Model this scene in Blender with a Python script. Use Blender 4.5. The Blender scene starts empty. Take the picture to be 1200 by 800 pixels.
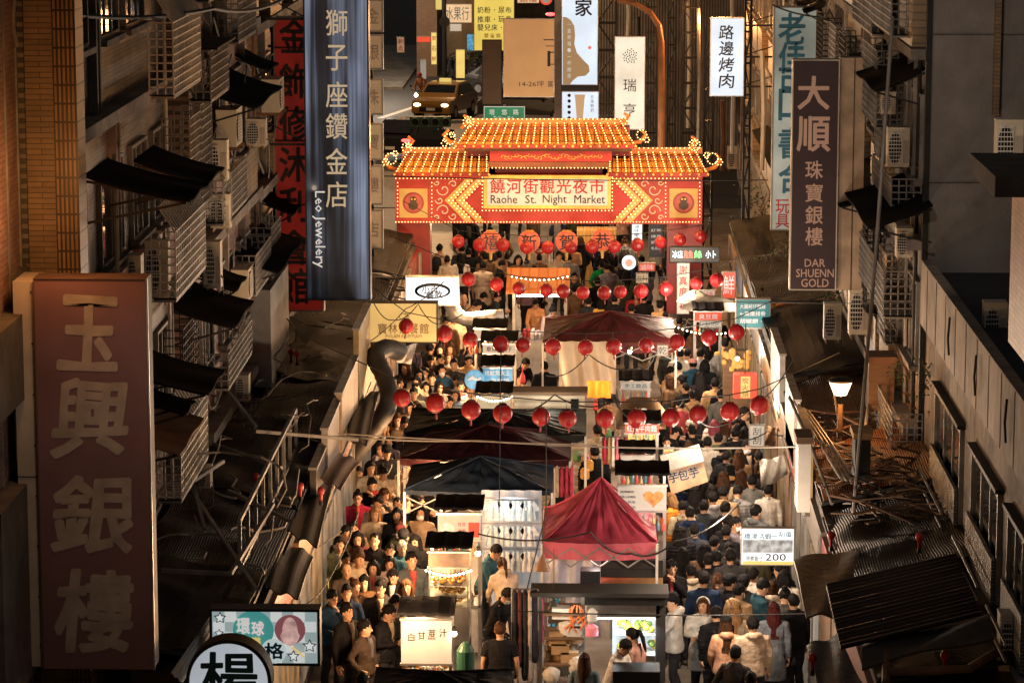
import bpy, bmesh, math, random
from mathutils import Vector, Matrix, noise
R = math.radians
random.seed(7)
S = bpy.context.scene
COL = S.collection
# ------------------------------------------------------------------ camera
H, FPX = 13.3, 3600.0                    # eye height (m), focal length in pixels of the 1200 px wide photo
TH = math.atan(620 / FPX)                # pitch
PS = math.atan(100 / FPX * math.cos(TH))  # yaw
EYE = Vector((0, 0, H))
FWD = Vector((-math.sin(PS) * math.cos(TH), math.cos(PS) * math.cos(TH), -math.sin(TH)))
RGT = Vector((math.cos(PS), math.sin(PS), 0))
UPV = RGT.cross(FWD)
cd = bpy.data.cameras.new('camera'); cam = bpy.data.objects.new('camera', cd); COL.objects.link(cam)
cd.lens = 36 * FPX / 1200; cd.sensor_width = 36; cd.clip_start = 0.5; cd.clip_end = 900
cam.matrix_world = Matrix(((RGT.x, UPV.x, -FWD.x, 0), (RGT.y, UPV.y, -FWD.y, 0), (RGT.z, UPV.z, -FWD.z, H), (0, 0, 0, 1)))
S.camera = cam
def ray(px, py): return FWD * FPX + RGT * (px - 600) - UPV * (py - 400)
def onY(px, py, Y): d = ray(px, py); return EYE + d * (Y / d.y)
def onX(px, py, X): d = ray(px, py); return EYE + d * (X / d.x)
def onZ(px, py, z=0.0): d = ray(px, py); return EYE + d * ((z - H) / d.z)
def YS(s, z=4.0): return (FPX / s - (H - z) * math.sin(TH)) / math.cos(TH)
def proj(p):
    v = Vector(p) - EYE; w = v.dot(FWD); return 600 + FPX * v.dot(RGT) / w, 400 - FPX * v.dot(UPV) / w
# ------------------------------------------------------------------ night sky, moon, exposure
W = bpy.data.worlds.new('World'); S.world = W; W.use_nodes = True
wn = W.node_tree; wn.nodes.clear()
wo = wn.nodes.new('ShaderNodeOutputWorld'); ad = wn.nodes.new('ShaderNodeAddShader')
sk = wn.nodes.new('ShaderNodeTexSky'); sk.sky_type = 'NISHITA'; sk.sun_disc = False
sk.sun_elevation = R(4); sk.sun_rotation = R(200)
b1 = wn.nodes.new('ShaderNodeBackground'); b1.inputs[1].default_value = 0.010
b2 = wn.nodes.new('ShaderNodeBackground'); b2.inputs[0].default_value = (1, 0.80, 0.64, 1); b2.inputs[1].default_value = 0.022   # glow of the city on low cloud
wn.links.new(sk.outputs[0], b1.inputs[0]); wn.links.new(b1.outputs[0], ad.inputs[0]); wn.links.new(b2.outputs[0], ad.inputs[1]); wn.links.new(ad.outputs[0], wo.inputs[0])
def lamp(name, kind, loc, power, color, size=0.1, rot=None, spread=None, aim=None):
    l = bpy.data.lights.new(name, kind); l.energy = power; l.color = color
    if kind == 'POINT': l.shadow_soft_size = size
    if kind == 'AREA': l.size = size
    if kind == 'SPOT': l.shadow_soft_size = size; l.spot_size = spread or R(90); l.spot_blend = 0.7
    o = bpy.data.objects.new(name, l); COL.objects.link(o); o.location = loc
    if aim is not None: o.rotation_euler = (Vector(aim) - Vector(loc)).to_track_quat('-Z', 'Y').to_euler()
    return o
ml = bpy.data.lights.new('moon', 'SUN'); ml.energy = 0.06; ml.angle = R(4); ml.color = (0.6, 0.75, 1)
mo = bpy.data.objects.new('moon', ml); COL.objects.link(mo); mo.rotation_euler = (R(40), R(-25), 0)
S.view_settings.view_transform = 'Standard'; S.view_settings.look = 'None'; S.view_settings.exposure = 0.0; S.view_settings.gamma = 1
S.view_settings.use_curve_mapping = False
S.cycles.use_denoising = True; S.cycles.max_bounces = 5; S.cycles.diffuse_bounces = 2; S.cycles.glossy_bounces = 2
S.cycles.transmission_bounces = 4; S.cycles.transparent_max_bounces = 8; S.cycles.use_light_tree = True; S.cycles.sample_clamp_indirect = 4
S.cycles.caustics_reflective = False; S.cycles.caustics_refractive = False
WARM = (1, 0.55, 0.24); SOD = (1, 0.42, 0.12); FAC = (1, .66, .40); WHT = (1, 0.86, 0.68); COOL = (0.8, 0.92, 1)
# unseen lamps without fittings, added to wash the facades, signs and far road
for loc, p, c in (((-4.4, 31.5, 7.4), 62, (1, .74, .56)), ((2.8, 37, 6.2), 60, FAC), ((-5.5, 44.5, 6.6), 13, FAC), ((-5.6, 51, 5.6), 15, FAC), ((-5.6, 59, 5.6), 13, FAC),
                  ((3.9, 41.5, 9.8), 170, (1, .80, .64)), ((4.7, 51, 5.8), 7, SOD), ((4.5, 64, 6), 22, FAC), ((4.2, 73, 6.8), 10, SOD), ((3.0, 83, 6.8), 260, SOD), ((3.3, 95, 7), 520, SOD), ((3.4, 87, 10), 420, SOD),
                  ((-8, 114, 9), 2600, WARM), ((-7, 142, 10), 4000, WARM), ((-17, 138, 5), 2200, WHT), ((-11, 150, 6), 1500, WHT), ((-1, 84, 10.5), 500, WARM), ((4.5, 92, 11), 180, SOD), ((-5.5, 43.5, 9.2), 18, SOD), ((-6.1, 34.2, 8.9), 95, SOD), ((-6.0, 41.2, 9.1), 22, (1, .38, .18)), ((-5.9, 38.6, 8.9), 9, SOD), ((-5.6, 40.2, 5.5), 8, FAC), ((-5.7, 47.5, 8.0), 16, FAC), ((-5.7, 57, 7.4), 14, FAC)):
    x_, y_, z_ = loc; tgt = (-6.1, 35.2, 5.0) if y_ == 31.5 else (5.4, 42.5, 6.6) if loc[0] == 2.8 else (6.0, 48, 9.5) if y_ == 41.5 else (-6.4, y_ + 1.2, z_ + .9) if 38 < y_ < 62 and x_ < -5 else (5.3, y_ + 1, z_ + .8) if 45 < y_ < 70 and x_ > 4.4 else None
    if tgt is None: lamp('added_wash_light', 'POINT', loc, p, c, 0.25)
    else:                                     # added spots turned to the walls, so the roofs below stay dark
        if 38 < y_ < 62 and x_ < -5: loc = (x_ + .55, y_ - 1.2, z_ - .9)
        lamp('added_wash_light', 'SPOT', loc, p * 1.35, c, 0.15, spread=R(95), aim=tgt)
# ------------------------------------------------------------------ materials
MATS = {}
def mat(name, col, rough=0.7, metal=0.0, var=0.25, scale=3.0, bump=0.0, bscale=30.0, emit=None, es=0.0, stretch=None, objcol=False, dirt=0.0, alpha=None, sheen=0.0, coat=0.0, spec=None):
    if name in MATS: return MATS[name]
    m = bpy.data.materials.new(name); m.use_nodes = True; MATS[name] = m
    nt = m.node_tree; N = nt.nodes; L = nt.links; p = N['Principled BSDF']
    p.inputs['Roughness'].default_value = rough; p.inputs['Metallic'].default_value = metal
    tc = N.new('ShaderNodeTexCoord'); mp = N.new('ShaderNodeMapping'); L.new(tc.outputs['Object'], mp.inputs[0])
    if stretch: mp.inputs['Scale'].default_value = stretch
    nz = N.new('ShaderNodeTexNoise'); nz.inputs['Scale'].default_value = scale; nz.inputs['Detail'].default_value = 5; L.new(mp.outputs[0], nz.inputs['Vector'])
    rm = N.new('ShaderNodeMapRange'); rm.inputs['From Min'].default_value = 0.3; rm.inputs['From Max'].default_value = 0.7
    rm.inputs['To Min'].default_value = 1 - var; rm.inputs['To Max'].default_value = 1 + var; L.new(nz.outputs[0], rm.inputs[0])
    mx = N.new('ShaderNodeVectorMath'); mx.operation = 'SCALE'; mx.inputs[0].default_value = col[:3]
    if objcol:
        oi = N.new('ShaderNodeObjectInfo'); L.new(oi.outputs['Color'], mx.inputs[0])
    L.new(rm.outputs[0], mx.inputs['Scale']); out = mx.outputs[0]
    if dirt:
        n2 = N.new('ShaderNodeTexNoise'); n2.inputs['Scale'].default_value = 0.9; n2.inputs['Detail'].default_value = 8; n2.inputs['Roughness'].default_value = 0.7; L.new(tc.outputs['Object'], n2.inputs['Vector'])
        r2 = N.new('ShaderNodeMapRange'); r2.inputs['From Min'].default_value = 0.42; r2.inputs['From Max'].default_value = 0.62; r2.inputs['To Min'].default_value = 0; r2.inputs['To Max'].default_value = dirt; L.new(n2.outputs[0], r2.inputs[0])
        mm = N.new('ShaderNodeMix'); mm.data_type = 'RGBA'; L.new(r2.outputs[0], mm.inputs[0]); L.new(out, mm.inputs[6]); mm.inputs[7].default_value = (0.03, 0.022, 0.016, 1); out = mm.outputs[2]
    L.new(out, p.inputs['Base Color'])
    if bump:
        nb = N.new('ShaderNodeTexNoise'); nb.inputs['Scale'].default_value = bscale; nb.inputs['Detail'].default_value = 4; L.new(mp.outputs[0], nb.inputs['Vector'])
        bp = N.new('ShaderNodeBump'); bp.inputs['Strength'].default_value = bump; bp.inputs['Distance'].default_value = 0.03; L.new(nb.outputs[0], bp.inputs['Height']); L.new(bp.outputs[0], p.inputs['Normal'])
    if spec is not None: p.inputs['Specular IOR Level'].default_value = spec
    if sheen: p.inputs['Sheen Weight'].default_value = sheen
    if coat: p.inputs['Coat Weight'].default_value = coat
    if alpha is not None: p.inputs['Alpha'].default_value = alpha
    if emit:
        p.inputs['Emission Strength'].default_value = es
        ve = N.new('ShaderNodeVectorMath'); ve.operation = 'SCALE'; ve.inputs[0].default_value = emit[:3]; L.new(rm.outputs[0], ve.inputs['Scale']); L.new(ve.outputs[0], p.inputs['Emission Color'])
    return m
def wavemat(name, col, col2, axis='X', scale=10.0, rough=0.6, metal=0.0, bump=0.5, dirt=0.4, mix=0.4):
    """ribbed / corrugated / tiled sheet: ridges along one axis"""
    if name in MATS: return MATS[name]
    m = mat(name, col, rough, metal, 0.25, 2.0, dirt=dirt, spec=.12); nt = m.node_tree; N = nt.nodes; L = nt.links; p = N['Principled BSDF']
    tc = N.new('ShaderNodeTexCoord'); w = N.new('ShaderNodeTexWave'); w.bands_direction = axis; w.inputs['Scale'].default_value = scale; w.inputs['Distortion'].default_value = 0.15
    L.new(tc.outputs['Object'], w.inputs[0]); bp = N.new('ShaderNodeBump'); bp.inputs['Strength'].default_value = bump; bp.inputs['Distance'].default_value = 0.03
    L.new(w.outputs[1], bp.inputs['Height']); L.new(bp.outputs[0], p.inputs['Normal'])
    src = p.inputs['Base Color'].links[0].from_socket; mm = N.new('ShaderNodeMix'); mm.data_type = 'RGBA'
    mr = N.new('ShaderNodeMath'); mr.operation = 'MULTIPLY'; mr.inputs[1].default_value = mix; L.new(w.outputs[1], mr.inputs[0])
    L.new(mr.outputs[0], mm.inputs[0]); L.new(src, mm.inputs[6]); mm.inputs[7].default_value = (*col2, 1); L.new(mm.outputs[2], p.inputs['Base Color'])
    return m
def tilemat(name, col, mortar, axis, bw, bh, rough=0.45, off=0.5, msize=0.06, dirt=0.35):
    """wall tiles; axis 'X' = wall that faces along X (pattern in Y,Z), 'Y' = wall that faces along Y (pattern in X,Z)"""
    if name in MATS: return MATS[name]
    m = mat(name, col, rough, 0, 0.15, 2.0, dirt=dirt); nt = m.node_tree; N = nt.nodes; L = nt.links; p = N['Principled BSDF']
    tc = N.new('ShaderNodeTexCoord'); sx = N.new('ShaderNodeSeparateXYZ'); cx = N.new('ShaderNodeCombineXYZ'); L.new(tc.outputs['Object'], sx.inputs[0])
    L.new(sx.outputs[1 if axis == 'X' else 0], cx.inputs[0]); L.new(sx.outputs[2], cx.inputs[1])
    br = N.new('ShaderNodeTexBrick'); br.offset = off; br.inputs['Scale'].default_value = 1; br.inputs['Brick Width'].default_value = bw; br.inputs['Row Height'].default_value = bh
    br.inputs['Mortar Size'].default_value = msize * bh; br.inputs['Color1'].default_value = (1, 1, 1, 1); br.inputs['Color2'].default_value = (0.72, 0.72, 0.72, 1); br.inputs['Mortar'].default_value = (*mortar, 1)
    L.new(cx.outputs[0], br.inputs[0])
    src = p.inputs['Base Color'].links[0].from_socket; mm = N.new('ShaderNodeMix'); mm.data_type = 'RGBA'; mm.blend_type = 'MULTIPLY'; mm.inputs[0].default_value = 1
    L.new(src, mm.inputs[6]); L.new(br.outputs[0], mm.inputs[7]); L.new(mm.outputs[2], p.inputs['Base Color'])
    bp = N.new('ShaderNodeBump'); bp.invert = True; bp.inputs['Strength'].default_value = 0.6; bp.inputs['Distance'].default_value = 0.02; L.new(br.outputs[1], bp.inputs['Height']); L.new(bp.outputs[0], p.inputs['Normal'])
    return m
def glow(name, col, strength, var=0.0, scale=2.0, stretch=None, sample=True, base=(0.5, 0.5, 0.5)):
    base = tuple(c * .55 for c in base)
    if name in MATS: return MATS[name]
    m = mat(name, base, 0.5, 0, var, scale, emit=col, es=strength, stretch=stretch)
    if not sample:
        try: m.cycles.emission_sampling = 'NONE'
        except Exception: pass
    return m
M = dict(
    concrete=mat('weathered_concrete', (0.26, 0.235, 0.21), 0.85, dirt=0.55, bump=0.3), beige=mat('beige_panel', (0.42, 0.36, 0.29), 0.6, dirt=0.25, var=0.08),
    greywall=mat('smooth_grey_render', (0.23, 0.215, 0.205), 0.8, var=0.2, scale=.7, dirt=0.3, bump=0.25, stretch=(1, 1, .35)), darkwall=mat('sooty_wall', (0.10, 0.09, 0.08), 0.9, dirt=0.6, bump=0.3),
    asphalt=mat('asphalt', (0.05, 0.048, 0.046), 0.55, bump=0.4, bscale=60, dirt=0.3), paving=mat('street_paving', (0.2, 0.18, 0.16), 0.45, bump=0.2, dirt=0.5),
    white=mat('white_paint', (0.7, 0.68, 0.63), 0.5, dirt=0.2, var=0.08), cream=mat('cream_enamel', (0.62, 0.55, 0.42), 0.45, dirt=0.2, var=0.08),
    awn=mat('black_canvas', (.006, .006, .007), .85, bump=.4, bscale=8, spec=.05), black=mat('black_paint', (0.014, 0.014, 0.015), 0.5, spec=.2), dark=mat('dark_steel', (0.028, 0.027, 0.026), 0.6, 0.0, dirt=0.3, spec=.15), steel=mat('brushed_steel', (0.5, 0.5, 0.5), 0.32, 0.9, dirt=0.15),
    galv=mat('galvanised_steel', (0.27, 0.26, 0.245), 0.55, 0.35, dirt=0.35), rust=mat('rusty_steel', (0.22, 0.11, 0.06), 0.8, 0.2, dirt=0.5), wire=mat('cable_rubber', (0.015, 0.014, 0.014), 0.6),
    wirelight=mat('pale_cable', (0.20, 0.18, 0.16), 0.6), glass=mat('dark_window_glass', (0.012, 0.015, 0.018), 0.08, 0, coat=0.3), wood=mat('old_wood', (0.15, 0.085, 0.045), 0.7, stretch=(1, 1, 8), dirt=0.3),
    red=mat('red_lacquer', (0.48, 0.03, 0.03), 0.45, dirt=0.12), dred=mat('dark_red_paint', (0.22, 0.015, 0.018), 0.5, dirt=0.2), gold=mat('gold_paint', (0.75, 0.46, 0.12), 0.4, 0.3),
    plastic=mat('clear_plastic_sheet', (0.5, 0.5, 0.5), 0.2, 0, alpha=0.35), cloth=mat('cloth', (1, 1, 1), 0.85, objcol=True, var=0.3, scale=9, bump=0.7, bscale=14, spec=.15),
    tarp=mat('canopy_fabric', (1, 1, 1), 0.7, objcol=True, var=0.25, scale=3, bump=0.6, bscale=5, spec=.2, dirt=.2), skin=mat('skin', (1, 1, 1), 0.5, objcol=True, var=0.06, scale=8), hair=mat('hair', (1, 1, 1), 0.6, objcol=True, var=0.5, scale=40, stretch=(1, 1, 0.2), bump=1.0, bscale=70, spec=.12),
    eye=mat('eye_dark', (0.012, 0.01, 0.01), 0.2), lip=mat('lip', (0.32, 0.10, 0.08), 0.5), shoe=mat('shoe', (0.06, 0.055, 0.05), 0.5), paint=mat('paint', (1, 1, 1), 0.5, objcol=True, var=0.1, dirt=0.15),
    gloss=mat('car_paint', (1, 1, 1), 0.25, objcol=True, var=0.04, coat=0.7), rubber=mat('tyre_rubber', (0.02, 0.02, 0.02), 0.8), leaf=mat('leaf', (0.05, 0.09, 0.03), 0.6, var=0.5, scale=20),
    orange=mat('orange_tiles', (0.55, 0.17, 0.04), 0.4, dirt=0.1), cardboard=mat('cardboard', (0.4, 0.26, 0.13), 0.85, dirt=0.1), bag=mat('plastic_bag', (0.7, 0.66, 0.6), 0.35, alpha=0.8, bump=0.8, bscale=25),
    curtain=mat('white_tarpaulin', (0.6, 0.52, 0.42), 0.45, bump=0.7, bscale=3, var=0.12), silver=mat('silver_sheet', (0.55, 0.56, 0.58), 0.38, 0.3, bump=0.9, bscale=7, dirt=0.1),
    bulb=glow('bulb', (1, 0.62, 0.25), 9.0, sample=False), bulbw=glow('bulb_hot', (1, 0.80, 0.52), 14.0, sample=False), bulbg=glow('gate_bulb', (1, .54, .18), 6, sample=False), tubew=glow('tube_light', (0.95, 1, 1), 14.0, sample=False),
    food=mat('fried_food', (0.5, 0.25, 0.07), 0.5, var=0.6, scale=25, bump=0.8, bscale=30))
# ------------------------------------------------------------------ mesh builder
class MB:
    def __init__(s): s.v = []; s.f = []; s.m = []
    def add(s, vs, fs, mi=0):
        b = len(s.v); s.v += [Vector(v) for v in vs]; s.f += [tuple(b + i for i in f) for f in fs]; s.m += [mi] * len(fs); return s
    def box(s, x0, y0, z0, x1, y1, z1, mi=0):
        x0, x1 = min(x0, x1), max(x0, x1); y0, y1 = min(y0, y1), max(y0, y1); z0, z1 = min(z0, z1), max(z0, z1)
        return s.add([(x0, y0, z0), (x1, y0, z0), (x1, y1, z0), (x0, y1, z0), (x0, y0, z1), (x1, y0, z1), (x1, y1, z1), (x0, y1, z1)],
                     [(0, 3, 2, 1), (4, 5, 6, 7), (0, 1, 5, 4), (1, 2, 6, 5), (2, 3, 7, 6), (3, 0, 4, 7)], mi)
    def obox(s, c, ax, ay, az, mi=0):
        c = Vector(c); vs = []
        for k in (-1, 1):
            for i, j in ((-1, -1), (1, -1), (1, 1), (-1, 1)): vs.append(c + ax * i + ay * j + az * k)
        return s.add(vs, [(0, 3, 2, 1), (4, 5, 6, 7), (0, 1, 5, 4), (1, 2, 6, 5), (2, 3, 7, 6), (3, 0, 4, 7)], mi)
    def bar(s, p, q, w, h=None, mi=0):
        p, q = Vector(p), Vector(q); d = q - p
        if d.length < 1e-6: return s
        u = d.normalized(); a = Vector((0, 0, 1)) if abs(u.z) < 0.9 else Vector((1, 0, 0)); r = u.cross(a).normalized(); t = r.cross(u)
        return s.obox((p + q) / 2, r * (w / 2), t * ((h or w) / 2), d / 2, mi)
    def tube(s, pts, r, n=6, mi=0):
        pts = [Vector(p) for p in pts]; rs = r if isinstance(r, (list, tuple)) else [r] * len(pts); vs = []; fs = []; up = None
        for i, p in enumerate(pts):
            d = (pts[min(i + 1, len(pts) - 1)] - pts[max(i - 1, 0)]).normalized()
            if up is None: up = d.orthogonal().normalized()
            up = (up - d * up.dot(d)); up = up.normalized() if up.length > 1e-5 else d.orthogonal().normalized(); sd = d.cross(up)
            for k in range(n):
                a = 2 * math.pi * k / n; vs.append(p + (up * math.cos(a) + sd * math.sin(a)) * rs[i])
        for i in range(len(pts) - 1):
            for k in range(n): fs.append((i * n + k, i * n + (k + 1) % n, (i + 1) * n + (k + 1) % n, (i + 1) * n + k))
        fs.append(tuple(range(n))[::-1]); fs.append(tuple((len(pts) - 1) * n + k for k in range(n)))
        return s.add(vs, fs, mi)
    def lathe(s, c, prof, n=16, mi=0, sx=1, sy=1, axis='Z'):
        c = Vector(c); vs = []; fs = []
        for r, z in prof:
            for k in range(n):
                a = 2 * math.pi * k / n; x, y = r * math.cos(a) * sx, r * math.sin(a) * sy
                vs.append(c + (Vector((x, y, z)) if axis == 'Z' else Vector((x, z, y)) if axis == 'Y' else Vector((z, x, y))))
        for i in range(len(prof) - 1):
            for k in range(n): fs.append((i * n + k, i * n + (k + 1) % n, (i + 1) * n + (k + 1) % n, (i + 1) * n + k))
        fs.append(tuple(range(n))[::-1]); fs.append(tuple((len(prof) - 1) * n + k for k in range(n)))
        return s.add(vs, fs, mi)
    def ball(s, c, r, n=8, mi=0, sc=(1, 1, 1)):
        k = max(3, n // 2); return s.lathe(c, [(max(1e-4, r * math.sin(math.pi * i / k)) * 1.0, -r * math.cos(math.pi * i / k) * sc[2]) for i in range(k + 1)], n, mi, sc[0], sc[1])
    def octa(s, c, r, mi=0):
        x, y, z = c; return s.add([(x + r, y, z), (x, y + r, z), (x - r, y, z), (x, y - r, z), (x, y, z + r), (x, y, z - r)], [(0, 1, 4), (1, 2, 4), (2, 3, 4), (3, 0, 4), (1, 0, 5), (2, 1, 5), (3, 2, 5), (0, 3, 5)], mi)
    def prismY(s, poly, y0, y1, mi=0):
        n = len(poly); vs = [(x, y0, z) for x, z in poly] + [(x, y1, z) for x, z in poly]
        return s.add(vs, [tuple(range(n)), tuple(range(2 * n - 1, n - 1, -1))] + [(i, (i + 1) % n + 0, (i + 1) % n + n, i + n)[::-1] for i in range(n)], mi)
    def grid(s, fn, nu, nv, mi=0, th=None):
        vs = [Vector(fn(i / nu, j / nv)) for j in range(nv + 1) for i in range(nu + 1)]
        fs = [(j * (nu + 1) + i, j * (nu + 1) + i + 1, (j + 1) * (nu + 1) + i + 1, (j + 1) * (nu + 1) + i) for j in range(nv) for i in range(nu)]
        s.add(vs, fs, mi)
        if th is not None:                   # the under side, a little lower, with no gap at the rim
            s.add([v + Vector(th) for v in vs], [f[::-1] for f in fs], mi)
            b = len(s.v) - 2 * len(vs); q = len(vs); rim = [i for i in range(nu + 1)] + [j * (nu + 1) + nu for j in range(1, nv + 1)] + [nv * (nu + 1) + i for i in range(nu - 1, -1, -1)] + [j * (nu + 1) for j in range(nv - 1, 0, -1)]
            for a, c in zip(rim, rim[1:] + rim[:1]): s.f.append((b + a, b + q + a, b + q + c, b + c)); s.m.append(mi)
        return s
    def build(s, name, mats, parent=None, loc=None, smooth=False, color=None):
        me = bpy.data.meshes.new(name); off = Vector((0, 0, 0))
        if parent is not None:
            q = parent
            while q is not None: off += q.location; q = q.parent
        elif loc is not None: off = Vector(loc)
        me.from_pydata([v - off for v in s.v], [], s.f)
        ms = mats if isinstance(mats, (list, tuple)) else [mats]
        for m in ms: me.materials.append(m)
        if len(ms) > 1: me.polygons.foreach_set('material_index', s.m)
        if smooth: me.polygons.foreach_set('use_smooth', [True] * len(me.polygons))
        me.update(); o = bpy.data.objects.new(name, me); COL.objects.link(o)
        if parent is not None: o.parent = parent
        elif loc is not None: o.location = off
        if color: o.color = (*color[:3], 1)
        return o
def tag(o, label=None, cat=None, group=None, kind=None):
    if label: o['label'] = label
    if cat: o['category'] = cat
    if group: o['group'] = group
    if kind: o['kind'] = kind
    return o
def thing(name, label, cat, loc=(0, 0, 0), group=None):
    o = bpy.data.objects.new(name, None); o.empty_display_size = 0.1; COL.objects.link(o); o.location = Vector(loc); return tag(o, label, cat, group)
KIDS = {}
def copy_tree(o, parent=None):
    c = o.copy(); COL.objects.link(c); c.parent = parent
    for ch in [x for x in o.children]: copy_tree(ch, c)
    return c
ORD = 'first second third fourth fifth sixth seventh eighth ninth tenth eleventh twelfth thirteenth fourteenth fifteenth sixteenth seventeenth eighteenth nineteenth twentieth'.split()
# ------------------------------------------------------------------ lettering
GL = {}
def glyphs(txt, off=0.0):
    k = (txt, off)
    if k not in GL:
        c = bpy.data.curves.new('t', 'FONT'); c.body = txt; c.offset = off; c.resolution_u = 2 if len(txt) < 12 else 1
        o = bpy.data.objects.new('t', c); COL.objects.link(o); bpy.context.view_layer.update()
        me = bpy.data.meshes.new_from_object(o.evaluated_get(bpy.context.evaluated_depsgraph_get()))
        vs = [(v.co.x, v.co.y) for v in me.vertices]; fs = [tuple(p.vertices) for p in me.polygons]
        bpy.data.objects.remove(o); bpy.data.curves.remove(c); bpy.data.meshes.remove(me); GL[k] = (vs, fs)
    return GL[k]
def text(mb, txt, cx, cy, w, h, Y, off=0.0, mi=0, brush=0.0, slant=0.0, rot=0.0, th=0.006, fit=True):
    """letters on the vertical plane at Y; (cx, cy, w, h) in photo pixels; fitted to the box by their own outline"""
    vs, fs = glyphs(txt)
    if not vs: return
    x0 = min(v[0] for v in vs); x1 = max(v[0] for v in vs); y0 = min(v[1] for v in vs); y1 = max(v[1] for v in vs)
    if not fit: x0, x1, y0, y1 = 0.0, 0.94, -0.09, 0.85
    c = onY(cx, cy, Y); e = onY(cx + w / 2, cy, Y); t = onY(cx, cy - h / 2, Y); hw, hh = (e - c).x, (t - c).z; P = []
    for x, y in vs:
        u = (x - (x0 + x1) / 2) / (x1 - x0) * 2; v = (y - (y0 + y1) / 2) / (y1 - y0) * 2
        if brush:
            n = noise.noise_vector(Vector((x * 2.1 + len(GL), y * 2.1, hash(txt) % 97 * 0.1))); u += n.x * brush; v += n.y * brush
        u += v * slant; a, b = u * hw, v * hh
        if rot: a, b = a * math.cos(rot) - b * math.sin(rot), a * math.sin(rot) + b * math.cos(rot)
        P.append((c.x + a, Y, c.z + b))
    mb.add(P, fs, mi); mb.add([(p[0], p[1] + th, p[2]) for p in P], [f[::-1] for f in fs], mi)
    if off:                                  # heavier strokes: the same outline again, nudged round by a fraction of its height
        nd = 8 if off >= .03 else 4; rr = off * hh * 1.5
        for i in range(nd): a = 2 * math.pi * (i + .5) / nd; mb.add([(p[0] + rr * math.cos(a), p[1] - .0004 * (i + 1), p[2] + rr * math.sin(a)) for p in P], fs, mi)
def vtext(mb, s, cx, y0, y1, w, Y, **k):
    n = len(s); st = (y1 - y0) / n
    for i, ch in enumerate(s):
        if ch != ' ': text(mb, ch, cx, y0 + st * (i + 0.5), w, min(st * 0.88, w * 1.1), Y, fit=ch not in '一二三', **k)
def rect(px0, py0, px1, py1, Y):
    a = onY(px0, (py0 + py1) / 2, Y); b = onY(px1, (py0 + py1) / 2, Y); t = onY((px0 + px1) / 2, py0, Y); u = onY((px0 + px1) / 2, py1, Y)
    return a.x, u.z, b.x, t.z            # x0 z0 x1 z1
# ------------------------------------------------------------------ people: one continuous body each, hair and clothing as children
def loft(mb, secs, n=12, xf=None, mi=0):
    vs = []; fs = []
    for z, rx, ry, cx, cy in secs:
        for k in range(n):
            a = 2 * math.pi * k / n; p = Vector((cx + rx * math.cos(a), cy + ry * math.sin(a), z)); vs.append(xf(p) if xf else p)
    for i in range(len(secs) - 1):
        for k in range(n): fs.append((i * n + k, i * n + (k + 1) % n, (i + 1) * n + (k + 1) % n, (i + 1) * n + k))
    fs.append(tuple(range(n))[::-1]); fs.append(tuple((len(secs) - 1) * n + k for k in range(n)))
    mb.add(vs, fs, mi)
def remesh(mb, vox, it=3, fac=0.5):
    me = bpy.data.meshes.new('r'); me.from_pydata(mb.v, [], mb.f); me.update()
    o = bpy.data.objects.new('r', me); COL.objects.link(o)
    m = o.modifiers.new('a', 'REMESH'); m.mode = 'VOXEL'; m.voxel_size = vox
    if it: s = o.modifiers.new('b', 'SMOOTH'); s.iterations = it; s.factor = fac
    bpy.context.view_layer.update()
    r = bpy.data.meshes.new_from_object(o.evaluated_get(bpy.context.evaluated_depsgraph_get()))
    out = MB(); out.add([v.co.copy() for v in r.vertices], [tuple(p.vertices) for p in r.polygons])
    bpy.data.objects.remove(o); bpy.data.meshes.remove(me); bpy.data.meshes.remove(r); return out
# pose: (elbowL, handL, elbowR, handR, (legL kneedy, ankledy), (legR ...), head yaw deg, head pitch deg, torso lean deg)   figure faces -Y, x = its left is +
POSES = dict(
    stand=((.24, .02, 1.12), (.25, -.06, .86), (-.24, .02, 1.12), (-.25, -.06, .86), (0, 0), (0, 0), 0, 4, 0),
    phone=((.23, -.02, 1.13), (.07, -.27, 1.20), (-.23, -.02, 1.13), (-.05, -.26, 1.17), (0, 0), (-.03, .02), 4, 24, 2),
    walk=((.23, .10, 1.13), (.22, .04, .88), (-.23, -.06, 1.12), (-.20, -.22, .93), (-.14, -.16), (.05, .26), 0, 5, 3),
    eat=((.22, -.10, 1.16), (.04, -.17, 1.42), (-.24, -.02, 1.12), (-.08, -.24, 1.10), (0, 0), (0, .03), 14, 12, 2),
    fold=((.25, -.03, 1.14), (-.05, -.20, 1.12), (-.25, -.03, 1.14), (.07, -.22, 1.08), (0, 0), (-.03, 0), -24, 2, 0),
    shoot=((.22, -.20, 1.24), (.06, -.36, 1.50), (-.22, -.20, 1.24), (-.06, -.36, 1.50), (0, 0), (-.02, .02), 0, -3, -2),
    pocket=((.30, .06, 1.14), (.20, -.06, .95), (-.30, .06, 1.14), (-.20, -.06, .95), (0, 0), (-.06, -.04), 26, 3, 0),
    lean=((.23, -.22, 1.12), (.15, -.45, 1.02), (-.23, -.22, 1.12), (-.15, -.45, 1.04), (0, 0), (.03, .05), 0, 16, 20),
    stroll=((.24, -.06, 1.12), (.20, -.20, .92), (-.23, .10, 1.13), (-.23, .05, .88), (.05, .26), (-.14, -.16), -20, 6, 2))
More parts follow.
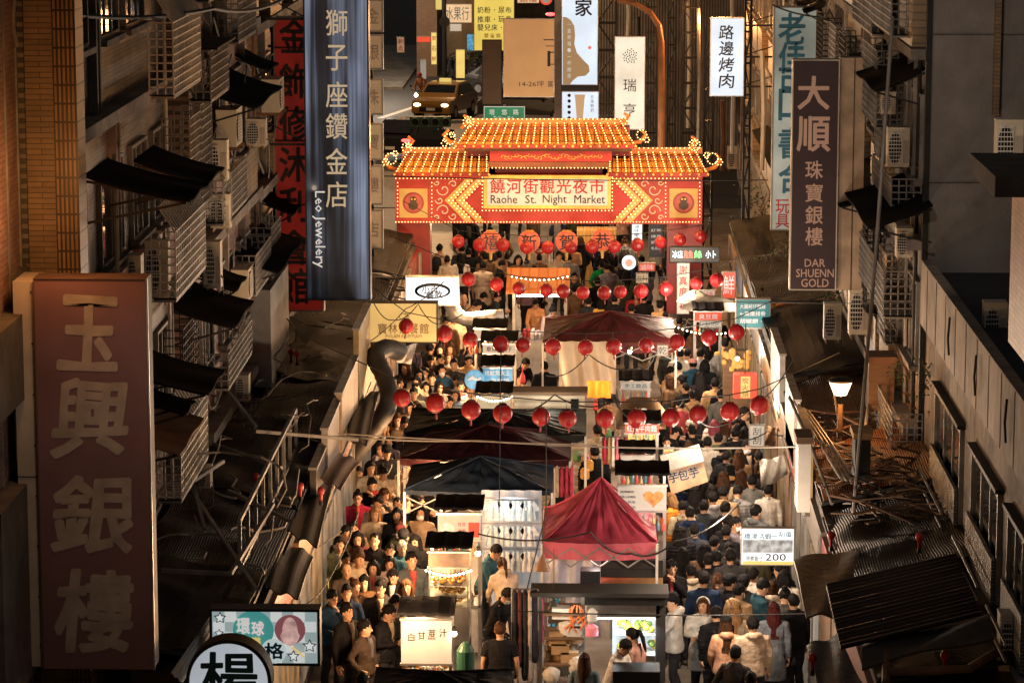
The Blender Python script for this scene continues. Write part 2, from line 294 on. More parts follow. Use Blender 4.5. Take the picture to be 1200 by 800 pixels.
def pose_fns(P):
    lean = R(P[8])
    def up(p):                                # upper body leans about the hips
        p = Vector(p)
        if p.z > 0.92: d = p.z - 0.92; q = Vector((p.x, p.y, d)); q.rotate(Matrix.Rotation(lean, 3, 'X')); return Vector((q.x, q.y, q.z + 0.92))
        return p
    HM = Matrix.Translation((0, 0, 1.46)) @ Matrix.Rotation(R(P[6]), 4, 'Z') @ Matrix.Rotation(R(P[7]), 4, 'X') @ Matrix.Translation((0, 0, -1.46))
    return up, (lambda p: up(HM @ Vector(p))), HM
def limb(mb, pts, rs, n=9): mb.tube(pts, rs, n)
def legs(mb, P, k, foot=True):
    for sx, (kd, adx) in ((1, P[4]), (-1, P[5])):
        hip = (sx * .085, .01, .90); kn = (sx * .10, kd * 0.7 - .02, .49); an = (sx * .105, adx + .02, .085)
        limb(mb, [(hip[0], hip[1], .96), hip, (sx * .095, kd * .35, .70), kn, (sx * .102, (kn[1] + an[1]) / 2 + .025, .32), an], [.09 * k, .095 * k, .078 * k, .056 * k * 1.05, .056 * k, .040 * k + (.012 if k > 1 else 0)])
        if foot: mb.tube([(an[0], an[1] + .06, .04), (an[0], an[1], .05), (an[0] + sx * .01, an[1] - .12, .035), (an[0] + sx * .012, an[1] - .19, .028)], [.034, .042, .042, .024], 8)
def body_mesh(pk):
    P = POSES[pk]; up, hd, HM = pose_fns(P); mb = MB()
    loft(mb, [(.86, .10, .09, 0, 0), (.93, .155, .105, 0, 0), (1.05, .13, .095, 0, 0), (1.18, .145, .105, 0, -.005), (1.30, .165, .11, 0, 0), (1.40, .15, .085, 0, .005), (1.44, .075, .06, 0, .005)], 14, up)
    limb(mb, [up((0, .012, 1.38)), up((0, .012, 1.45)), hd((0, .005, 1.54))], [.062, .053, .05])
    loft(mb, [(1.462, .024, .03, 0, -.045), (1.478, .042, .055, 0, -.028), (1.51, .057, .076, 0, -.008), (1.55, .067, .088, 0, 0), (1.60, .073, .094, 0, .003), (1.65, .069, .088, 0, .005), (1.685, .05, .062, 0, .005), (1.703, .015, .02, 0, .005)], 14, hd)
    mb.tube([hd((0, -.085, 1.595)), hd((0, -.104, 1.565)), hd((0, -.112, 1.552)), hd((0, -.09, 1.545))], [.008, .012, .015, .01], 6)
    for sx in (1, -1): mb.tube([hd((sx * .068, .0, 1.60)), hd((sx * .080, .008, 1.575)), hd((sx * .068, .0, 1.545))], [.01, .016, .009], 6)
    for sx, e, h in ((1, P[0], P[1]), (-1, P[2], P[3])):
        limb(mb, [up((sx * .10, 0, 1.39)), up((sx * .175, 0, 1.385)), up(((sx * .18 + e[0]) / 2, e[1] / 2, (1.37 + e[2]) / 2)), up(e), up([(a + b) / 2 for a, b in zip(e, h)]), up(h)], [.055, .052, .045, .036, .034, .024])
    legs(mb, P, .95)
    out = remesh(mb, .0125, 2)
    for sx, e, h in ((1, P[0], P[1]), (-1, P[2], P[3])):   # palm and five unequal, bent fingers
        h2 = up(h); d = (h2 - up(e)).normalized(); s = d.cross(Vector((sx * 1.0, 0, 0.01))).normalized() if abs(d.x) < .9 else d.cross(Vector((0, 1, 0))).normalized(); n = d.cross(s).normalized()
        if n.x * sx > 0: n = -n
        out.obox(h2 + d * .045, s * .040, n * .013, d * .045)
        for i, ln in enumerate((.068, .078, .072, .056)):
            b = h2 + d * .086 + s * (-.03 + .02 * i); out.tube([b - d * .01, b + d * ln * .45 + n * .006, b + d * ln * .8 + n * .022, b + d * ln * .92 + n * .04], [.0095, .009, .008, .006], 5)
        b = h2 + d * .025 + s * -.036; out.tube([b, b - s * .022 + d * .022 + n * .01, b - s * .026 + d * .05 + n * .024], [.012, .010, .008], 5)
    for sx in (1, -1):
        out.tube([hd((sx * .019, -.0875, 1.600)), hd((sx * .030, -.0870, 1.602)), hd((sx * .042, -.0815, 1.600))], [.004, .0075, .004], 5, 1)
        out.tube([hd((sx * .016, -.090, 1.621)), hd((sx * .032, -.089, 1.626)), hd((sx * .047, -.079, 1.621))], [.003, .005, .003], 4, 1)
    out.tube([hd((-.024, -.080, 1.518)), hd((0, -.0865, 1.517)), hd((.024, -.080, 1.518))], [.004, .0085, .004], 5, 2)
    return out
def top_mesh(pk, kind):
    P = POSES[pk]; up, hd, HM = pose_fns(P); mb = MB()
    k = {'jacket': 1.0, 'hoodie': 1.05, 'coat': 1.03, 'puffer': 1.10, 'tee': .97}[kind]
    hem = {'jacket': .86, 'hoodie': .84, 'coat': .56, 'puffer': .84, 'tee': .88}[kind]
    secs = [(1.455, .065, .06, 0, .01), (1.43, .115, .085, 0, .01), (1.385, .185 * k, .108 * k, 0, .005), (1.30, .195 * k, .128 * k, 0, 0), (1.18, .178 * k, .128 * k, 0, -.005), (1.05, .168 * k, .125 * k, 0, 0), (.93, .196 * k, .138 * k, 0, 0), (.88, .205 * k, .142 * k, 0, 0)]
    if kind == 'coat': secs += [(.75, .20, .15, 0, .01), (hem, .215, .165, 0, .02)]
    else: secs += [(hem, .203 * k, .142 * k, 0, 0)]
    loft(mb, secs, 16, up)
    for sx, e, h in ((1, P[0], P[1]), (-1, P[2], P[3])):
        e, h = Vector(e), Vector(h)
        if kind == 'tee': limb(mb, [up((sx * .08, 0, 1.385)), up((sx * .18, 0, 1.38)), up(Vector((sx * .185, 0, 1.36)).lerp(e, .7))], [.07, .068, .058])
        else:
            m1 = (Vector((sx * .18, 0, 1.37)) + e) / 2
            limb(mb, [up((sx * .08, 0, 1.385)), up((sx * .182, 0, 1.375)), up(m1), up(e), up((e + h) / 2), up(h)], [.07 * k, .072 * k, .063 * k, .054 * k, .049 * k, .036 * k])
    if kind == 'hoodie': mb.tube([up((-.10, .02, 1.45)), up((-.07, .09, 1.46)), up((0, .125, 1.455)), up((.07, .09, 1.46)), up((.10, .02, 1.45))], [.028, .05, .06, .05, .028], 8)
    elif kind != 'tee': mb.tube([up((-.06, -.055, 1.44)), up((-.085, .02, 1.465)), up((0, .085, 1.475)), up((.085, .02, 1.465)), up((.06, -.055, 1.44))], [.014, .022, .024, .022, .014], 7)
    o = remesh(mb, .017, 2)
    for i, v in enumerate(o.v):               # folds; quilted rings on a puffer jacket
        n = noise.noise(v * 9); f = noise.noise(Vector((v.x * 22, v.y * 22, v.z * 6)) + Vector((3, 1, 0)))
        c = Vector((0, 0, v.z)); d = (v - c); r = 1 + (.045 * math.sin(v.z * 105) if kind == 'puffer' else 0) / max(d.length / .15, .5) + .05 * n + .035 * f
        o.v[i] = c + d * r
    return o
def trousers_mesh(pk):
    P = POSES[pk]; mb = MB(); loft(mb, [(1.0, .145, .112, 0, 0), (.93, .168, .12, 0, 0), (.86, .16, .115, 0, 0)], 14); legs(mb, P, 1.16, False); o = remesh(mb, .018, 1)
    for i, v in enumerate(o.v): o.v[i] = v + Vector((noise.noise(v * 12), noise.noise(v * 12 + Vector((5, 0, 0))), 0)) * .012
    return o
def shoes_mesh(pk, q):
    P = POSES[pk]; mb = MB()
    for sx, (kd, adx) in (((1, P[4]), (-1, P[5]))[q],):
        y = adx + .02; x = sx * .105; mb.tube([(x, y + .075, .045), (x, y, .055), (x + sx * .01, y - .12, .042), (x + sx * .012, y - .205, .035)], [.042, .055, .052, .03], 8)
    return mb
def hair_mesh(kind):
    mb = MB(); n, k = 28, 22; c = Vector((0, .014, 1.612))
    def skull(rx, ry, rz, hairline=1.635, thick=1):
        vs = []
        for i in range(k + 1):
            t = math.pi * i / k
            for j in range(n):
                a = 2 * math.pi * j / n; p = c + Vector((rx * math.sin(t) * math.cos(a), ry * math.sin(t) * math.sin(a), rz * math.cos(t)))
                w = noise.noise(p * 26) * .012 + .006 * noise.noise(p * 70) + .004 * math.sin(j * 2.7); p += (p - c).normalized() * w
                low = hairline + .014 + .016 * math.sin(j * 3.1 + len(kind)) - .05 * (abs(p.x) / .08) ** 2 + (.012 if p.x > 0 else -.006)
                if p.y < -.02 and p.z < low: p = c + (p - c) * .72
                elif p.z < 1.535: p = c + Vector(((p - c).x * .6, (p - c).y * .75, (p - c).z * .8))
                elif p.y < .03 and p.z < 1.59 and kind in ('short', 'cap', 'crop'): p = c + (p - c) * .8
                vs.append(p)
        fs = [(i * n + j, (i + 1) * n + j, (i + 1) * n + (j + 1) % n, i * n + (j + 1) % n) for i in range(k) for j in range(n)]
        mb.add(vs, fs)
    skull(*{'crop': (.078, .100, .104), 'short': (.085, .108, .116)}.get(kind, (.086, .108, .113)))
    if kind in ('long', 'bob', 'wavy'):
        zb = {'long': 1.18, 'bob': 1.42, 'wavy': 1.22}[kind]; vs = []; rows = 10
        for i in range(rows + 1):
            t = i / rows; z = 1.66 + (zb - 1.66) * t
            for j in range(15):
                a = math.pi * (-.28 + 1.56 * j / 14); wv = 1 + .07 * math.sin(a * 7 + t * 5) + (.12 * math.sin(t * 14 + a * 2) if kind == 'wavy' else 0)
                rx = (.088 + .045 * math.sin(t * 2.2)) * wv * (1 - .16 * t * t); ry = (.098 + .02 * t) * wv * (1 - .2 * t * t)
                vs.append((rx * math.cos(a), .02 + ry * math.sin(a) * (1 if math.sin(a) > 0 else .75), z))
        q = len(vs); fs = [(i * 15 + j, i * 15 + j + 1, (i + 1) * 15 + j + 1, (i + 1) * 15 + j) for i in range(rows) for j in range(14)]
        inner = [(x * .8, .02 + (y - .02) * .8, z) for x, y, z in vs]
        rim = list(range(15)) + [i * 15 + 14 for i in range(1, rows + 1)] + [rows * 15 + j for j in range(13, -1, -1)] + [i * 15 for i in range(rows - 1, 0, -1)]
        mb.add(vs + inner, fs + [tuple(q + i for i in f)[::-1] for f in fs] + [(a, b, q + b, q + a) for a, b in zip(rim, rim[1:] + rim[:1])])
    if kind == 'tail': mb.tube([(0, .11, 1.65), (0, .16, 1.62), (0, .165, 1.52), (0, .14, 1.40), (.01, .13, 1.30)], [.02, .032, .034, .028, .01], 8)
    if kind == 'bun': mb.ball((0, .12, 1.69), .045, 10)
    return mb
def cap_mesh(beanie=False):
    mb = MB(); pr = [(.092, 1.625), (.094, 1.66), (.084, 1.70), (.05, 1.728), (.005, 1.735)]
    mb.lathe((0, .01, 0), pr, 16, 0, 1, 1.17)
    if not beanie: mb.grid(lambda u, v: ((u - .5) * .15, -.085 - .085 * v * (1 - (2 * u - 1) ** 2 * .45), 1.637 - .012 * v - .02 * (2 * u - 1) ** 2), 8, 4, 0, (0, 0, -.006))
    else: mb.ball((0, .01, 1.75), .03, 8)
    return mb
def acc_mesh(kind, pk):
    P = POSES[pk]; up, hd, HM = pose_fns(P); mb = MB()
    if kind == 'backpack':
        def sec(z, rx, ry, cy): return (z, rx, ry, 0, cy)
        loft(mb, [sec(1.02, .08, .05, .19), sec(1.04, .14, .085, .19), (1.15, .155, .10, 0, .20), (1.30, .145, .09, 0, .19), (1.38, .11, .06, 0, .17), (1.40, .05, .03, 0, .16)], 12, up)
        for sx in (1, -1): mb.tube([up((sx * .08, .12, 1.38)), up((sx * .10, 0, 1.455)), up((sx * .11, -.12, 1.36)), up((sx * .12, -.13, 1.2)), up((sx * .15, .05, 1.08))], .013, 5)
    if kind == 'strap':
        mb.tube([up((.11, .02, 1.45)), up((.05, -.135, 1.33)), up((-.06, -.15, 1.15)), up((-.18, -.05, .98)), up((-.19, .05, .98)), up((-.06, .15, 1.15)), up((.06, .13, 1.35)), up((.11, .02, 1.45))], .011, 5)
        loft(mb, [(.86, .05, .02, -.22, 0), (.87, .06, .045, -.22, 0), (1.0, .06, .045, -.22, 0), (1.01, .04, .02, -.22, 0)], 8)
    if kind == 'shirt_front': mb.grid(lambda u, v: up(((u - .5) * (.045 + .06 * v), -.150 + .035 * max(0, v - .7) / .3 + .035 * (2 * u - 1) ** 2, 1.12 + .33 * v)), 5, 8, 0, (0, .012, 0))
    if kind == 'mask': mb.grid(lambda u, v: hd(((u - .5) * .125, -.104 + .10 * (u - .5) ** 2 * 4 * .38 + .012 * abs(v - .5), 1.492 + .07 * v)), 8, 4, 0, (0, .004, 0))
    if kind == 'glasses':
        for sx in (1, -1): mb.tube([hd((sx * .031 + .021 * math.cos(a), -.098 + .08 * abs(.021 * math.cos(a)), 1.600 + .017 * math.sin(a))) for a in [i * math.pi / 4 for i in range(9)]], .0028, 4); mb.tube([hd((sx * .052, -.094, 1.602)), hd((sx * .076, 0, 1.60))], .0025, 4)
        mb.tube([hd((-.01, -.1, 1.603)), hd((.01, -.1, 1.603))], .0025, 4)
    if kind == 'scarf': mb.tube([up((.085 * math.cos(a) * (1 + .1 * math.sin(3 * a)), .01 + .085 * math.sin(a), 1.445 - .02 * math.sin(a))) for a in [2 * math.pi * i / 14 for i in range(15)]], .034, 7); mb.tube([up((.04, -.09, 1.43)), up((.05, -.15, 1.3)), up((.05, -.155, 1.15))], [.03, .035, .03], 6)
    if kind == 'band': mb.tube([hd((.093 * math.cos(a), .012 + .004, 1.62 + .105 * math.sin(a))) for a in [math.pi * i / 10 for i in range(11)]], .013, 6)
    return mb
LIB = {}
def part_mesh(key, fn, mats):
    if key not in LIB:
        o = fn().build('m', mats, smooth=True); LIB[key] = o.data; bpy.data.objects.remove(o)
    return LIB[key]
SKIN = [(.50, .29, .18), (.56, .34, .22), (.44, .25, .15), (.53, .31, .2)]
BLK = (.007, .006, .006)
PEOPLE = []; NAMED = [10 ** 9]
def person(px, py, face=0, pose='stand', top='jacket', tc=(.03, .03, .035), hair='short', hc=BLK, pants=(.025, .025, .03), acc=(), h=None, skin=None, loc=None, cap=None, sex=None, note=None, accc=(.03, .03, .03), z0=0.0):
    """head seen at photo pixel (px, py); face = degrees turned from looking at the camera, 180 = back to the camera, 90 = to the photo's right"""
    h = h or random.uniform(1.60, 1.76); k = h / 1.705
    if loc is None: g = onZ(px, py, 1.59 * k + z0); loc = (g.x, g.y)
    t = thing('person', None, 'person', (loc[0], loc[1], z0)); t.rotation_euler = (0, 0, R(face)); t.scale = (k * random.uniform(.92, 1.10), k * random.uniform(.95, 1.12), k)
    def ch(name, me, color, mx=None):
        o = bpy.data.objects.new(name, me); COL.objects.link(o); o.parent = t; o.color = (*color[:3], 1)
        if mx is not None: o.matrix_local = mx
        return o
    ch('body', part_mesh(('body', pose), lambda: body_mesh(pose), [M['skin'], M['eye'], M['lip']]), skin or random.choice(SKIN))
    ch({'jacket': 'jacket', 'hoodie': 'hoodie', 'coat': 'coat', 'puffer': 'puffer_jacket', 'tee': 'shirt'}[top], part_mesh(('top', pose, top), lambda: top_mesh(pose, top), M['cloth']), tc)
    ch('trousers', part_mesh(('tr', pose), lambda: trousers_mesh(pose), M['cloth']), pants)
    for q in (0, 1): ch('shoe', part_mesh(('sh', pose, q), lambda q=q: shoes_mesh(pose, q), M['shoe']), (.05, .05, .05))
    up, hd, HM = pose_fns(POSES[pose]); ln = Matrix.Translation((0, 0, .92)) @ Matrix.Rotation(R(POSES[pose][8]), 4, 'X') @ Matrix.Translation((0, 0, -.92)) @ HM
    if hair != 'bald': ch('hair', part_mesh(('hair', hair), lambda: hair_mesh(hair), M['hair']), hc, ln)
    if px is not None and len(PEOPLE) > NAMED[0] and not cap and hair in ('short', 'bob', 'long') and random.random() < .09: q_ = random.choice([(.5, .45, .38), (.12, .03, .03), (.03, .03, .03), (.2, .2, .2)]); ch('beanie', part_mesh(('beanie', 0), lambda: cap_mesh(True), M['cloth']), q_, ln)
    if len(PEOPLE) > NAMED[0] and random.random() < .14 and 'scarf' not in acc: ch('scarf', part_mesh(('scarf', pose), lambda: acc_mesh('scarf', pose), M['cloth']), random.choice([(.45, .05, .05), (.5, .45, .38), (.06, .06, .07), (.3, .2, .1), (.1, .15, .25)]))
    if cap: ch('cap', part_mesh(('cap', 0), cap_mesh, M['cloth']), cap, ln)
    for a in acc: ch({'strap': 'shoulder_bag', 'mask': 'face_mask', 'band': 'headband'}.get(a, a), part_mesh((a, pose), lambda a=a: acc_mesh(a, pose), M['cloth']), random.choice([(.6, .58, .54), (.5, .5, .5), (.35, .06, .05), (.1, .1, .12)]) if a == 'shirt_front' else (.75, .76, .78) if a == 'mask' else (.7, .65, .6) if a == 'band' else accc)
    if top in ('jacket', 'coat') and abs((face + 180) % 360 - 180) < 70 and pose not in ('lean', 'fold') and random.random() < .55: ch('shirt_front', part_mesh(('sf', pose), lambda: acc_mesh('shirt_front', pose), M['cloth']), random.choice([(.6, .58, .54), (.5, .5, .5), (.35, .06, .05), (.1, .1, .12), (.4, .3, .2)]))
    PEOPLE.append(dict(o=t, x=loc[0], y=loc[1], px=px, py=py, top=top, tc=tc, hair=hair, hc=hc, face=face, pose=pose, acc=acc, cap=cap, note=note))
    return t
def cname(c):
    r, g, b = c; m = max(c); s = (m - min(c)) / max(m, 1e-4)
    if s < .3: return 'black' if m < .05 else 'dark grey' if m < .13 else 'grey' if m < .35 else 'white'
    if r >= g >= b: return ('brown' if m < .22 else 'tan' if m < .42 else 'beige') if r < g * 2.2 and s < .8 else ('orange' if g > .12 and r > .4 else 'dark red' if r < .3 else 'red') if b < g * 1.05 and r > .15 else 'brown'
    if r > g and b > g: return 'pink' if r > .35 else 'maroon'
    if g > r and g > b: return 'green'
    return 'navy' if m < .12 else 'blue'
HN = dict(short='short hair', crop='cropped hair', long='long hair', wavy='long wavy hair', bob='bob haircut', tail='ponytail', bun='hair bun', cap='short hair', bald='shaved head')
GN = dict(jacket='jacket', hoodie='hoodie', coat='coat', puffer='puffer jacket', tee='shirt')
# ------------------------------------------------------------------ ground, roads
def struct(mb, name, m, **k): return tag(mb.build(name, m, **k), kind='structure')
struct(MB().box(-60, 20, -0.4, 60, 700, -0.02), 'ground', M['asphalt'])
struct(MB().box(-6.2, 22, -0.02, 5.2, 104, 0.0), 'market_street', M['paving'])
struct(MB().box(-60, 104, -0.02, 60, 400, 0.004), 'road', M['asphalt'])
XL, XR = -6.2, 5.2
g0 = onZ(497, 103, 0)
struct(MB().box(-21, g0.y - 1, 0.004, -9.4, g0.y + 26, 0.13), 'far_pavement', M['paving'])
mk = MB()
for a, b, w in (((445, 139), (500, 121), .16), ((445, 168), (500, 151), .12), ((455, 146), (520, 133), .1), ((548, 120), (600, 112), .14), ((545, 142), (560, 139), .12)):
    p, q = onZ(*a), onZ(*b); d = (q - p).normalized(); n = Vector((-d.y, d.x, 0)) * w; mk.add([p - n + Vector((0, 0, .010)), q - n + Vector((0, 0, .010)), q + n + Vector((0, 0, .010)), p + n + Vector((0, 0, .010))], [(0, 1, 2, 3)])
tag(mk.build('lane_markings', M['white']), kind='structure')
# ------------------------------------------------------------------ facade kit
T = dict(tan_x=tilemat('tan_tiles_x', (0.30, 0.20, 0.12), (.25, .25, .25), 'X', .24, .075), tan_y=tilemat('tan_tiles_y', (0.27, 0.18, 0.10), (.15, .15, .15), 'Y', .9, .065), tan_v=tilemat('tan_tiles_vertical', (0.34, 0.20, 0.09), (.12, .12, .12), 'Y', .052, .22, off=0),
         pink_x=tilemat('pink_tiles_x', (0.42, 0.25, 0.20), (.3, .3, .3), 'X', .20, .07), grey_x=tilemat('grey_tiles_x', (0.22, 0.19, 0.16), (.3, .3, .3), 'X', .20, .06), cream_x=tilemat('cream_tiles_x', (0.38, 0.29, 0.18), (.25, .25, .25), 'X', .22, .10),
         yel_x=tilemat('ochre_tiles_x', (0.36, 0.24, 0.12), (.3, .3, .3), 'X', .12, .12), clad=wavemat('ribbed_cladding', (0.28, 0.25, 0.22), (.12, .11, .10), 'X', 3.0), corr=wavemat('corrugated_dark_sheet', (0.011, 0.011, 0.011), (.006, .006, .006), 'X', 9.0, .6, 0, .7, .3),
         corry=wavemat('corrugated_sheet_y', (0.012, 0.012, 0.012), (.006, .006, .006), 'Y', 6.0, .6, 0, .7, .3), corrr=wavemat('rusty_corrugated_sheet', (0.16, 0.06, 0.025), (.05, .02, .01), 'X', 9.0, .6, .2, .7, .5), shut=wavemat('roller_shutter', (0.2, 0.19, 0.18), (.08, .08, .08), 'Z', 7.0, .5, .3, .6, .4))
def building(label, x0, y0, x1, y1, z1, wm, cat='building', roofm=None, z0=0.0):
    t = thing('building', label, cat, ((x0 + x1) / 2, y0, z0))
    MB().box(x0, y0, z0, x1, y1, z1).build('wall', wm, t)
    MB().box(x0 - .08, y0 - .06, z1 + .003, x1 + .08, y1, z1 + .25).build('roof', roofm or M['concrete'], t)
    return t
def window_x(t, X, sg, y0, y1, z0, z1, nv=2, sill=True, lit=None):
    """window in a wall whose face lies at X and looks towards sg (+1 = east)"""
    e = .03 * sg; f = MB(); w = .05
    for a, b, c, d in ((y0, y1, z0, z0 + w), (y0, y1, z1 - w, z1), (y0, y0 + w, z0 + w, z1 - w), (y1 - w, y1, z0 + w, z1 - w)): f.box(X + .002 * sg, a, c, X + .07 * sg, b, d)
    for i in range(1, nv): y = y0 + (y1 - y0) * i / nv; f.box(X + .004 * sg, y - .02, z0 + w, X + .05 * sg, y + .02, z1 - w)
    fr = f.build('window', M['galv'], t); MB().box(X + .002 * sg, y0 + w, z0 + w, X + .03 * sg, y1 - w, z1 - w).build('pane', lit or M['glass'], fr)
    if sill: MB().box(X + .002 * sg, y0 - .06, z0 - .08, X + .16 * sg, y1 + .06, z0 - .003).build('sill', M['concrete'], fr)
def cage_x(label, X, sg, y0, y1, z0, z1, dep=.45, m=None, d=.16, spikes=False, roof=False):
    t = thing('window_cage', label, 'window cage', (X, y0, z0), 'welded cages over the windows'); b = MB(); Xo = X + dep * sg; r = .014
    d = .115; r = .009; ny = max(2, round((y1 - y0) / d / 1.6)); nz = max(2, round((z1 - z0) / d)); nx = max(1, round(dep / d))
    for i in range(ny + 1): y = y0 + (y1 - y0) * i / ny; b.box(Xo - r, y - r, z0, Xo + r, y + r, z1 + (.0 if not spikes else .0))
    for j in range(nz + 1):
        z = z0 + (z1 - z0) * j / nz; b.box(Xo - r, y0, z - r, Xo + r, y1, z + r)
        for y in (y0, y1): b.box(min(X, Xo), y - r, z - r, max(X, Xo), y + r, z + r)
    for i in range(nx): x = X + (Xo - X) * i / nx; [b.box(x - r, y - r, z0, x + r, y + r, z1) for y in (y0, y1)]
    for i in range(ny + 1): y = y0 + (y1 - y0) * i / ny; [b.box(min(X, Xo), y - r, z - r, max(X, Xo), y + r, z + r) for z in (z0,)]
    if spikes:
        for i in range(ny + 1): y = y0 + (y1 - y0) * i / ny; b.bar((Xo, y, z1), (X + .1 * sg, y + .03, z1 + .35), .022)
    b.build('grille', m or M['galv'], t)
    MB().box(min(X, Xo) + .02, y0, z0 - .05, max(X, Xo), y1, z0 - .02).build('floor_sheet', M['galv'], t)
    if roof: MB().box(min(X, Xo) - .05, y0 - .05, z1 + .02, max(X, Xo) + .12, y1 + .05, z1 + .05).build('roof_sheet', T['corr'], t)
    return t
AC = {}
def aircon_proto():
    t = thing('air_conditioner', 'x', 'air conditioner', (0, 0, 0)); w, d, h = .82, .32, .58
    b = MB(); b.box(-w / 2, 0, 0, w / 2, d, h); b.box(-w / 2 - .006, -.006, h - .03, w / 2 + .006, d + .006, h + .006); b.build('case', M['cream'], t)
    b = MB(); b.lathe((-.13, -.014, h / 2 - .01), [(.23, 0), (.235, .01)], 20, 0, axis='Y'); o = b.build('fan_opening', M['black'], t)
    b = MB()
    for i in range(9): z = .06 + i * (h - .14) / 8; b.box(-.37, -.028, z - .006, .11, -.018, z + .006)
    for i in range(6): x = -.37 + i * .096; b.box(x - .006, -.032, .05, x + .006, -.026, h - .07)
    b.build('grille', M['white'], t)
    b = MB(); b.box(.17, -.008, .06, .38, -.002, .4); b.build('service_panel', M['beige'], t)
    b = MB(); [b.box(x - .02, -.05, -.06, x + .02, d + .1, -.003) for x in (-.3, .3)]; b.build('bracket', M['rust'], t)
    b = MB(); b.tube([(.42, .1, .15), (.5, .1, .12), (.52, .12, -.1), (.5, .2, -.5), (.44, .3, -.7)], .022, 6); b.build('pipe', M['wirelight'], t)
    return t
ac0 = aircon_proto(); ac_used = []
def aircon(x, y, z, rz, label, s=1.0, dark=False):
    if not ac_used: o = ac0
    else: o = copy_tree(ac0)
    ac_used.append(o); o.location = (x, y, z); o.rotation_euler = (0, 0, R(rz)); o.scale = (s, s, s); tag(o, label, 'air conditioner', 'air conditioner units on the facades'); return o
def ac_px(px0, py0, px1, py1, X, rz, label):
    c = onX((px0 + px1) / 2, py1, X); s = (onY(px1, py1, c.y) - onY(px0, py1, c.y)).x / .86; hz = (onY(px0, py0, c.y) - onY(px0, py1, c.y)).z / .58
    o = aircon(c.x, c.y, c.z, rz, label); o.scale = (s, max(s, .9), hz); return o
def awning_x(label, X, sg, y0, y1, z, out=1.0, drop=.35, m=None, name='awning'):
    t = thing(name, label, 'awning', (X, y0, z), 'awnings over the windows')
    b = MB(); b.grid(lambda u, v: (X + sg * out * v, y0 + (y1 - y0) * u, z - drop * v - .04 * math.sin(v * 3.1) - .02 * math.sin(u * 9) * v), 12, 4, 0, (0, 0, -.025)); b.build('sheet', m or M['awn'], t)
    b = MB()
    for y in (y0 + .1, y1 - .1): b.bar((X, y, z - .6), (X + sg * out * .95, y, z - drop - .04), .03); b.bar((X, y, z - .08), (X + sg * out * .95, y, z - drop - .04), .03)
    b.build('strut', M['dark'], t); return t
def pipes_x(label, X, sg, ys, z0, z1, m=None, r=.03):
    t = thing('drain_pipe', label, 'pipe', (X, ys, z0)); b = MB()
    k = [(X + .06 * sg, ys, z0), (X + .07 * sg, ys + .02, (z0 + z1) / 2), (X + .06 * sg, ys, z1)]; b.tube(k, r, 6); b.build('pipe', m or M['galv'], t)
    b = MB(); [b.box(X + .002 * sg, ys - .05, z, X + .11 * sg, ys + .05, z + .03) for z in (z0 + .4, (z0 + z1) / 2, z1 - .4)]; b.build('clamp', M['rust'], t)
def cable(pts, r=.012, m=None, label='black cable', cat='cable', sag=0.3, name='overhead_cable', group='overhead cables'):
    P = []
    for a, b in zip(pts, pts[1:]):
        a, b = Vector(a), Vector(b)
        for i in range(12): t = i / 12; p = a.lerp(b, t); p.z -= sag * 4 * t * (1 - t); P.append(p)
    P.append(Vector(pts[-1])); return tag(MB().tube(P, r, 5).build(name, m or M['wire'], loc=pts[0]), label, cat, group)
# ------------------------------------------------------------------ left row of houses
bA = building('nearest left house with ribbed metal strips and tan louvred windows', -12, 24, -6.85, 36.1, 16, T['pink_x'])
b = MB()
for i in range(8): y = 31.0 + i * .72; b.box(-6.848, y, 2, -6.825, y + .05, 15)
b.build('metal_strip', M['galv'], bA)
for k, (a, c) in enumerate(((6.6, 7.6), (3.3, 5.6))): MB().box(-6.84, 33.2, a, -6.6, 36.0, c).build('window_box', M['darkwall'], bA)
bB = building('left house with a tan tiled corner pillar beside the dark red sign', -12, 36.2, -6.55, 46.5, 16, T['grey_x'])
MB().box(-6.75, 36.14, 0, -6.42, 36.7, 16).build('tiled_pillar', T['tan_y'], bB); MB().box(-6.418, 36.142, 0, -6.14, 36.7, 16).build('tiled_pillar', T['tan_v'], bB)
MB().box(-6.548, 36.7, 0, XL - .001, 46.5, 3.2).build('shop_wall', M['darkwall'], bB)
bC = building('left house with pink tiled balconies and window cages', -12, 46.6, XL, 54.4, 15, T['pink_x'])
bD = building('left house with ochre tiles behind the red hanging sign', -12, 54.5, XL - .1, 63.5, 15, T['yel_x'])
bE = building('dark left house behind the tall navy sign', -12, 63.6, XL, 76, 14, M['darkwall'])
rnd = random.Random(3)
def facade(t, X, sg, y0, y1, z0, z1, fl=3.0, tile=None, who='left', seed=1):
    rg = random.Random(seed); z = z0; n = 0
    while z < z1 - 1:
        MB().box(X + .002 * sg, y0 + .05, z - .12, X + .28 * sg, y1 - .05, z + .05).build('floor_ledge', M['concrete'], t)
        y = y0 + .5
        while y < y1 - 1.5:
            w = rg.uniform(1.3, 2.0); k = rg.random()
            window_x(t, X, sg, y, y + w, z + .95, z + 2.3, rg.choice((2, 3)))
            if tile and k < .5: MB().box(X + .002 * sg, y - .15, z + .06, X + .24 * sg, y + w + .15, z + .86).build('balcony_wall', tile, t)
            y += w + rg.uniform(.5, 1.1)
        for _ in range(2):
            y = rg.uniform(y0 + .3, y1 - .3); MB().box(X + .002 * sg, y - .05, z + .06, X + .12 * sg, y + .05, z + fl - .13).build('pilaster', M['concrete'], t)
        z += fl; n += 1
facade(bB, -6.55, 1, 37, 46.4, 3.4, 15.5, tile=T['pink_x'], seed=2); facade(bC, XL, 1, 46.7, 54.3, 3.7, 14.5, tile=T['cream_x'], seed=3)
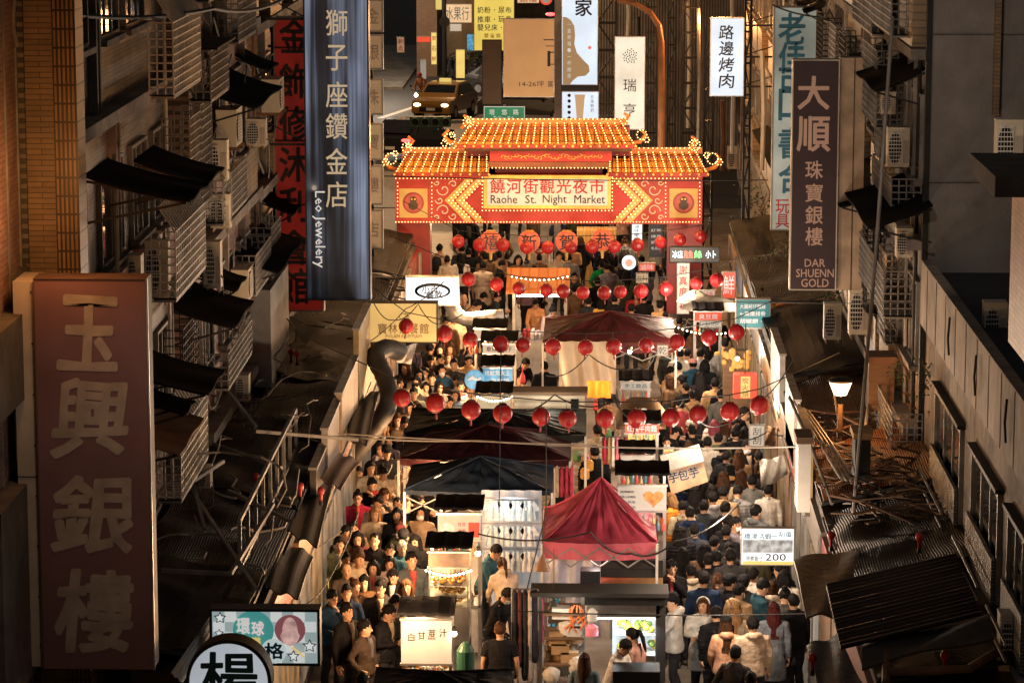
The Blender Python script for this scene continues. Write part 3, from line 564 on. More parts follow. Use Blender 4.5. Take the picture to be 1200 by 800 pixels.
facade(bD, XL - .1, 1, 54.6, 63.4, 3.5, 14.5, tile=T['cream_x'], seed=4); facade(bE, XL, 1, 63.7, 75.8, 3.6, 13.5, seed=5)
# party walls and tiled return seen between the sign and the cages
t = thing('party_wall', 'dark party wall with narrow tiles between two left houses', 'wall', (-6.3, 41, 3)); x0, z0, x1, z1 = rect(100, 0, 118, 330, 41.0); MB().box(-6.9, 40.9, 3, x1, 41.1, z1 + 2).build('wall', M['darkwall'], t)
def FX(px, py, X): p = onX(px, py, X); return p.y, p.z
CG = (('white lattice cage high on the left facade with spiked top', 203, 235, 27, 113, 1, 0), ('dark barred cage at the top edge beside the red sign', 279, 300, -30, 49, 0, 0),
      ('rust-lit lattice cage under the big dark awning', 206, 241, 272, 352, 1, 0), ('white lattice cage over the alley of dark roofs', 212, 244, 507, 588, 1, 0),
      ('small lattice cage between two air conditioners', 247, 268, 60, 118, 0, 1), ('lattice cage above the ochre tiled wall', 262, 290, 212, 262, 0, 0), ('low cage behind the leafy balcony plants', 268, 296, 415, 455, 0, 0),
 ('lattice cage behind the small left tree', 300, 318, 300, 345, 0, 0))
for lb, a, c, yt, yb, sp, rf in CG:
    ya, zt = FX(a, yt, XL + .5); yb2, zb = FX(a, yb, XL + .5); yc, _ = FX(c, yt, XL + .5)
    cage_x(lb, XL + .16, 1, ya, yc, zb, zt, .33, M['white'] if sp else M['galv'], .17, bool(sp), bool(rf))
for a in ((239, 165, 267, 212, 'grey air conditioner with slatted front above the alley', XL + .35), (288, 140, 312, 172, 'air conditioner hanging beside the red sign', XL + .35), (170, 283, 198, 350, 'tall air conditioner with square grille right of the dark red sign', XL + .2),
          (246, 228, 270, 268, 'beige air conditioner box below the slatted one', XL + .4), (240, 284, 259, 338, 'air conditioner standing at the end of the rusty cage', XL + .35), (150, 300, 166, 345, 'half hidden air conditioner left of the tall one', XL + .1),
          (232, 548, 247, 572, 'small air conditioner at the foot of the lower cage', XL + .5), (276, 440, 292, 470, 'air conditioner under the balcony plants', XL + .4)):
    ac_px(*a[:4], a[5], 0, a[4])
for lb, px0, px1, py, X, out, dr in (('big dark awning spread over two left windows', 160, 186, 225, XL, 1.3, .3), ('black awning right of the dark red sign', 196, 218, 452, XL, 1.1, .3), ('second black awning tucked under the first beside the dark red sign', 178, 190, 475, XL, .9, .3),
                                    ('small dark awning above the alley door', 237, 262, 375, XL, .95, .3), ('dark awning under the pink tiled balcony', 200, 222, 205, XL, 1.0, .3), ('long dark awning beside the red hanging sign', 268, 300, 118, XL, .9, .3), ('dark awning over the barred window above the alley', 300, 330, 312, XL, .8, .3)):
    ya, za = FX(px0, py, X + out * .5); yc, _ = FX(px1, py, X + out * .5); awning_x(lb, X, 1, ya, yc, za + .2, out, dr)
for lb, px0, px1, py in (('blue-edged strip awning over brick canopy left', 174, 205, 500), ):
    ya, za = FX(px0, py, XL + .5); yc, _ = FX(px1, py, XL + .5); awning_x(lb, XL, 1, ya, yc, za, .9, .35, M['rust'])
for i, (px, z0_, z1_) in enumerate(((192, 3.4, 11), (244, 3.6, 12), (262, 3.5, 11.5), (296, 3.5, 12), (318, 3.6, 12), (131, 3.6, 9), (338, 3.5, 11))):
    y, _ = FX(px, 300, XL); pipes_x('%s vertical pipe along the left facade' % ('thin pale', 'galvanised', 'cream', 'rusty', 'black', 'grey', 'bent')[i], XL, 1, y, z0_, z1_, [M['white'], M['galv'], M['cream'], M['rust'], M['dark'], M['galv'], M['wirelight']][i])
# white wall block left of the market entrance, corrugated hoarding
y, z = FX(300, 340, XL + .25); t = thing('hoarding', 'pale corrugated hoarding under the red hanging sign', 'hoarding', (XL + .3, y, 3.3)); MB().box(XL + .05, y, 3.3, XL + .5, y + 3.2, z).build('sheet', wavemat('pale_corrugated', (.45, .42, .38), (.25, .23, .2), 'Y', 3.0), t)
# ------------------------------------------------------------------ right row of houses
Yc = onX(1087, 300, XR).y
bM = building('right house with a tall blank grey side wall', XR, Yc, 12, 58, 16, M['greywall'])
b = MB(); [b.box(XR, Yc - .012, z, 7.5, Yc - .002, z + .02) for z in (7.6, 9.9)]; b.build('wall_joint', M['darkwall'], bM)
MB().box(XR - .09, Yc - .02, 2.5, XR - .003, Yc + .12, 16).build('corner_pipe', M['dark'], bM)
x0, z0, x1, z1 = rect(1164, -10, 1171, 135, Yc); MB().box(x0, Yc - .16, z0, x1, Yc - .003, z1 + 1).build('tiled_strip', T['tan_y'], bM)
zp = onX(1087, 304, XR).z
bN = building('low nearest right house with beige parapet and wide shuttered windows', XR, 26, 7.6, Yc - .05, zp - .45, mat('stained_beige_wall', (.25, .21, .17), .8, stretch=(1, 3, .5), var=.35, dirt=.7, bump=.3), roofm=mat('navy_roof_felt', (0.014, 0.017, 0.024), .8, var=.2))
MB().box(XR - .10, 26, zp - 1.0, XR + .06, Yc - .06, zp).build('parapet', mat('streaked_parapet', (.30, .245, .19), .75, stretch=(1, 6, .5), var=.35, dirt=.5), bN)
b = MB(); [b.box(XR - .108, 28 + i * 1.25, zp - .98, XR - .102, 28.02 + i * 1.25, zp - .02) for i in range(16)]; b.build('panel_joints', M['darkwall'], bN)
for a, c in ((1100, 1131), (1145, 1178), (1190, 1216)):
    ya = onX(a, 500, XR).y; yc = onX(c, 500, XR).y; window_x(bN, XR, -1, yc, ya, 3.15, 4.75, 3, True)
    MB().box(XR - .12, yc - .1, 4.78, XR - .002, ya + .1, 4.84).build('window_hood', M['dark'], bN); MB().box(XR - .13, yc, 3.2, XR - .08, ya, 3.9).build('shutter', T['shut'], bN)
    b = MB(); [b.bar((XR - .3, yc, z), (XR - .3, ya, z), .03) for z in (3.35, 3.55)]; b.build('rail', M['galv'], bN)
b = MB()
for i in range(5): y = 31 + i * 3.1; b.tube([(XR - .14, y, zp - .2), (XR - .16, y, zp - .5), (XR - .14, y + .02, zp - .75)], .018, 5)
b.build('hose_stub', M['dark'], bN)
bO = building('right house set with balconies above the debris roof', XR + .05, 58.05, 12, 66, 15, T['yel_x']); bP = building('right house behind the maroon jewellery sign', XR - .1, 66.05, 12, 79, 15, M['concrete']); bQ = building('tan tiled right house beyond the gate', XR - .4, 79.1, 12, 98, 15, T['cream_x'])
facade(bM, XR, -1, Yc + .4, 57.8, 3.6, 15, tile=T['yel_x'], seed=6); facade(bO, XR + .05, -1, 58.2, 65.8, 3.5, 14.5, tile=T['cream_x'], seed=7); facade(bP, XR - .1, -1, 66.2, 78.8, 3.5, 14.5, tile=T['grey_x'], seed=8); facade(bQ, XR - .4, -1, 79.5, 97.6, 3.5, 14.5, tile=T['yel_x'], seed=9)
for lb, a, c, yt, yb in (('curved dark cage at the top beside the grey wall', 1020, 1046, -40, 42), ('tall barred cage left of the grey wall', 1022, 1045, 210, 250), ('barred balcony cage above the debris roof', 1004, 1036, 318, 372), ('lattice cage standing in the debris', 1016, 1046, 485, 560),
                         ('slatted cage behind the cream sign', 1010, 1028, 60, 150), ('orange-lit lattice cage beyond the gate', 864, 878, 200, 245), ('small cage above the fallen metal sheets', 1030, 1052, 575, 600), ('dark mesh cage below the roof line', 1000, 1022, -20, 40)):
    ya, zt = FX(c, yt, XR - .5); ye, _ = FX(a, yt, XR - .5); _, zb = FX(c, yb, XR - .5); cage_x(lb, XR - .03, -1, ya, ye, zb, zt, .47, M['galv'], .15)
for a in ((1039, 150, 1066, 196, 'air conditioner on the right facade beside the grey wall', XR - .35), (1166, 141, 1199, 200, 'large air conditioner at the right edge of the picture', 6.1), (1160, 362, 1196, 424, 'front one of the pair of air conditioners on the navy roof edge', 5.75), (1152, 355, 1180, 412, 'rear one of the pair of air conditioners on the navy roof edge', 5.6),
          (994, 338, 1020, 392, 'tall pale air conditioner right of the maroon sign', XR - .4), (965, 356, 986, 398, 'brown air conditioner below the maroon sign', XR - .7), (1170, 720, 1196, 786, 'air conditioner low on the right facade', 5.05), (1032, 108, 1050, 134, 'small air conditioner high on the right facade', XR - .3),
          (868, 118, 880, 150, 'distant air conditioner under the grilled-meat sign', XR - .6), (1050, 268, 1070, 302, 'air conditioner above the barred balcony cage', XR - .3), (852, 172, 866, 198, 'orange-lit air conditioner right of the gate roof', XR - .6), (876, 276, 892, 306, 'air conditioner box right of the gate pillar', XR - .9), (856, 60, 868, 84, 'far air conditioner behind the lit sign', XR - .6)):
    ac_px(*a[:4], a[5], 0, a[4])
for lb, a, c, py, out in (('black sloping awning below the barred window on the right', 1024, 1055, 255, 1.0), ('dark awning right of the teal sign', 900, 925, 190, .9), ('sagging awning over the right balcony', 985, 1015, 232, .9), ('dark flap awning in the middle of the right facade', 1030, 1055, 95, .8), ('awning beyond the gate under the lit sign', 868, 884, 130, .9)):
    ya, za = FX(c, py, XR - out * .5); ye, _ = FX(a, py, XR - out * .5); awning_x(lb, XR, -1, ya, ye, za + .2, out, .35)
for i, (px, nm) in enumerate(((1068, 'grey'), (1036, 'thin'), (1010, 'rusty'), (990, 'pale'), (912, 'cream'), (895, 'orange-lit'), (1078, 'black'))):
    y, _ = FX(px, 300, XR); pipes_x('%s vertical pipe along the right facade' % nm, XR, -1, y, 3.4, 12, [M['galv'], M['dark'], M['rust'], M['white'], M['cream'], M['rust'], M['dark']][i], .035)
# nearest upper right corner: bay of the next house
t = thing('balcony_corner', 'pinkish concrete balcony corner at the right edge', 'balcony', (6.3, 36, 7)); x0, z0, x1, z1 = rect(1184, 206, 1215, 400, 38.0); MB().box(x0, 36, z0, x1 + .5, 38.0, z1).build('wall', T['pink_x'], t); MB().box(x0 - .5, 35.8, z1 + .003, x1 + .6, 38.3, z1 + .25).build('slab', M['darkwall'], t)
# ------------------------------------------------------------------ arcade roofs along both sides
def roof_sheet(label, x0, x1, y0, y1, z0, z1, m, wob=.06, seed=0, skew=0.0, group='sheet roofs over the shops'):
    t = thing('shop_roof', label, 'roof', (x0, y0, z0), group)
    b = MB(); b.grid(lambda u, v: (x0 + (x1 - x0) * u, y0 + (y1 - y0) * v + skew * u, z0 + (z1 - z0) * u + wob * noise.noise(Vector((u * 3 + seed, v * 4, seed)))), 12, 16, 0, (0, 0, -.03)); b.build('sheet', m, t)
    b = MB(); b.bar((x0, y0, z0 - .06), (x1, y0 + skew, z1 - .06), .05); b.bar((x0, y1, z0 - .06), (x1, y1 + skew, z1 - .06), .05); b.bar((x0, y0, z0 - .07), (x0, y1, z0 - .07), .05); b.bar((x1, y0 + skew, z1 - .07), (x1, y1 + skew, z1 - .07), .05); b.build('frame', M['dark'], t); return t
LR = [('nearest dark corrugated roof behind the round sign', 36, 40.2, 3.5, 3.2), ('dark ribbed roof beside the colourful lit sign', 40.3, 44.6, 3.4, 3.05), ('sagging dark roof left of the front crowd', 44.7, 49, 3.5, 3.1), ('black roof with cut pipes left of the crowd', 49.1, 54, 3.3, 3.2), ('black roof left of the bent duct', 54.1, 60, 3.5, 3.15), ('dark roof under the navy sign', 60.1, 67, 3.4, 3.2), ('dark roof left of the yellow tea sign', 67.1, 74, 3.5, 3.2)]
for i, (lb, a, c, za, zb) in enumerate(LR): roof_sheet(lb, XL + .03, -4.45, a, c, za, zb, T['corr' if i % 2 else 'corry'], .10, i)
RRf = [('nearest dark corrugated roof on the right', 36, 40.4, 3.0, 3.3), ('large ribbed black roof at the lower right', 40.5, 45.2, 2.9, 3.4), ('dark torn roof above the right crowd', 45.3, 49.4, 3.1, 3.5), ('rusty broken roof below the street lamp', 49.5, 55.6, 3.0, 3.2), ('black roof behind the street lamp', 55.7, 63, 3.1, 3.4), ('black roof below the maroon sign', 63.1, 71, 3.1, 3.3), ('orange-lit sheet roof right of the teal sign', 71.1, 78, 3.0, 3.3)]
for i, (lb, a, c, za, zb) in enumerate(RRf): roof_sheet(lb, 3.45, XR - .03, a, c, za, zb, T['corrr'] if i in (2, 3) else T['corr' if i % 2 else 'corry'], .12, i + 20)
def shops(sd, X, seed):
    rg = random.Random(seed); y = 36.0; i = 0
    sg = 1 if sd == 'left' else -1
    kinds = ['shutters', 'pale goods', 'warm shelves', 'bright posters', 'dark doors', 'striped cloth']
    while y < 74:
        w = rg.uniform(3.4, 4.6); t = thing('shopfront', '%s-side shopfront with %s, %s along the lane' % (sd, kinds[i % 6], ORD[i]), 'shopfront', (X, y, 0), 'shopfronts under the roofs')
        MB().box(X - .1 * sg, y, 0, X - .25 * sg, y + w - .05, 2.9).build('wall', M['darkwall'], t)
        for k in range(2): MB().box(X - .02 * sg, y + .2 + k * w / 2, .5, X - .097 * sg, y + w / 2 - .1 + k * w / 2, 2.1).build('display_window', [glow('shop_glow_warm', (1, .55, .22), .16, .8, 2, base=(.08, .05, .03)), glow('shop_glow_white', (1, .75, .5), .12, .8, 2, base=(.06, .05, .04)), M['wood']][rg.randrange(3)], t)
        MB().box(X - .02 * sg, y + .1, 2.2, X - .097 * sg, y + w - .15, 2.75).build('fascia', M['paint'], t, color=rg.choice([(.25, .04, .03), (.22, .12, .05), (.04, .06, .1), (.14, .12, .10)]))
        y += w; i += 1
shops('left', -4.3, 4); shops('right', 3.35, 5)
# fascia boards on the roof edge, facing the street
FB = (('tall ochre fascia board beside the bent duct', 418, 432, -4.28, 2.7, 4.15, 'cream', 0), ('long tan fascia board with vertical ribs', 397, 417, -4.26, 2.75, 3.75, 'beige', 1), ('weathered whitish fascia board', 380, 396, -4.3, 2.5, 3.6, 'galv', 2), ('dark fascia board at the bend of the roof', 366, 379, -4.34, 2.6, 3.3, 'dark', 3),
      ('pale blind board above the right crowd', 923, 934, 3.42, 2.4, 3.5, 'white', 4), ('tall white board below the teal sign', 905, 916, 3.4, 2.5, 3.6, 'white', 5), ('narrow white box on the right roof edge', 938, 950, 3.36, 2.5, 3.7, 'cream', 6))
for lb, a, c, X, z0, z1, mm, k in FB:
    ya = onX(a, 500, X).y; yc = onX(c, 500, X).y; y0, y1 = min(ya, yc), max(ya, yc); t = thing('fascia_board', lb, 'board', (X, y0, z0), 'boards along the roof edges')
    MB().box(X - .05, y0 + .02, z0, X + .05, y1 - .02, z1).build('board', wavemat('ribbed_' + mm, {'cream': (.42, .30, .14), 'beige': (.34, .24, .16), 'galv': (.36, .33, .3), 'dark': (.08, .07, .07), 'white': (.5, .48, .44)}[mm], (.2, .15, .1), 'Y', 2.2, .5, .1, .4), t)
    b = MB(); [b.box(X - .07, y0, z, X + .07, y1, z + .04) for z in (z0 - .045, z1 + .003)]; b.build('rim', M['galv'], t)
# railing and steel frames over the left roofs
def frame_x(label, pts, w=.045, m=None, name='steel_frame', cat='steel frame', group='steel frames on the roofs'):
    b = MB(); [b.bar(p, q, w) for p, q in pts]; return tag(b.build(name, m or M['galv'], loc=pts[0][0]), label, cat, group)
def onroof(px, py, z): return onZ(px, py, z)
P = onroof
y0, y1 = P(312, 640, 3.6).y, P(372, 505, 3.6).y; pt = []
for i in range(9): y = y0 + (y1 - y0) * i / 8; pt.append(((-4.75, y, 3.2), (-4.75, y, 3.95)))
pt += [((-4.75, y0, 3.95), (-4.75, y1, 3.95)), ((-4.75, y0, 3.3), (-4.75, y1, 3.3))]; frame_x('pale railing on the left roof above the crowd', pt, .05, M['galv'], 'roof_railing', 'railing')
for k, (a, c, d, e) in enumerate((((212, 555), (300, 690), 3.5, 3.6), ((185, 590), (262, 540), 3.6, 4.0), ((250, 520), (330, 548), 3.7, 3.6), ((300, 505), (420, 515), 3.9, 3.7), ((268, 575), (340, 610), 3.5, 3.9), ((190, 668), (270, 672), 3.5, 3.5), ((270, 672), (320, 590), 3.5, 4.0), ((245, 430), (300, 500), 4.4, 3.6), ((262, 700), (280, 670), 3.4, 4.0), ((205, 480), (240, 620), 4.5, 3.4))):
    frame_x('%s loose steel bar lying across the left roofs' % ORD[k], [(P(*a, d), P(*c, e))], .05, M['galv'], 'steel_bar', 'steel bar', 'loose bars on the left roofs')
b = MB(); rg = random.Random(9)
t = thing('cut_pipes', 'tangle of thin hoses and cables over the left roofs', 'cables', P(300, 470, 3.5)); t['kind'] = 'stuff'
for i in range(34):
    p = P(rg.uniform(190, 420), rg.uniform(380, 660), 3.5)
    if not (-6.1 < p.x < -4.4): p.x = rg.uniform(-6.0, -4.5)
    q = [p]; d = Vector((rg.uniform(-1, 1), rg.uniform(-1, 1), 0))
    for j in range(9): d += Vector((rg.uniform(-.8, .8), rg.uniform(-.8, .8), rg.uniform(-.35, .35))); d.normalize(); n = q[-1] + d * rg.uniform(.1, .35); n.z = max(3.3, min(4.2, n.z)); n.x = max(-6.1, min(-4.4, n.x)); q.append(n)
    b.tube(q, rg.uniform(.008, .02), 5)
b.build('hoses', M['wirelight'], t)
# bent ventilation duct
t = thing('ventilation_duct', 'thick bent grey ventilation duct above the left lane', 'duct', (-4.2, 60, 3.2)); Yd = 57.0; b = MB(); pp = [(470, 412), (452, 408), (440, 418), (450, 440), (456, 462), (452, 480), (440, 500), (424, 520), (405, 545)]
q = [onY(x, y, Yd) for x, y in pp]; q = [Vector((a.x, Yd - i * .35, a.z)) for i, a in enumerate(q)]; q = [onY(x, y, Yd - i * .35) for i, (x, y) in enumerate(pp)]; Q = []
for i in range(len(q) - 1):
    for j in range(5):
        tt = j / 5; p0 = q[max(i - 1, 0)]; p1 = q[i]; p2 = q[i + 1]; p3 = q[min(i + 2, len(q) - 1)]
        Q.append(.5 * ((2 * p1) + (p2 - p0) * tt + (2 * p0 - 5 * p1 + 4 * p2 - p3) * tt ** 2 + (-p0 + 3 * p1 - 3 * p2 + p3) * tt ** 3))
b.tube(Q, [.17 + .012 * (i % 2) for i in range(len(Q))], 14); b.build('duct', mat('grimy_duct', (.10, .09, .08), .6, .1, dirt=.6), t, smooth=True)
t = thing('ventilation_duct', 'silver flexible duct behind the yellow tea sign', 'duct', onY(520, 365, 70)); b = MB(); b.tube([onY(x, y, 70) for x, y in ((528, 355), (534, 368), (545, 374), (560, 374), (578, 371), (590, 370))], [.17, .18, .17, .18, .17, .16], 12); b.build('duct', M['silver'], t, smooth=True)
# debris on the rusty right roof
t = thing('scrap_heap', 'heap of broken boards and sheet scraps on the rusty roof', 'scrap', (4.3, 52, 3.1)); t['kind'] = 'stuff'; b = MB(); rg = random.Random(12)
for i in range(170):
    x, y = rg.uniform(3.65, 5.05), rg.uniform(42.5, 50.5); L = rg.uniform(.15, .9); a = rg.gauss(2.9, .7); d = Vector((math.cos(a), math.sin(a), rg.uniform(-.3, .3))) * L / 2; c = Vector((x, y, 3.15 + rg.random() * .35)); b.bar(c - d, c + d, rg.uniform(.02, .09), rg.uniform(.01, .03), rg.randrange(3))
b.build('scraps', [M['wood'], mat('dark_rust', (.10, .05, .03), .8), M['dark']], t)
for lb, a, c, za, zb in (('long leaning pale pole in front of the right facade', (1000, 600), (1046, 20), 3.2, 9), ('short leaning pole by the lattice cage', (1006, 530), (1018, 472), 3.3, 4.6), ('bent conduit crossing the debris', (975, 590), (925, 465), 3.2, 3.8), ('steel angle above the debris', (950, 525), (1000, 517), 3.5, 3.6)):
    p = P(*a, za); q = onY(*c, p.y + 2.5); tag(MB().tube([p, (p + q) / 2 + Vector((.03, 0, 0)), q], .028, 6).build('pole', M['wirelight'], loc=p), lb, 'pole')
for k, (x0, y0_, x1, y1_, Y, lb) in enumerate(((1002, 515, 1020, 565, onZ(1010, 565, 3.35).y, 'dark box with an orange-lit lid on the rusty roof'), (1018, 425, 1048, 482, onZ(1033, 482, 3.5).y, 'brown tilted crate against the right facade'), (935, 520, 950, 600, onZ(942, 600, 3.2).y, 'upright pale box with a wooden lid on the roof edge'))):
    a0, b0, a1, b1_ = rect(x0, y0_, x1, y1_, Y); t = thing('storage_box', lb, 'box', ((a0 + a1) / 2, Y, b0)); MB().box(a0, Y, b0, a1, Y + .6, b1_).build('case', [M['dark'], M['wood'], M['white']][k], t); MB().box(a0 - .03, Y - .03, b1_ + .003, a1 + .03, Y + .63, b1_ + .1).build('lid', [M['cardboard'], M['rust'], M['wood']][k], t)
b = MB()
for a in range(4):
    x = 3.5 + a * .09; b.tube([P(930 + a * 6, 470 + a * 4, 3.7), P(955 + a * 7, 510 + a * 4, 3.6), P(985 + a * 7, 560 + a * 3, 3.4)], .02, 6)
tag(b.build('handrail', M['galv'], loc=(3.5, 55, 3.5)), 'bundle of bent handrail tubes right of the lantern row', 'handrail')
# red bulb caps on the roofs
for i, (x, y, z) in enumerate(((974, 632, 3.3), (1077, 634, 3.5), (952, 776, 3.1), (1041, 774, 3.3), (1107, 773, 3.4), (341, 416, 3.5), (348, 418, 3.5), (376, 579, 3.4), (352, 574, 3.3), (300, 563, 3.4))):
    p = P(x, y, z); t = thing('signal_lamp', '%s small red lamp on a roof, from the %s' % (ORD[i if i < 5 else i - 5], 'right side' if i < 5 else 'left side'), 'lamp', p, 'small red roof lamps'); MB().lathe(p, [(.02, -.1), (.022, 0), (.045, .02), (.055, .06), (.045, .1), (.01, .125)], 10).build('bulb', M['red'], t, smooth=True); MB().lathe(p, [(.03, -.16), (.03, -.1)], 8).build('socket', M['black'], t)

# more of the fabric of the facades: cages, units, pipes and looping cables, floor by floor
rg = random.Random(91); FLN = {0: 'lower', 1: 'middle', 2: 'upper'}
for sd, X, sg, ya, yb in (('left', XL, 1, 43, 75), ('right', XR, -1, 51, 96)):
    n1 = n2 = 0
    for fl in range(3):
        y = ya + rg.uniform(0, 2); k = 0
        while y < yb:
            z = 3.9 + 3.0 * fl; q = rg.random(); nm = '%s storey of the %s facade' % (FLN[fl], sd)
            if q < .42: cage_x('%s barred cage from the near end, %s' % (ORD[min(n1, 19)], nm), X + .03 * sg, sg, y, y + rg.uniform(1.2, 2.0), z + .6, z + 2.1, rg.uniform(.25, .4), M['dark'] if q < .25 else M['galv']); n1 += 1
            elif q < .74: aircon(X + .42 * sg, y, z + rg.uniform(.2, 1.6), 90 * sg, '%s extra air conditioner from the near end, %s' % (ORD[min(n2, 19)], nm), rg.uniform(.85, 1.05)); n2 += 1
            else: awning_x('%s small black awning from the near end, %s' % (ORD[min(k, 19)], nm), X, sg, y, y + 1.5, z + 2.3, .6, .25); k += 1
            y += rg.uniform(1.9, 4.2)
        n1 = n2 = 0
    b = MB()
    for i in range(30):
        y = rg.uniform(ya, yb); z = rg.uniform(4, 12); p = [Vector((X + .12 * sg, y, z))]
        for j in range(9): p.append(p[-1] + Vector((rg.uniform(-.02, .06) * sg, rg.uniform(.1, .6), rg.uniform(-.35, .25))))
        b.tube(p, rg.uniform(.010, .022), 5)
    t = tag(b.build('wall_cables', M['wirelight'] if sd == 'left' else M['wire'], loc=(X, ya, 4)), 'loose cables looping along the %s facade' % sd, 'cables'); t['kind'] = 'stuff'
# ------------------------------------------------------------------ hanging signs
def sign(name, label, r, Y, face, th=.25, frame=None, rim=.03, cat='sign', hang=None, group='hanging signs'):
    x0, z0, x1, z1 = rect(*r, Y); t = thing(name, label, cat, ((x0 + x1) / 2, Y, z0), group)
    MB().box(x0, Y, z0, x1, Y + th, z1).build('casing', frame or M['dark'], t)
    MB().box(x0 + rim, Y - .006, z0 + rim, x1 - rim, Y - .001, z1 - rim).build('face', face, t)
    b = MB()
    for a in ((x0, z0, x1, z0 + rim), (x0, z1 - rim, x1, z1), (x0, z0 + rim, x0 + rim, z1 - rim), (x1 - rim, z0 + rim, x1, z1 - rim)): b.box(a[0], Y - .02, a[1], a[2], Y - .001, a[3])
    b.build('rim', frame or M['dark'], t)
    if hang is not None:
        b = MB(); e = x0 if hang < x0 else x1
        for z in (z0 + (z1 - z0) * .12, z0 + (z1 - z0) * .5, z1 - (z1 - z0) * .1): b.bar((hang, Y + th / 2, z), (e + (.002 if hang > e else -.002), Y + th / 2, z), .045); b.bar((hang, Y + th / 2, z + .5), (e, Y + th / 2, z + .04), .025)
        b.build('bracket', M['dark'], t)
    return t
LTR = dict(beige=mat('letter_beige', (.32, .26, .205), .5), beigel=mat('letter_cream', (.52, .40, .30), .5), gold=glow('letter_gold', (1, .78, .5), .38, base=(.6, .5, .35)), black=mat('letter_black', (.015, .015, .018), .5), red=mat('letter_red', (.42, .02, .02), .5),
           white=glow('letter_white', (1, .97, .9), .5, base=(.7, .7, .7)), blue=mat('letter_blue', (.02, .12, .17), .5), teal=mat('letter_teal', (.015, .13, .22), .5), dark=mat('letter_navy', (.01, .012, .025), .5), brown=mat('letter_brown', (.25, .14, .06), .5), olive=mat('letter_dull_red', (.025, .012, .01), .6), ltred=glow('letter_lit_red', (1, .12, .06), .9))
def letters(t, fn, m): b = MB(); fn(b); return b.build('lettering', m, t)
# 1 nearest red sign
Ys = YS(101, 5); t = sign('hanging_sign', 'huge dull red sign with four cream brush characters at the lower left', (45, 326, 176, 783), Ys, mat('faded_red_panel', (.17, .088, .09), .4, var=.25, scale=.8, dirt=.12), .4, mat('dull_brown_frame', (.10, .055, .04), .6), .012)
x0, z0, x1, z1 = rect(21, 330, 45, 785, Ys + .05); MB().box(x0, Ys + .05, z0 + .05, x1 - .003, Ys + .8, z1).build('side_cabinet', M['beige'], t)
b = MB(); b.box(x0, Ys + .044, onY(30, 560, Ys).z, x1 - .003, Ys + .048, onY(30, 560, Ys).z + .012); [b.ball((x1 - .03, Ys + .045, z0 + .3 + i * .6), .012, 6) for i in range(8)]; b.build('panel_joint', M['dark'], t)
b = MB()
for ch, cx, cy, w, h in (('玉', 104, 390, 70, 84), ('興', 107, 490, 84, 84), ('銀', 110, 602, 92, 86), ('樓', 112, 716, 88, 94)): text(b, ch, cx, cy, w, h, Ys - .009, .04, brush=.12, slant=.10)
b.build('lettering', LTR['beige'], t)
x0, z0, x1, z1 = rect(170, 326, 178, 783, Ys); MB().box(x1 - .022, Ys - .05, z0, x1, Ys - .022, z1).build('edge_strip', M['steel'], t)
# 2 tall navy sign, its silvery reflections painted in as streaked emission
Ys = YS(64, 6); streak = mat('painted_reflection_streaks', (.02, .03, .05), .25, .2, var=0, emit=(.50, .58, .80), es=1.0); nt = streak.node_tree; N = nt.nodes; L = nt.links; p = N['Principled BSDF']
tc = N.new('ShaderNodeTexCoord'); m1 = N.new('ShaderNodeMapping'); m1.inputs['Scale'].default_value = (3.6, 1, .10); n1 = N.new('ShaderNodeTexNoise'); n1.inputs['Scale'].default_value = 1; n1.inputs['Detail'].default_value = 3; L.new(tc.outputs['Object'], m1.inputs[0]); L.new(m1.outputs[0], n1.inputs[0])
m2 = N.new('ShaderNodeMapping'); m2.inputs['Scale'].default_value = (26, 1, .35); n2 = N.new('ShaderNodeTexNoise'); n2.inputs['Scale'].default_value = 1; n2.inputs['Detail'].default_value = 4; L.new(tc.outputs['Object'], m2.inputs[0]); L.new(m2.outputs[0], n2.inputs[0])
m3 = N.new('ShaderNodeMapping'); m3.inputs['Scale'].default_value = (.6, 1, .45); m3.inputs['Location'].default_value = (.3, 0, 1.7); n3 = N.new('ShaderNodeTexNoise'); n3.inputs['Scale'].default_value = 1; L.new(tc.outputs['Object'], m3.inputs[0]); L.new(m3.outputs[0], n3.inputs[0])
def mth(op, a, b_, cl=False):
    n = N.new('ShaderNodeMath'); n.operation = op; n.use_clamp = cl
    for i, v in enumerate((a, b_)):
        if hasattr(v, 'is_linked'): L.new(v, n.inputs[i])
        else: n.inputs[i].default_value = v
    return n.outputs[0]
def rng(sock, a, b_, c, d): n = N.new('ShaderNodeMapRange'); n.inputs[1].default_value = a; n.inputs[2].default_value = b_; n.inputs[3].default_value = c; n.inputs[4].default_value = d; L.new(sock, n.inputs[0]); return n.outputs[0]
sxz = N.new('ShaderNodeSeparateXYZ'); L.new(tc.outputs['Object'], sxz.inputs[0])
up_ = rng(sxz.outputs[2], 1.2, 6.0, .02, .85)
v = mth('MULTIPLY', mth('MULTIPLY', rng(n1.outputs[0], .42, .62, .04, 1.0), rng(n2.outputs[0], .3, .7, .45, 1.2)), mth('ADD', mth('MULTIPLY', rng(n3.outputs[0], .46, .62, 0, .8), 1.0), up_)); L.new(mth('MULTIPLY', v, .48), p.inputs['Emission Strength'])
t = sign('hanging_sign', 'tall navy sign with painted silvery reflections and gold characters, LEO JEWELERY', (357, -14, 433, 352), Ys, streak, .35, mat('navy_frame', (.02, .025, .04), .3, .3), .03, hang=XL); t['label'] = 'tall navy sign with painted silvery reflections, gold characters and sideways English lettering'
b = MB()
for ch, y in (('獅', 27), ('子', 68), ('座', 111), ('鑽', 148), ('金', 189), ('店', 228)): text(b, ch, 394.5, y, 25, 30, Ys - .02, .008)
b.build('lettering', LTR['gold'], t)
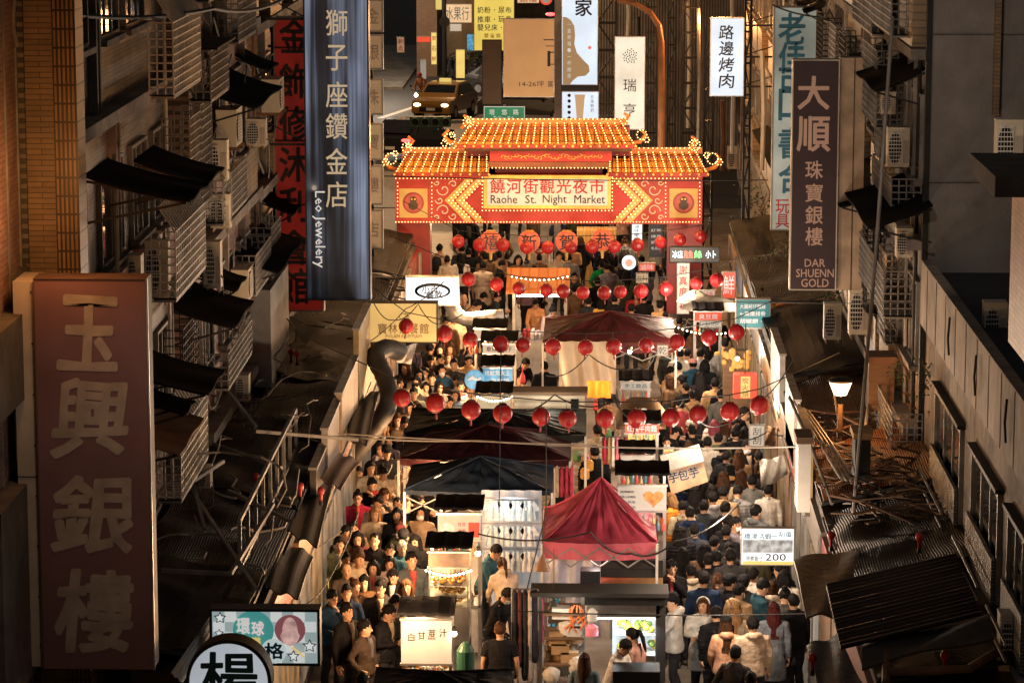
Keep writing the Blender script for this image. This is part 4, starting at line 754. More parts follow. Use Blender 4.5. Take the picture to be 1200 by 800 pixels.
b = MB(); text(b, 'Leo Jewelery', 373.5, 269, 90, 15, Ys - .02, .01, rot=-math.pi / 2); b.build('lettering', LTR['white'], t)
# 3 red sign behind it
Ys = YS(61.8, 6); t = sign('hanging_sign', 'deep red sign with black brush characters half hidden behind the navy sign', (322, 20, 378, 365), Ys, mat('deep_red_panel', (.26, .02, .018), .4, dirt=.2, var=.2, emit=(1, .05, .03), es=.07), .3, M['galv'], .03, hang=XL)
b = MB(); [text(b, ch, 345, y, 34, 40, Ys - .01, .03, brush=.06) for ch, y in (('金', 42), ('飾', 95), ('修', 145), ('沐', 193), ('利', 240), ('會', 290), ('館', 335))]; b.build('lettering', LTR['olive'], t)
b = MB(); [b.bar((onY(322, y, Ys).x, Ys - .03, onY(322, y, Ys).z), (onY(362, y, Ys).x, Ys - .03, onY(362, y, Ys).z), .03) for y in (56, 92, 130, 165, 240, 285, 308)]; b.build('cross_bar', M['dark'], t)
# 4 stack of blank white boxes
Ys = YS(52, 7)
for i, (y0, y1) in enumerate(((0, 38), (41, 82), (93, 135), (145, 188), (194, 240), (246, 292))):
    t = sign('sign_box', '%s blank white sign box from the top beside the navy sign' % ORD[i], (431, y0, 449, y1), Ys, M['cream'], .2, M['galv'], .03, group='stack of blank sign boxes'); b = MB(); text(b, '金銀珠寶樓店'[i], 436, (y0 + y1) / 2, 16, 18, Ys - .012, .01); b.build('lettering', LTR['beige'], t)
b = MB(); xx = onY(432, 100, Ys).x; b.box(xx, Ys + .203, 3.2, xx + .08, Ys + .28, 12); tag(b.build('sign_post', M['dark'], loc=(xx, Ys, 3.2)), 'dark post carrying the stack of blank sign boxes', 'post')
# 5 maroon jewellery sign
Ys = YS(66, 7); t = sign('hanging_sign', 'maroon sign with peach characters and English words on the right', (927, 70, 982, 340), Ys, mat('maroon_panel', (.035, .014, .022), .45, var=.15, dirt=.1), .3, mat('pale_frame', (.5, .46, .4), .4), .02, hang=XR)
b = MB()
for ch, y, s_ in (('大', 109, 36), ('順', 157, 38)): text(b, ch, 953.5, y, s_, s_ + 2, Ys - .012, .03)
for ch, y in (('珠', 199), ('寶', 226), ('銀', 252), ('樓', 277)): text(b, ch, 954, y, 20, 21, Ys - .012, .02)
text(b, 'DAR', 955, 308, 24, 9, Ys - .012, .02); text(b, 'SHUENN', 955, 320, 44, 9.5, Ys - .012, .02); text(b, 'GOLD', 955, 331.5, 32, 9.5, Ys - .012, .02); b.build('lettering', glow('letter_peach', (1, .55, .36), .12, base=(.62, .40, .30)), t)
x0, z0, x1, z1 = rect(983, 68, 1012, 340, Ys + .06); MB().box(x0, Ys + .06, z0, x1, Ys + .45, z1).build('side_cabinet', mat('tan_cabinet', (.45, .34, .24), .6, dirt=.25), t); MB().box((x0 * .45 + x1 * .55), Ys + .045, z0, (x0 * .45 + x1 * .55) + .012, Ys + .057, z1).build('joint', M['dark'], t)
# 6 pale blue sign behind it
Ys = YS(52, 7); t = sign('hanging_sign', 'long pale lit sign with blue brush characters behind the maroon sign', (905, 8, 956, 270), Ys, glow('pale_cyan_box', (.60, .80, .74), .22, .7, .35, base=(.6, .62, .55)), .3, M['galv'], .03, hang=XR)
b = MB(); [text(b, ch, 928, y, 30, 36, Ys - .012, .03, brush=.05) for ch, y in (('老', 34), ('佳', 68), ('可', 98), ('口', 123), ('書', 168), ('合', 208))]; b.build('lettering', LTR['teal'], t)
b = MB(); [text(b, ch, 917, y, 16, 16, Ys - .012, .02) for ch, y in (('玩', 242), ('具', 259))]; b.build('lettering', LTR['red'], t)
# 7 barbecue sign
lb_w = glow('lightbox_blue_white', (.66, .84, 1), .95, .14, .9, base=(.6, .62, .65)); lb_c = glow('lightbox_cream', (1, .95, .78), .72, .22, 1.0, base=(.6, .6, .55))
Ys = YS(47, 8); t = sign('light_box_sign', 'bluish white lit sign with four black brush characters at the top right', (832, 21, 872, 113), Ys, lb_w, .22, M['steel'], .02, hang=XR)
b = MB(); [text(b, ch, 851.5, y, 17, 16.5, Ys - .012, .02, brush=.07, slant=.08) for ch, y in (('路', 38), ('邊', 57), ('烤', 76), ('肉', 95))]; b.build('lettering', LTR['black'], t)
# 8 pale sign with round flower mark
Ys = YS(42, 8); t = sign('light_box_sign', 'cream lit sign with a round leafy mark above two characters', (720, 43, 756, 152), Ys, lb_c, .22, M['steel'], .02)
b = MB(); [text(b, ch, 738, y, 15, 15, Ys - .012, 0) for ch, y in (('瑞', 100), ('亨', 129))]; b.build('lettering', LTR['black'], t)
b = MB(); rg = random.Random(4); c = onY(738.5, 66, Ys)
for i in range(34):
    a = i * 2.4; r_ = .21 * math.sqrt(i / 34); q = Vector((c.x + r_ * math.cos(a), Ys - .014, c.z + r_ * math.sin(a))); k = .021; b.obox(q, Vector((k * math.cos(a * 2), 0, k * math.sin(a * 2))), Vector((0, .004, 0)), Vector((-k * .6 * math.sin(a * 2), 0, k * .6 * math.cos(a * 2))))
b.build('round_mark', LTR['blue'], t)
# 9 tea sign with brown wave, 10 drink panel
Ys = YS(43, 8); t = sign('light_box_sign', 'bluish lit sign with one large brush character and a brown wave', (658, -12, 701, 100), Ys, lb_w, .22, M['steel'], .02)
b = MB(); text(b, '家', 684, 9, 19, 20, Ys - .012, .03, brush=.05); b.build('lettering', LTR['black'], t)
pl = [(659.5, 20), (664, 20.5), (669, 24), (673, 31), (674, 42), (673, 52), (676, 62), (683, 70), (690, 77), (691, 84), (686, 89), (677, 90), (671, 95), (668, 99), (659.5, 99)]
b = MB(); b.prismY([(onY(x, y, Ys).x, onY(x, y, Ys).z) for x, y in pl][::-1], Ys - .012, Ys - .007); b.build('wave', glow('brown_film', (.5, .33, .16), .55, base=(.35, .22, .1)), t)
b = MB(); vtext(b, '一盒幸福·一杯甜茶', 667, 25, 93, 4.6, Ys - .016); b.build('lettering', LTR['white'], t)
b = MB(); c = onY(691, 56, Ys); b.lathe(c, [(.05, -.014), (.05, -.009)], 14, 0, .9, 1, 'Y'); b.build('seal', LTR['ltred'], t)
t = sign('light_box_sign', 'small lit drink board with a tall brown cup below the wave sign', (658, 107, 702, 142), Ys, lb_w, .2, M['steel'], .02)
b = MB(); b.prismY([(onY(x, y, Ys).x, onY(x, y, Ys).z) for x, y in ((676, 141), (674, 115), (673, 111), (686, 111), (685, 115), (683, 141))], Ys - .012, Ys - .007); b.build('cup', glow('tan_print', (.75, .48, .25), .6, base=(.4, .3, .2)), t)
b = MB()
for i in range(5): c = onY(667, 112 + i * 6.6, Ys); b.lathe((c.x, Ys, c.z), [(.048, -.012), (.048, -.009), (.034, -.009), (.034, -.012)], 12, 0, axis='Y')
vtext(b, '珍珠鮮奶', 694, 111, 132, 4, Ys - .012); b.build('lettering', LTR['brown'], t)
xx, zz = onY(653.5, 100, Ys).x, onY(653.5, 145, Ys).z; MBp = MB().box(xx - .09, Ys + .1, zz - 6, xx + .09, Ys + .25, 13); tag(MBp.build('sign_post', M['galv'], loc=(xx, Ys, zz)), 'wide grey post between the tan board and the wave sign', 'post')
# 11 tan estate board, dark panel
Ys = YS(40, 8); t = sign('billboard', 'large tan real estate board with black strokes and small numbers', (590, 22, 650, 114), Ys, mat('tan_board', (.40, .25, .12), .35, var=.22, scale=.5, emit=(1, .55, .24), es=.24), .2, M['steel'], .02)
b = MB()
for r in ((637, 46.3, 650, 47.5), (639.5, 53.8, 650, 54.6), (641.5, 60, 645, 78), (645, 61, 650, 62.2), (645, 75, 650, 76)): a0, c0, a1, c1 = rect(*r, Ys); b.box(a0, Ys - .014, c0, a1, Ys - .008, c1)
text(b, '14-26坪', 623, 98.5, 29, 7, Ys - .012); text(b, '富', 645, 98.5, 6, 7, Ys - .012); b.build('lettering', LTR['black'], t)
t = sign('billboard', 'dark brown unlit board left of the tan one', (565, 47, 588, 123), YS(40, 8), mat('brown_board', (.05, .03, .018), .5), .2, M['dark'], .02)
# 12 yellow baby goods sign
Ys = YS(27, 9); t = sign('billboard', 'bright yellow lit sign with blue characters behind the tan board', (555, -8, 603, 60), Ys, glow('yellow_box', (1, .74, .14), .75, .15, .5, base=(.6, .5, .1)), .3, M['galv'], .03)
b = MB()
for s_, y in (('奶粉·尿布', 12), ('推車·玩具', 23), ('嬰兒床·椅', 32.5)):
    for i, ch in enumerate(s_): text(b, ch, 563 + i * 8.2, y, 7 if ch != '·' else 1.5, 7.5 if ch != '·' else 1.5, Ys - .012, .02)
b.build('lettering', mat('letter_steel_blue', (.06, .15, .28), .5), t)
b = MB(); [text(b, ch, 570 + i * 7, 42, 5, 5, Ys - .012, .01) for i, ch in enumerate('嬰童館')]; b.build('lettering', LTR['red'], t)
# 13 road sign
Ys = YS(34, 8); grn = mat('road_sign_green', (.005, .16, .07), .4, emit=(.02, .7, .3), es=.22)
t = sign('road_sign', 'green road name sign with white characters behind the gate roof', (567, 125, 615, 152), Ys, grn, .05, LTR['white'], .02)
b = MB(); [text(b, ch, x, 131.5, 6.5, 6.5, Ys - .012, .02) for ch, x in (('塔', 576.5), ('悠', 591), ('路', 604.5))]; text(b, 'TaYou Rd.', 590, 138.5, 24, 4, Ys - .012, .01); b.build('lettering', LTR['white'], t)
a = onY(591, 150, Ys); tag(MB().tube([(a.x, Ys + .12, 0), (a.x, Ys + .12, a.z + .8)], .05, 8).build('sign_post', M['galv'], loc=(a.x, Ys, 0)), 'thin post of the green road sign', 'post')
# market signs
lbw2 = glow('lightbox_white', (.9, .97, 1), 1.15, .08, 2, base=(.7, .7, .7))
Ys = YS(54, 3.5); t = sign('light_box_sign', 'white lit sign with a black brush oval left of the lantern rows', (475, 324, 538, 358), Ys, lbw2, .2, M['steel'], .02, hang=-6.1)
b = MB(); c = onY(507, 341, Ys)
for i in range(44):
    a = 2 * math.pi * i / 44 + 2.2; w = .010 + .022 * abs(math.sin(a * .5 + .6)); q = Vector((c.x + .36 * math.cos(a), Ys - .014, c.z + .145 * math.sin(a))); d = Vector((-.36 * math.sin(a), 0, .145 * math.cos(a))).normalized(); b.obox(q, d * .03, Vector((0, .003, 0)), d.cross(Vector((0, 1, 0))) * w)
b.build('brush_oval', LTR['black'], t); b = MB(); [text(b, ch, x, y, 9, 9, Ys - .018, .025, brush=.05) for ch, x, y in (('小', 499, 339), ('吉', 509, 337.5), ('餐', 504, 346), ('飲', 514, 345))]; b.build('lettering', LTR['black'], t)
Ys = YS(60, 3.5); t = sign('light_box_sign', 'golden yellow lit sign for a tea house left of the lanterns', (432, 354, 513, 402), Ys, glow('yellow_tea_box', (1, .62, .2), .62, .12, 1.2, base=(.5, .4, .15)), .25, M['dark'], .025)
b = MB(); [text(b, ch, x, 385, 10.5, 12, Ys - .012, .01) for ch, x in (('寶', 448), ('林', 460.5), ('茶', 473), ('餐', 485), ('館', 497))]; text(b, 'POLAM KOPITIAM', 473, 394, 42, 4, Ys - .012, .01); b.build('lettering', LTR['brown'], t)
b = MB(); c = onY(473, 371, Ys); b.tube([Vector((c.x + (.09 + .01 * i) * math.cos(i * .7) * .6, Ys - .014, c.z + (.09) * math.sin(i * .7) * .7)) for i in range(12)], .006, 4); b.build('line_drawing', LTR['brown'], t)
Ys = YS(57, 3.6); tealf = mat('teal_panel', (.02, .10, .11), .4, emit=(.05, .5, .55), es=.25)
t = sign('light_box_sign', 'dark teal sign board with white lines right of the gate', (862, 350, 903, 385), Ys, tealf, .2, M['galv'], .02, hang=XR)
b = MB(); [text(b, s_, 882, y, 30, 5.5, Ys - .012, .01) for s_, y in (('大腸蚵仔麵線', 359), ('←藥燉排骨', 367.5), ('胡椒餅 →', 376))]; b.build('lettering', LTR['white'], t)
Ys = YS(51, 3.6); t = sign('led_sign', 'black LED scroll sign with white, red and green glowing characters', (784, 289, 844, 308), Ys, mat('led_black', (.012, .018, .022), .4), .15, M['dark'], .02)
for s_, x, w, m_ in (('冰店', 794, 12, glow('led_white', (.75, .95, 1), 3, sample=False)), ('烏魚', 806.5, 11, glow('led_red', (1, .1, .05), 3, sample=False)), ('絲', 818, 9, glow('led_green', (.15, 1, .2), 2.5, sample=False)), ('小卜', 833, 12, glow('led_white', (1, 1, 1), 3, sample=False))):
    b = MB(); text(b, s_, x, 298, w, 9, Ys - .012, .01); b.build('lettering', m_, t)
Ys = YS(49, 3); t = sign('banner_sign', 'white vertical banner with red characters on the right gate pillar', (793, 308, 808, 368), Ys, glow('cream_banner', (1, .9, .7), .42, .1, base=(.7, .65, .55)), .08, M['galv'], .015)
b = MB(); [text(b, ch, 800.5, y, 9, 10, Ys - .012, .02) for ch, y in (('謝', 316), ('真', 329), ('度', 342), ('福', 358))]; b.build('lettering', LTR['red'], t)
Ys = YS(46, 3.5); t = sign('banner_sign', 'tilted white menu strip under the right end of the beam', (740, 262, 753, 283), Ys, lbw2, .06, M['galv'], .015); b = MB(); vtext(b, '滷味雞排', 746, 263, 282, 6, Ys - .012); b.build('lettering', LTR['teal'], t)
Ys = YS(46, 3.2); t = sign('light_box_sign', 'dark menu board with small white panel by the gate pillar', (760, 262, 779, 302), Ys, mat('navy_board', (.015, .03, .06), .4), .1, M['galv'], .015); b = MB(); [text(b, s_, 769, y, 12, 3.5, Ys - .012) for s_, y in (('紅茶', 270), ('綠茶', 277), ('奶茶', 284), ('冬瓜茶', 291))]; b.build('lettering', LTR['white'], t)
Ys = YS(46, 2.8); t = thing('round_sign', 'round white lit sign with a small red mark beyond the gate', 'sign', onY(737, 308, Ys)); c = onY(737, 308, Ys); MB().lathe((c.x, Ys, c.z), [(.18, .12), (.18, 0), (.165, -.01)], 24, 0, axis='Y').build('disc', lbw2, t); MB().lathe((c.x, Ys - .003, c.z), [(.10, -.008), (.075, -.016)], 20, 0, axis='Y').build('mark', glow('peach_mark', (1, .45, .3), .9), t)
# crane game sign and round sign at the lower left
Ys = YS(101, 3.8); t = sign('light_box_sign', 'pastel lit game shop sign with stars and check squares, lower left', (246, 713, 375, 779), Ys, glow('pastel_grey', (.55, .72, .72), .42, .05, base=(.6, .6, .6)), .25, M['black'], .03)
b = MB()
for i in range(9):
    for j in range(5):
        if (i + j) % 2: a0, c0, a1, c1 = rect(250 + i * 13.4, 716 + j * 12, 250 + (i + 1) * 13.4, 716 + (j + 1) * 12, Ys); b.box(a0, Ys - .010, c0, a1, Ys - .007, c1)
b.build('check_pattern', glow('pastel_white', (.9, .95, .92), .55, base=(.7, .7, .7)), t)
def disc(b, px, py, rpx, Y, y0, y1, n=26, mi=0): c = onY(px, py, Y); r = (onY(px + rpx, py, Y) - c).x; b.lathe((c.x, Y, c.z), [(r, y1), (r, y0)], n, mi, axis='Y')
b = MB(); disc(b, 297, 738, 24, Ys, -.016, -.011); disc(b, 332, 736, 0.1, Ys, -.016, -.011, 3); b.build('teal_disc', glow('pastel_teal', (.10, .50, .47), .42, base=(.1, .4, .4)), t)
b = MB(); disc(b, 340, 737, 18, Ys, -.018, -.011); b.build('maroon_disc', glow('pastel_maroon', (.42, .14, .16), .42, base=(.3, .1, .1)), t)
b = MB(); disc(b, 321, 762, 15, Ys, -.020, -.011); b.build('white_disc', glow('pastel_cyan', (.8, .95, .95), .5, base=(.7, .7, .7)), t)
def star(b, px, py, r, Y, y0): c = onY(px, py, Y); b.prismY([(c.x + (r if i % 2 == 0 else r * .5) * math.sin(i * math.pi / 5), c.z + (r if i % 2 == 0 else r * .5) * math.cos(i * math.pi / 5)) for i in range(10)][::-1], Y - y0, Y - .008)
for px, py, r in ((258, 723, .075), (363, 756, .085), (344, 768, .075), (257, 741, .055)):
    b = MB(); star(b, px, py, r, Ys, .022); b.build('star_outline', LTR['black'], t); b = MB(); star(b, px, py, r * .72, Ys, .026); b.build('star', glow('star_white', (.95, 1, 1), .6, base=(.8, .8, .8)), t)
b = MB(); text(b, '環', 285, 733, 15, 18, Ys - .03, .045); b.build('lettering', LTR['white'], t); b = MB(); text(b, '球', 302, 736, 14, 16, Ys - .03, .045); b.build('lettering', glow('letter_pale_pink', (1, .8, .8), .6), t)
b = MB(); text(b, '樂', 300, 752, 11, 12, Ys - .034, .04); b.build('lettering', glow('letter_yellow', (1, .7, .2), .6), t); b = MB(); text(b, '格', 321, 762, 22, 18, Ys - .034, .045); b.build('lettering', LTR['teal'], t)
b = MB(); c = onY(340, 737, Ys); b.prismY([(c.x + .12 * math.cos(a) * (1 if math.sin(a) < 0 else .75), c.z - .02 + .17 * math.sin(a)) for a in [i * math.pi / 10 for i in range(20)]][::-1], Ys - .024, Ys - .019); b.build('round_toy_print', glow('toy_print', (.9, .55, .5), .5, .4, 9), t)
b = MB(); a_, c_ = onY(342, 757, Ys), onY(357, 768, Ys); b.bar((a_.x, Ys - .03, a_.z), (c_.x, Ys - .03, c_.z), .05, .012); b.build('yellow_stroke', glow('letter_yellow', (1, .7, .2), .6), t)
# canvas flap left of it
b = MB(); p0, p1, p2, p3 = onY(246, 722, Ys + .3), onY(246, 745, Ys + .3), onY(214, 800, Ys - .8), onY(200, 788, Ys - .8); b.grid(lambda u, v: p0.lerp(p1, v).lerp(p3.lerp(p2, v), u) + Vector((0, .03 * math.sin(v * 14), 0)), 10, 8, 0, (0, .02, 0)); tag(b.build('canvas_flap', M['galv'], loc=p0), 'grey canvas flap hanging left of the pastel sign', 'canvas')
Ys = YS(108, 3.6); c = onY(268, 798, Ys); r = (onY(318, 798, Ys) - c).x; t = thing('round_sign', 'big round white sign with a dark teal character at the bottom edge', 'sign', (c.x, Ys, 0)); MB().lathe((c.x, Ys, c.z), [(r, .3), (r, 0), (r * .94, -.02), (r * .92, -.004)], 48, 0, axis='Y').build('rim', M['dark'], t)
b = MB(); b.lathe((c.x, Ys, c.z), [(r * .915, .0), (r * .915, -.010)], 48, 0, axis='Y'); b.build('face', glow('round_white', (.85, .92, 1), .42, .12, base=(.6, .6, .6)), t); b = MB(); b.tube([(c.x, Ys + .15, 0), (c.x, Ys + .15, c.z - r)], .05, 8); b.build('post', M['dark'], t)
b = MB(); text(b, '楊', 268, 793, 66, 58, Ys - .016, .03, brush=.04); b.build('lettering', LTR['blue'], t)
# lower left window bars and table-like frame
YN = 37.0
def pt_(x, y, Y=YN): return onY(x, y, Y)
b = MB(); [b.bar(pt_(*a), pt_(*c), .05) for a, c in (((118, 800), (122, 760)), ((122, 760), (155, 760)), ((155, 760), (157, 800)), ((122, 766), (155, 766)))]; tag(b.build('trestle', M['rust'], loc=pt_(120, 800)), 'brown steel trestle standing in front of the big red sign', 'trestle')
b = MB(); a0, b0, a1, b1_ = rect(155, 789, 222, 806, YN); b.box(a0, YN, b0, a1, YN + .5, b1_); tag(b.build('wooden_box', M['wood'], loc=(a0, YN, b0)), 'orange-brown wooden box below the big red sign', 'box')
def bush(label, px, py, Y, r, n=120, seed=1, stem=.6, name='potted_plant'):
    c = onY(px, py, Y); t = thing(name, label, 'plant', (c.x, Y, c.z - stem)); rg = random.Random(seed); b = MB()
    for i in range(5): b.tube([(c.x, Y, c.z - stem), (c.x + rg.uniform(-.1, .1), Y, c.z - stem * .4), (c.x + rg.uniform(-r, r), Y + rg.uniform(-.2, .2), c.z + rg.uniform(0, r))], [.02, .012, .005], 5)
    b.build('stem', M['wood'], t); b = MB()
    for i in range(n):
        q = Vector((rg.gauss(0, .42), rg.gauss(0, .42), rg.gauss(0, .42))) * r + Vector((c.x, Y, c.z)); d = Vector((rg.uniform(-1, 1), rg.uniform(-1, 1), rg.uniform(-1, .4))).normalized(); s_ = d.orthogonal().normalized(); L_ = rg.uniform(.05, .09); b.add([q, q + d * L_ * .5 + s_ * L_ * .3, q + d * L_, q + d * L_ * .5 - s_ * L_ * .3], [(0, 1, 2, 3)])
    b.build('leaves', M['leaf'], t); MB().lathe((c.x, Y, c.z - stem - .22), [(.09, 0), (.13, .22), (.12, .23)], 12).build('pot', M['rust'], t)
bush('dark leafy plant at the left edge beside the cream cabinet', 30, 715, 37.5, .42, 160, 1); bush('leafy plant on the left balcony above the black roofs', 290, 412, 56.5, .55, 260, 2); bush('small plant on the right parapet by the grey wall', 1098, 438, 47.0, .4, 150, 3); bush('drooping plant against the right facade', 1072, 430, 50, .5, 220, 4); bush('dark bush below the maroon sign', 985, 350, 62, .5, 240, 5); bush('climbing plant right of the gate pillar', 895, 235, 82, .9, 320, 6); bush('plant by the awning under the pale blue sign', 915, 300, 70, .6, 220, 7)
for lb, r_, Y_, dy in (('dark pointed awning at the left edge above the cream cabinet', (-30, 296, 38, 345), 35.5, .9), ('brown shuttered bay window at the left edge', (-30, 345, 23, 470), 35.6, .8), ('dark awning low at the left edge', (-30, 606, 42, 655), 35.0, .9)):
    a0, b0, a1, b1_ = rect(*r_, Y_); t = thing('window_bay' if 'bay' in lb else 'awning', lb, 'bay window' if 'bay' in lb else 'awning', (a0, Y_, b0))
    if 'bay' in lb:
        MB().box(a0, Y_, b0, a1, Y_ + .5, b1_).build('shutter', T['yel_x'], t); b = MB(); [b.box(a1 + .002, Y_ + .05 + i * .1, b0, a1 + .02, Y_ + .08 + i * .1, b1_) for i in range(5)]; [b.box(a0, Y_ - .01, z, a1, Y_ - .003, z + .03) for z in (b0 + .3, b0 + .8)]; b.build('slats', M['dark'], t)
    else: b = MB(); b.grid(lambda u, v: (a0 + (a1 - a0) * u * (1 - .25 * v), Y_ + dy * v, b0 + (b1_ - b0) * (1 - u) * .9 + .25 * v), 8, 6, 0, (0, 0, -.05)); b.build('sheet', M['darkwall'], t)
# ------------------------------------------------------------------ the gate
GY = YS(48.2, 5); gate = thing('market_gate', 'red and gold market gate with tiled roofs outlined in bulbs', 'gate', (onY(643, 400, GY).x, GY, 0))
def gb(name, r, m, y0=0, y1=.5, parent=None, lbl=None):
    a0, c0, a1, c1 = rect(*r, GY); o = MB().box(a0, GY + y0, c0, a1, GY + y1, c1).build(name, m, parent or gate)
    if lbl: o['label'] = lbl
    return o
zb0 = onY(643, 262, GY).z
for a, c in ((465, 504), (782, 822)):
    a0, _, a1, _ = rect(a, 300, c, 310, GY); pl_ = MB().box(a0, GY + .05, 0, a1, GY + .85, zb0 - .003).build('pillar', M['dred'], gate); MB().box(a0 - .06, GY - .02, 0, a1 + .06, GY + .92, .5).build('plinth', M['concrete'], pl_)
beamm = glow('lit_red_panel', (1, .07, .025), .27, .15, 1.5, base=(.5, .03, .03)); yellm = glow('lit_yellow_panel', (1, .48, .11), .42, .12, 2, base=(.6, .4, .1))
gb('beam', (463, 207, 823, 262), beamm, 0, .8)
for x in (484.5, 801):
    gb('emblem_panel', (x - 16.5, 221, x + 16.5, 255), yellm, -.03, -.003)
    b = MB(); disc(b, x, 237.5, 12.5, GY, -.045, -.033, 30); b.build('emblem', mat('emblem_maroon', (.28, .04, .04), .5, emit=(1, .15, .1), es=.10), gate)
    b = MB(); disc(b, x, 237.5, 10.3, GY, -.052, -.047, 30); o = b.build('emblem', mat('emblem_red', (.4, .07, .05), .5, emit=(1, .25, .15), es=.16), gate)
    b = MB(); disc(b, x, 234, 4.2, GY, -.062, -.054, 14); c = onY(x, 240, GY); b.prismY([(c.x - .13, c.z + .02), (c.x - .10, c.z - .08), (c.x, c.z - .13), (c.x + .10, c.z - .08), (c.x + .13, c.z + .02), (c.x + .05, c.z + .09), (c.x - .05, c.z + .09)], GY - .06, GY - .053); e_ = b.build('owl_figure', mat('emblem_dark', (.06, .045, .03), .5), gate)
    b = MB(); [disc(b, x + q, 233, 1.1, GY, -.07, -.063, 8) for q in (-1.9, 1.9)]; b.build('owl_eyes', M['gold'], e_)
sg_ = gb('name_board', (567, 205, 716, 244), M['gold'], -.10, -.003); MB2 = rect(571, 209, 712, 240, GY)
MB().box(MB2[0], GY - .108, MB2[1], MB2[2], GY - .103, MB2[3]).build('board_face', glow('name_board_face', (1, .80, .58), .48, .1, 1.5, base=(.7, .65, .55)), sg_)
b = MB(); [text(b, ch, 583 + i * 19.4, 218.5, 17, 16.5, GY - .115, .022) for i, ch in enumerate('饒河街觀光夜市')]; b.build('lettering', LTR['red'], sg_)
b = MB(); [text(b, s_, x, 233.5 if 'g' not in s_ else 234.6, w, 9.5 if 'g' not in s_ else 12, GY - .115, .012) for s_, x, w in (('Raohe', 590.5, 31), ('St.', 622, 13), ('Night', 650, 28), ('Market', 691, 36))]; b.build('lettering', LTR['dark'], sg_)
def gpoly(name, pts, m, y0, y1, parent=None):
    P_ = [(onY(x, y, GY).x, onY(x, y, GY).z) for x, y in pts]; area = sum(P_[i][0] * P_[(i + 1) % len(P_)][1] - P_[(i + 1) % len(P_)][0] * P_[i][1] for i in range(len(P_)))
    return MB().prismY(P_ if area > 0 else P_[::-1], GY + y0, GY + y1).build(name, m, parent or gate)
for sx in (-1, 1):
    def mx(x): return 643 + sx * (x - 643)
    for w in (0, 13): gpoly('chevron', [(mx(718 + w), 209), (mx(727 + w), 209), (mx(752 + w), 234.5), (mx(727 + w), 260), (mx(718 + w), 260), (mx(742 + w), 234.5)], yellm, -.05, -.003)
    gpoly('arrow_field', [(mx(717), 210), (mx(722), 218), (mx(738), 234.5), (mx(722), 252), (mx(717), 258)], beamm, -.03, -.004)
    # scroll work: curls of gold tube on the red ground
    b = MB()
    for cx_, cy_, r0, sgn in ((766, 222, 8, 1), (766, 247, 8, -1), (771, 234.5, 5, 1), (755, 216, 5, -1), (755, 253, 5, 1), (759, 234.5, 4, -1), (774, 214, 3.5, 1), (774, 255, 3.5, -1)):
        pts = []
        for i in range(16): a = sgn * i * .42; rr = r0 * (1 - i / 18); q = onY(mx(cx_ + rr * math.cos(a)), cy_ + rr * math.sin(a), GY); pts.append((q.x, GY - .02, q.z))
        b.tube(pts, .017, 4)
    b.build('scroll_work', glow('scroll_gold', (1, .62, .3), .6, base=(.6, .4, .2)), gate)
# roofs
def groof(nm, px0, px1, pyt, pyb, slx, dY=0):
    """tiled roof slope: ridge at the top line, eave at the bottom line and a metre nearer"""
    r = MB(); yr, ye = GY + .35 + dY, GY - .45 + dY; a, c = onY(px0 + slx[0], pyt, yr), onY(px1 - slx[1], pyt, yr); d, e = onY(px0, pyb, ye), onY(px1, pyb, ye); n = int((px1 - px0) / 4.9)
    r.grid(lambda u, v: a.lerp(c, u).lerp(d.lerp(e, u), v) + Vector((0, 0, .035 * abs(math.sin(u * n * math.pi)) - .05 * math.sin(v * math.pi))), n * 4, 6, 0, (0, .03, -.06)); o = r.build('roof_slope', tilemat('roof_tiles', (.62, .25, .05), (.2, .05, .02), 'Y', .22, .13, .45, 0, .08, .0), gate)
    bb = MB(); k = int((px1 - px0) / 9.6)
    for i in range(k + 1):
        u = (i + .3) / (k + .6)
        for v in (.03, .15, .27, .39, .51, .63, .75, .87, .98): q = a.lerp(c, u).lerp(d.lerp(e, u), v); bb.octa((q.x, q.y - .07, q.z + .03), .016)
    o2 = bb.build('bulb_rows', M['bulbg'], gate); o2['kind'] = 'stuff'
    q = MB(); q.bar(a + Vector((-.1, .05, .05)), c + Vector((.1, .05, .05)), .16, .14); q.build('ridge', M['orange'], gate); q = MB(); q.bar(d + Vector((0, 0, -.06)), e + Vector((0, 0, -.06)), .05, .09); q.build('eave_board', M['dred'], gate)
    q = MB(); m_ = int((c - a).length / .105)
    for i in range(m_ + 1): w = a.lerp(c, i / m_); q.octa((w.x, w.y - .09, w.z + .12), .017)
    q.build('bulb_row', M['bulbg'], gate)['kind'] = 'stuff'
    q = MB(); m_ = int((e - d).length / .21)
    for i in range(m_ + 1): w = d.lerp(e, i / m_); q.ball((w.x, w.y - .03, w.z - .05), .035, 6)
    q.build('tile_ends', M['gold'], gate)
groof('upper', 534, 745, 145, 169, (16, 14)); groof('left', 462, 573, 179, 202, (14, 0)); groof('right', 712, 830, 179, 202, (0, 12))
gb('roof_core', (548, 150, 738, 206), M['dred'], .15, .8); gb('roof_core', (470, 184, 580, 207), M['dred'], .15, .8); gb('roof_core', (706, 184, 818, 207), M['dred'], .15, .8)
gb('frieze', (574, 176, 717, 189), M['red'], -.1, .14); gb('frieze_shelf', (545, 172, 740, 176), M['wood'], -.25, .14)
gb('soffit', (570, 189.5, 717, 196), mat('brown_soffit', (.2, .07, .03), .5), -.12, .14)
b = MB(); rg = random.Random(2)
for i in range(30): q = onY(590 + i * 3.9, 183 + 1.6 * math.sin(i * 1.3), GY); b.tube([(q.x + .05 * math.cos(a), GY - .12, q.z + .035 * math.sin(a)) for a in [j * .8 + i for j in range(6)]], .010, 4)
b.build('frieze_ornament', M['gold'], gate)
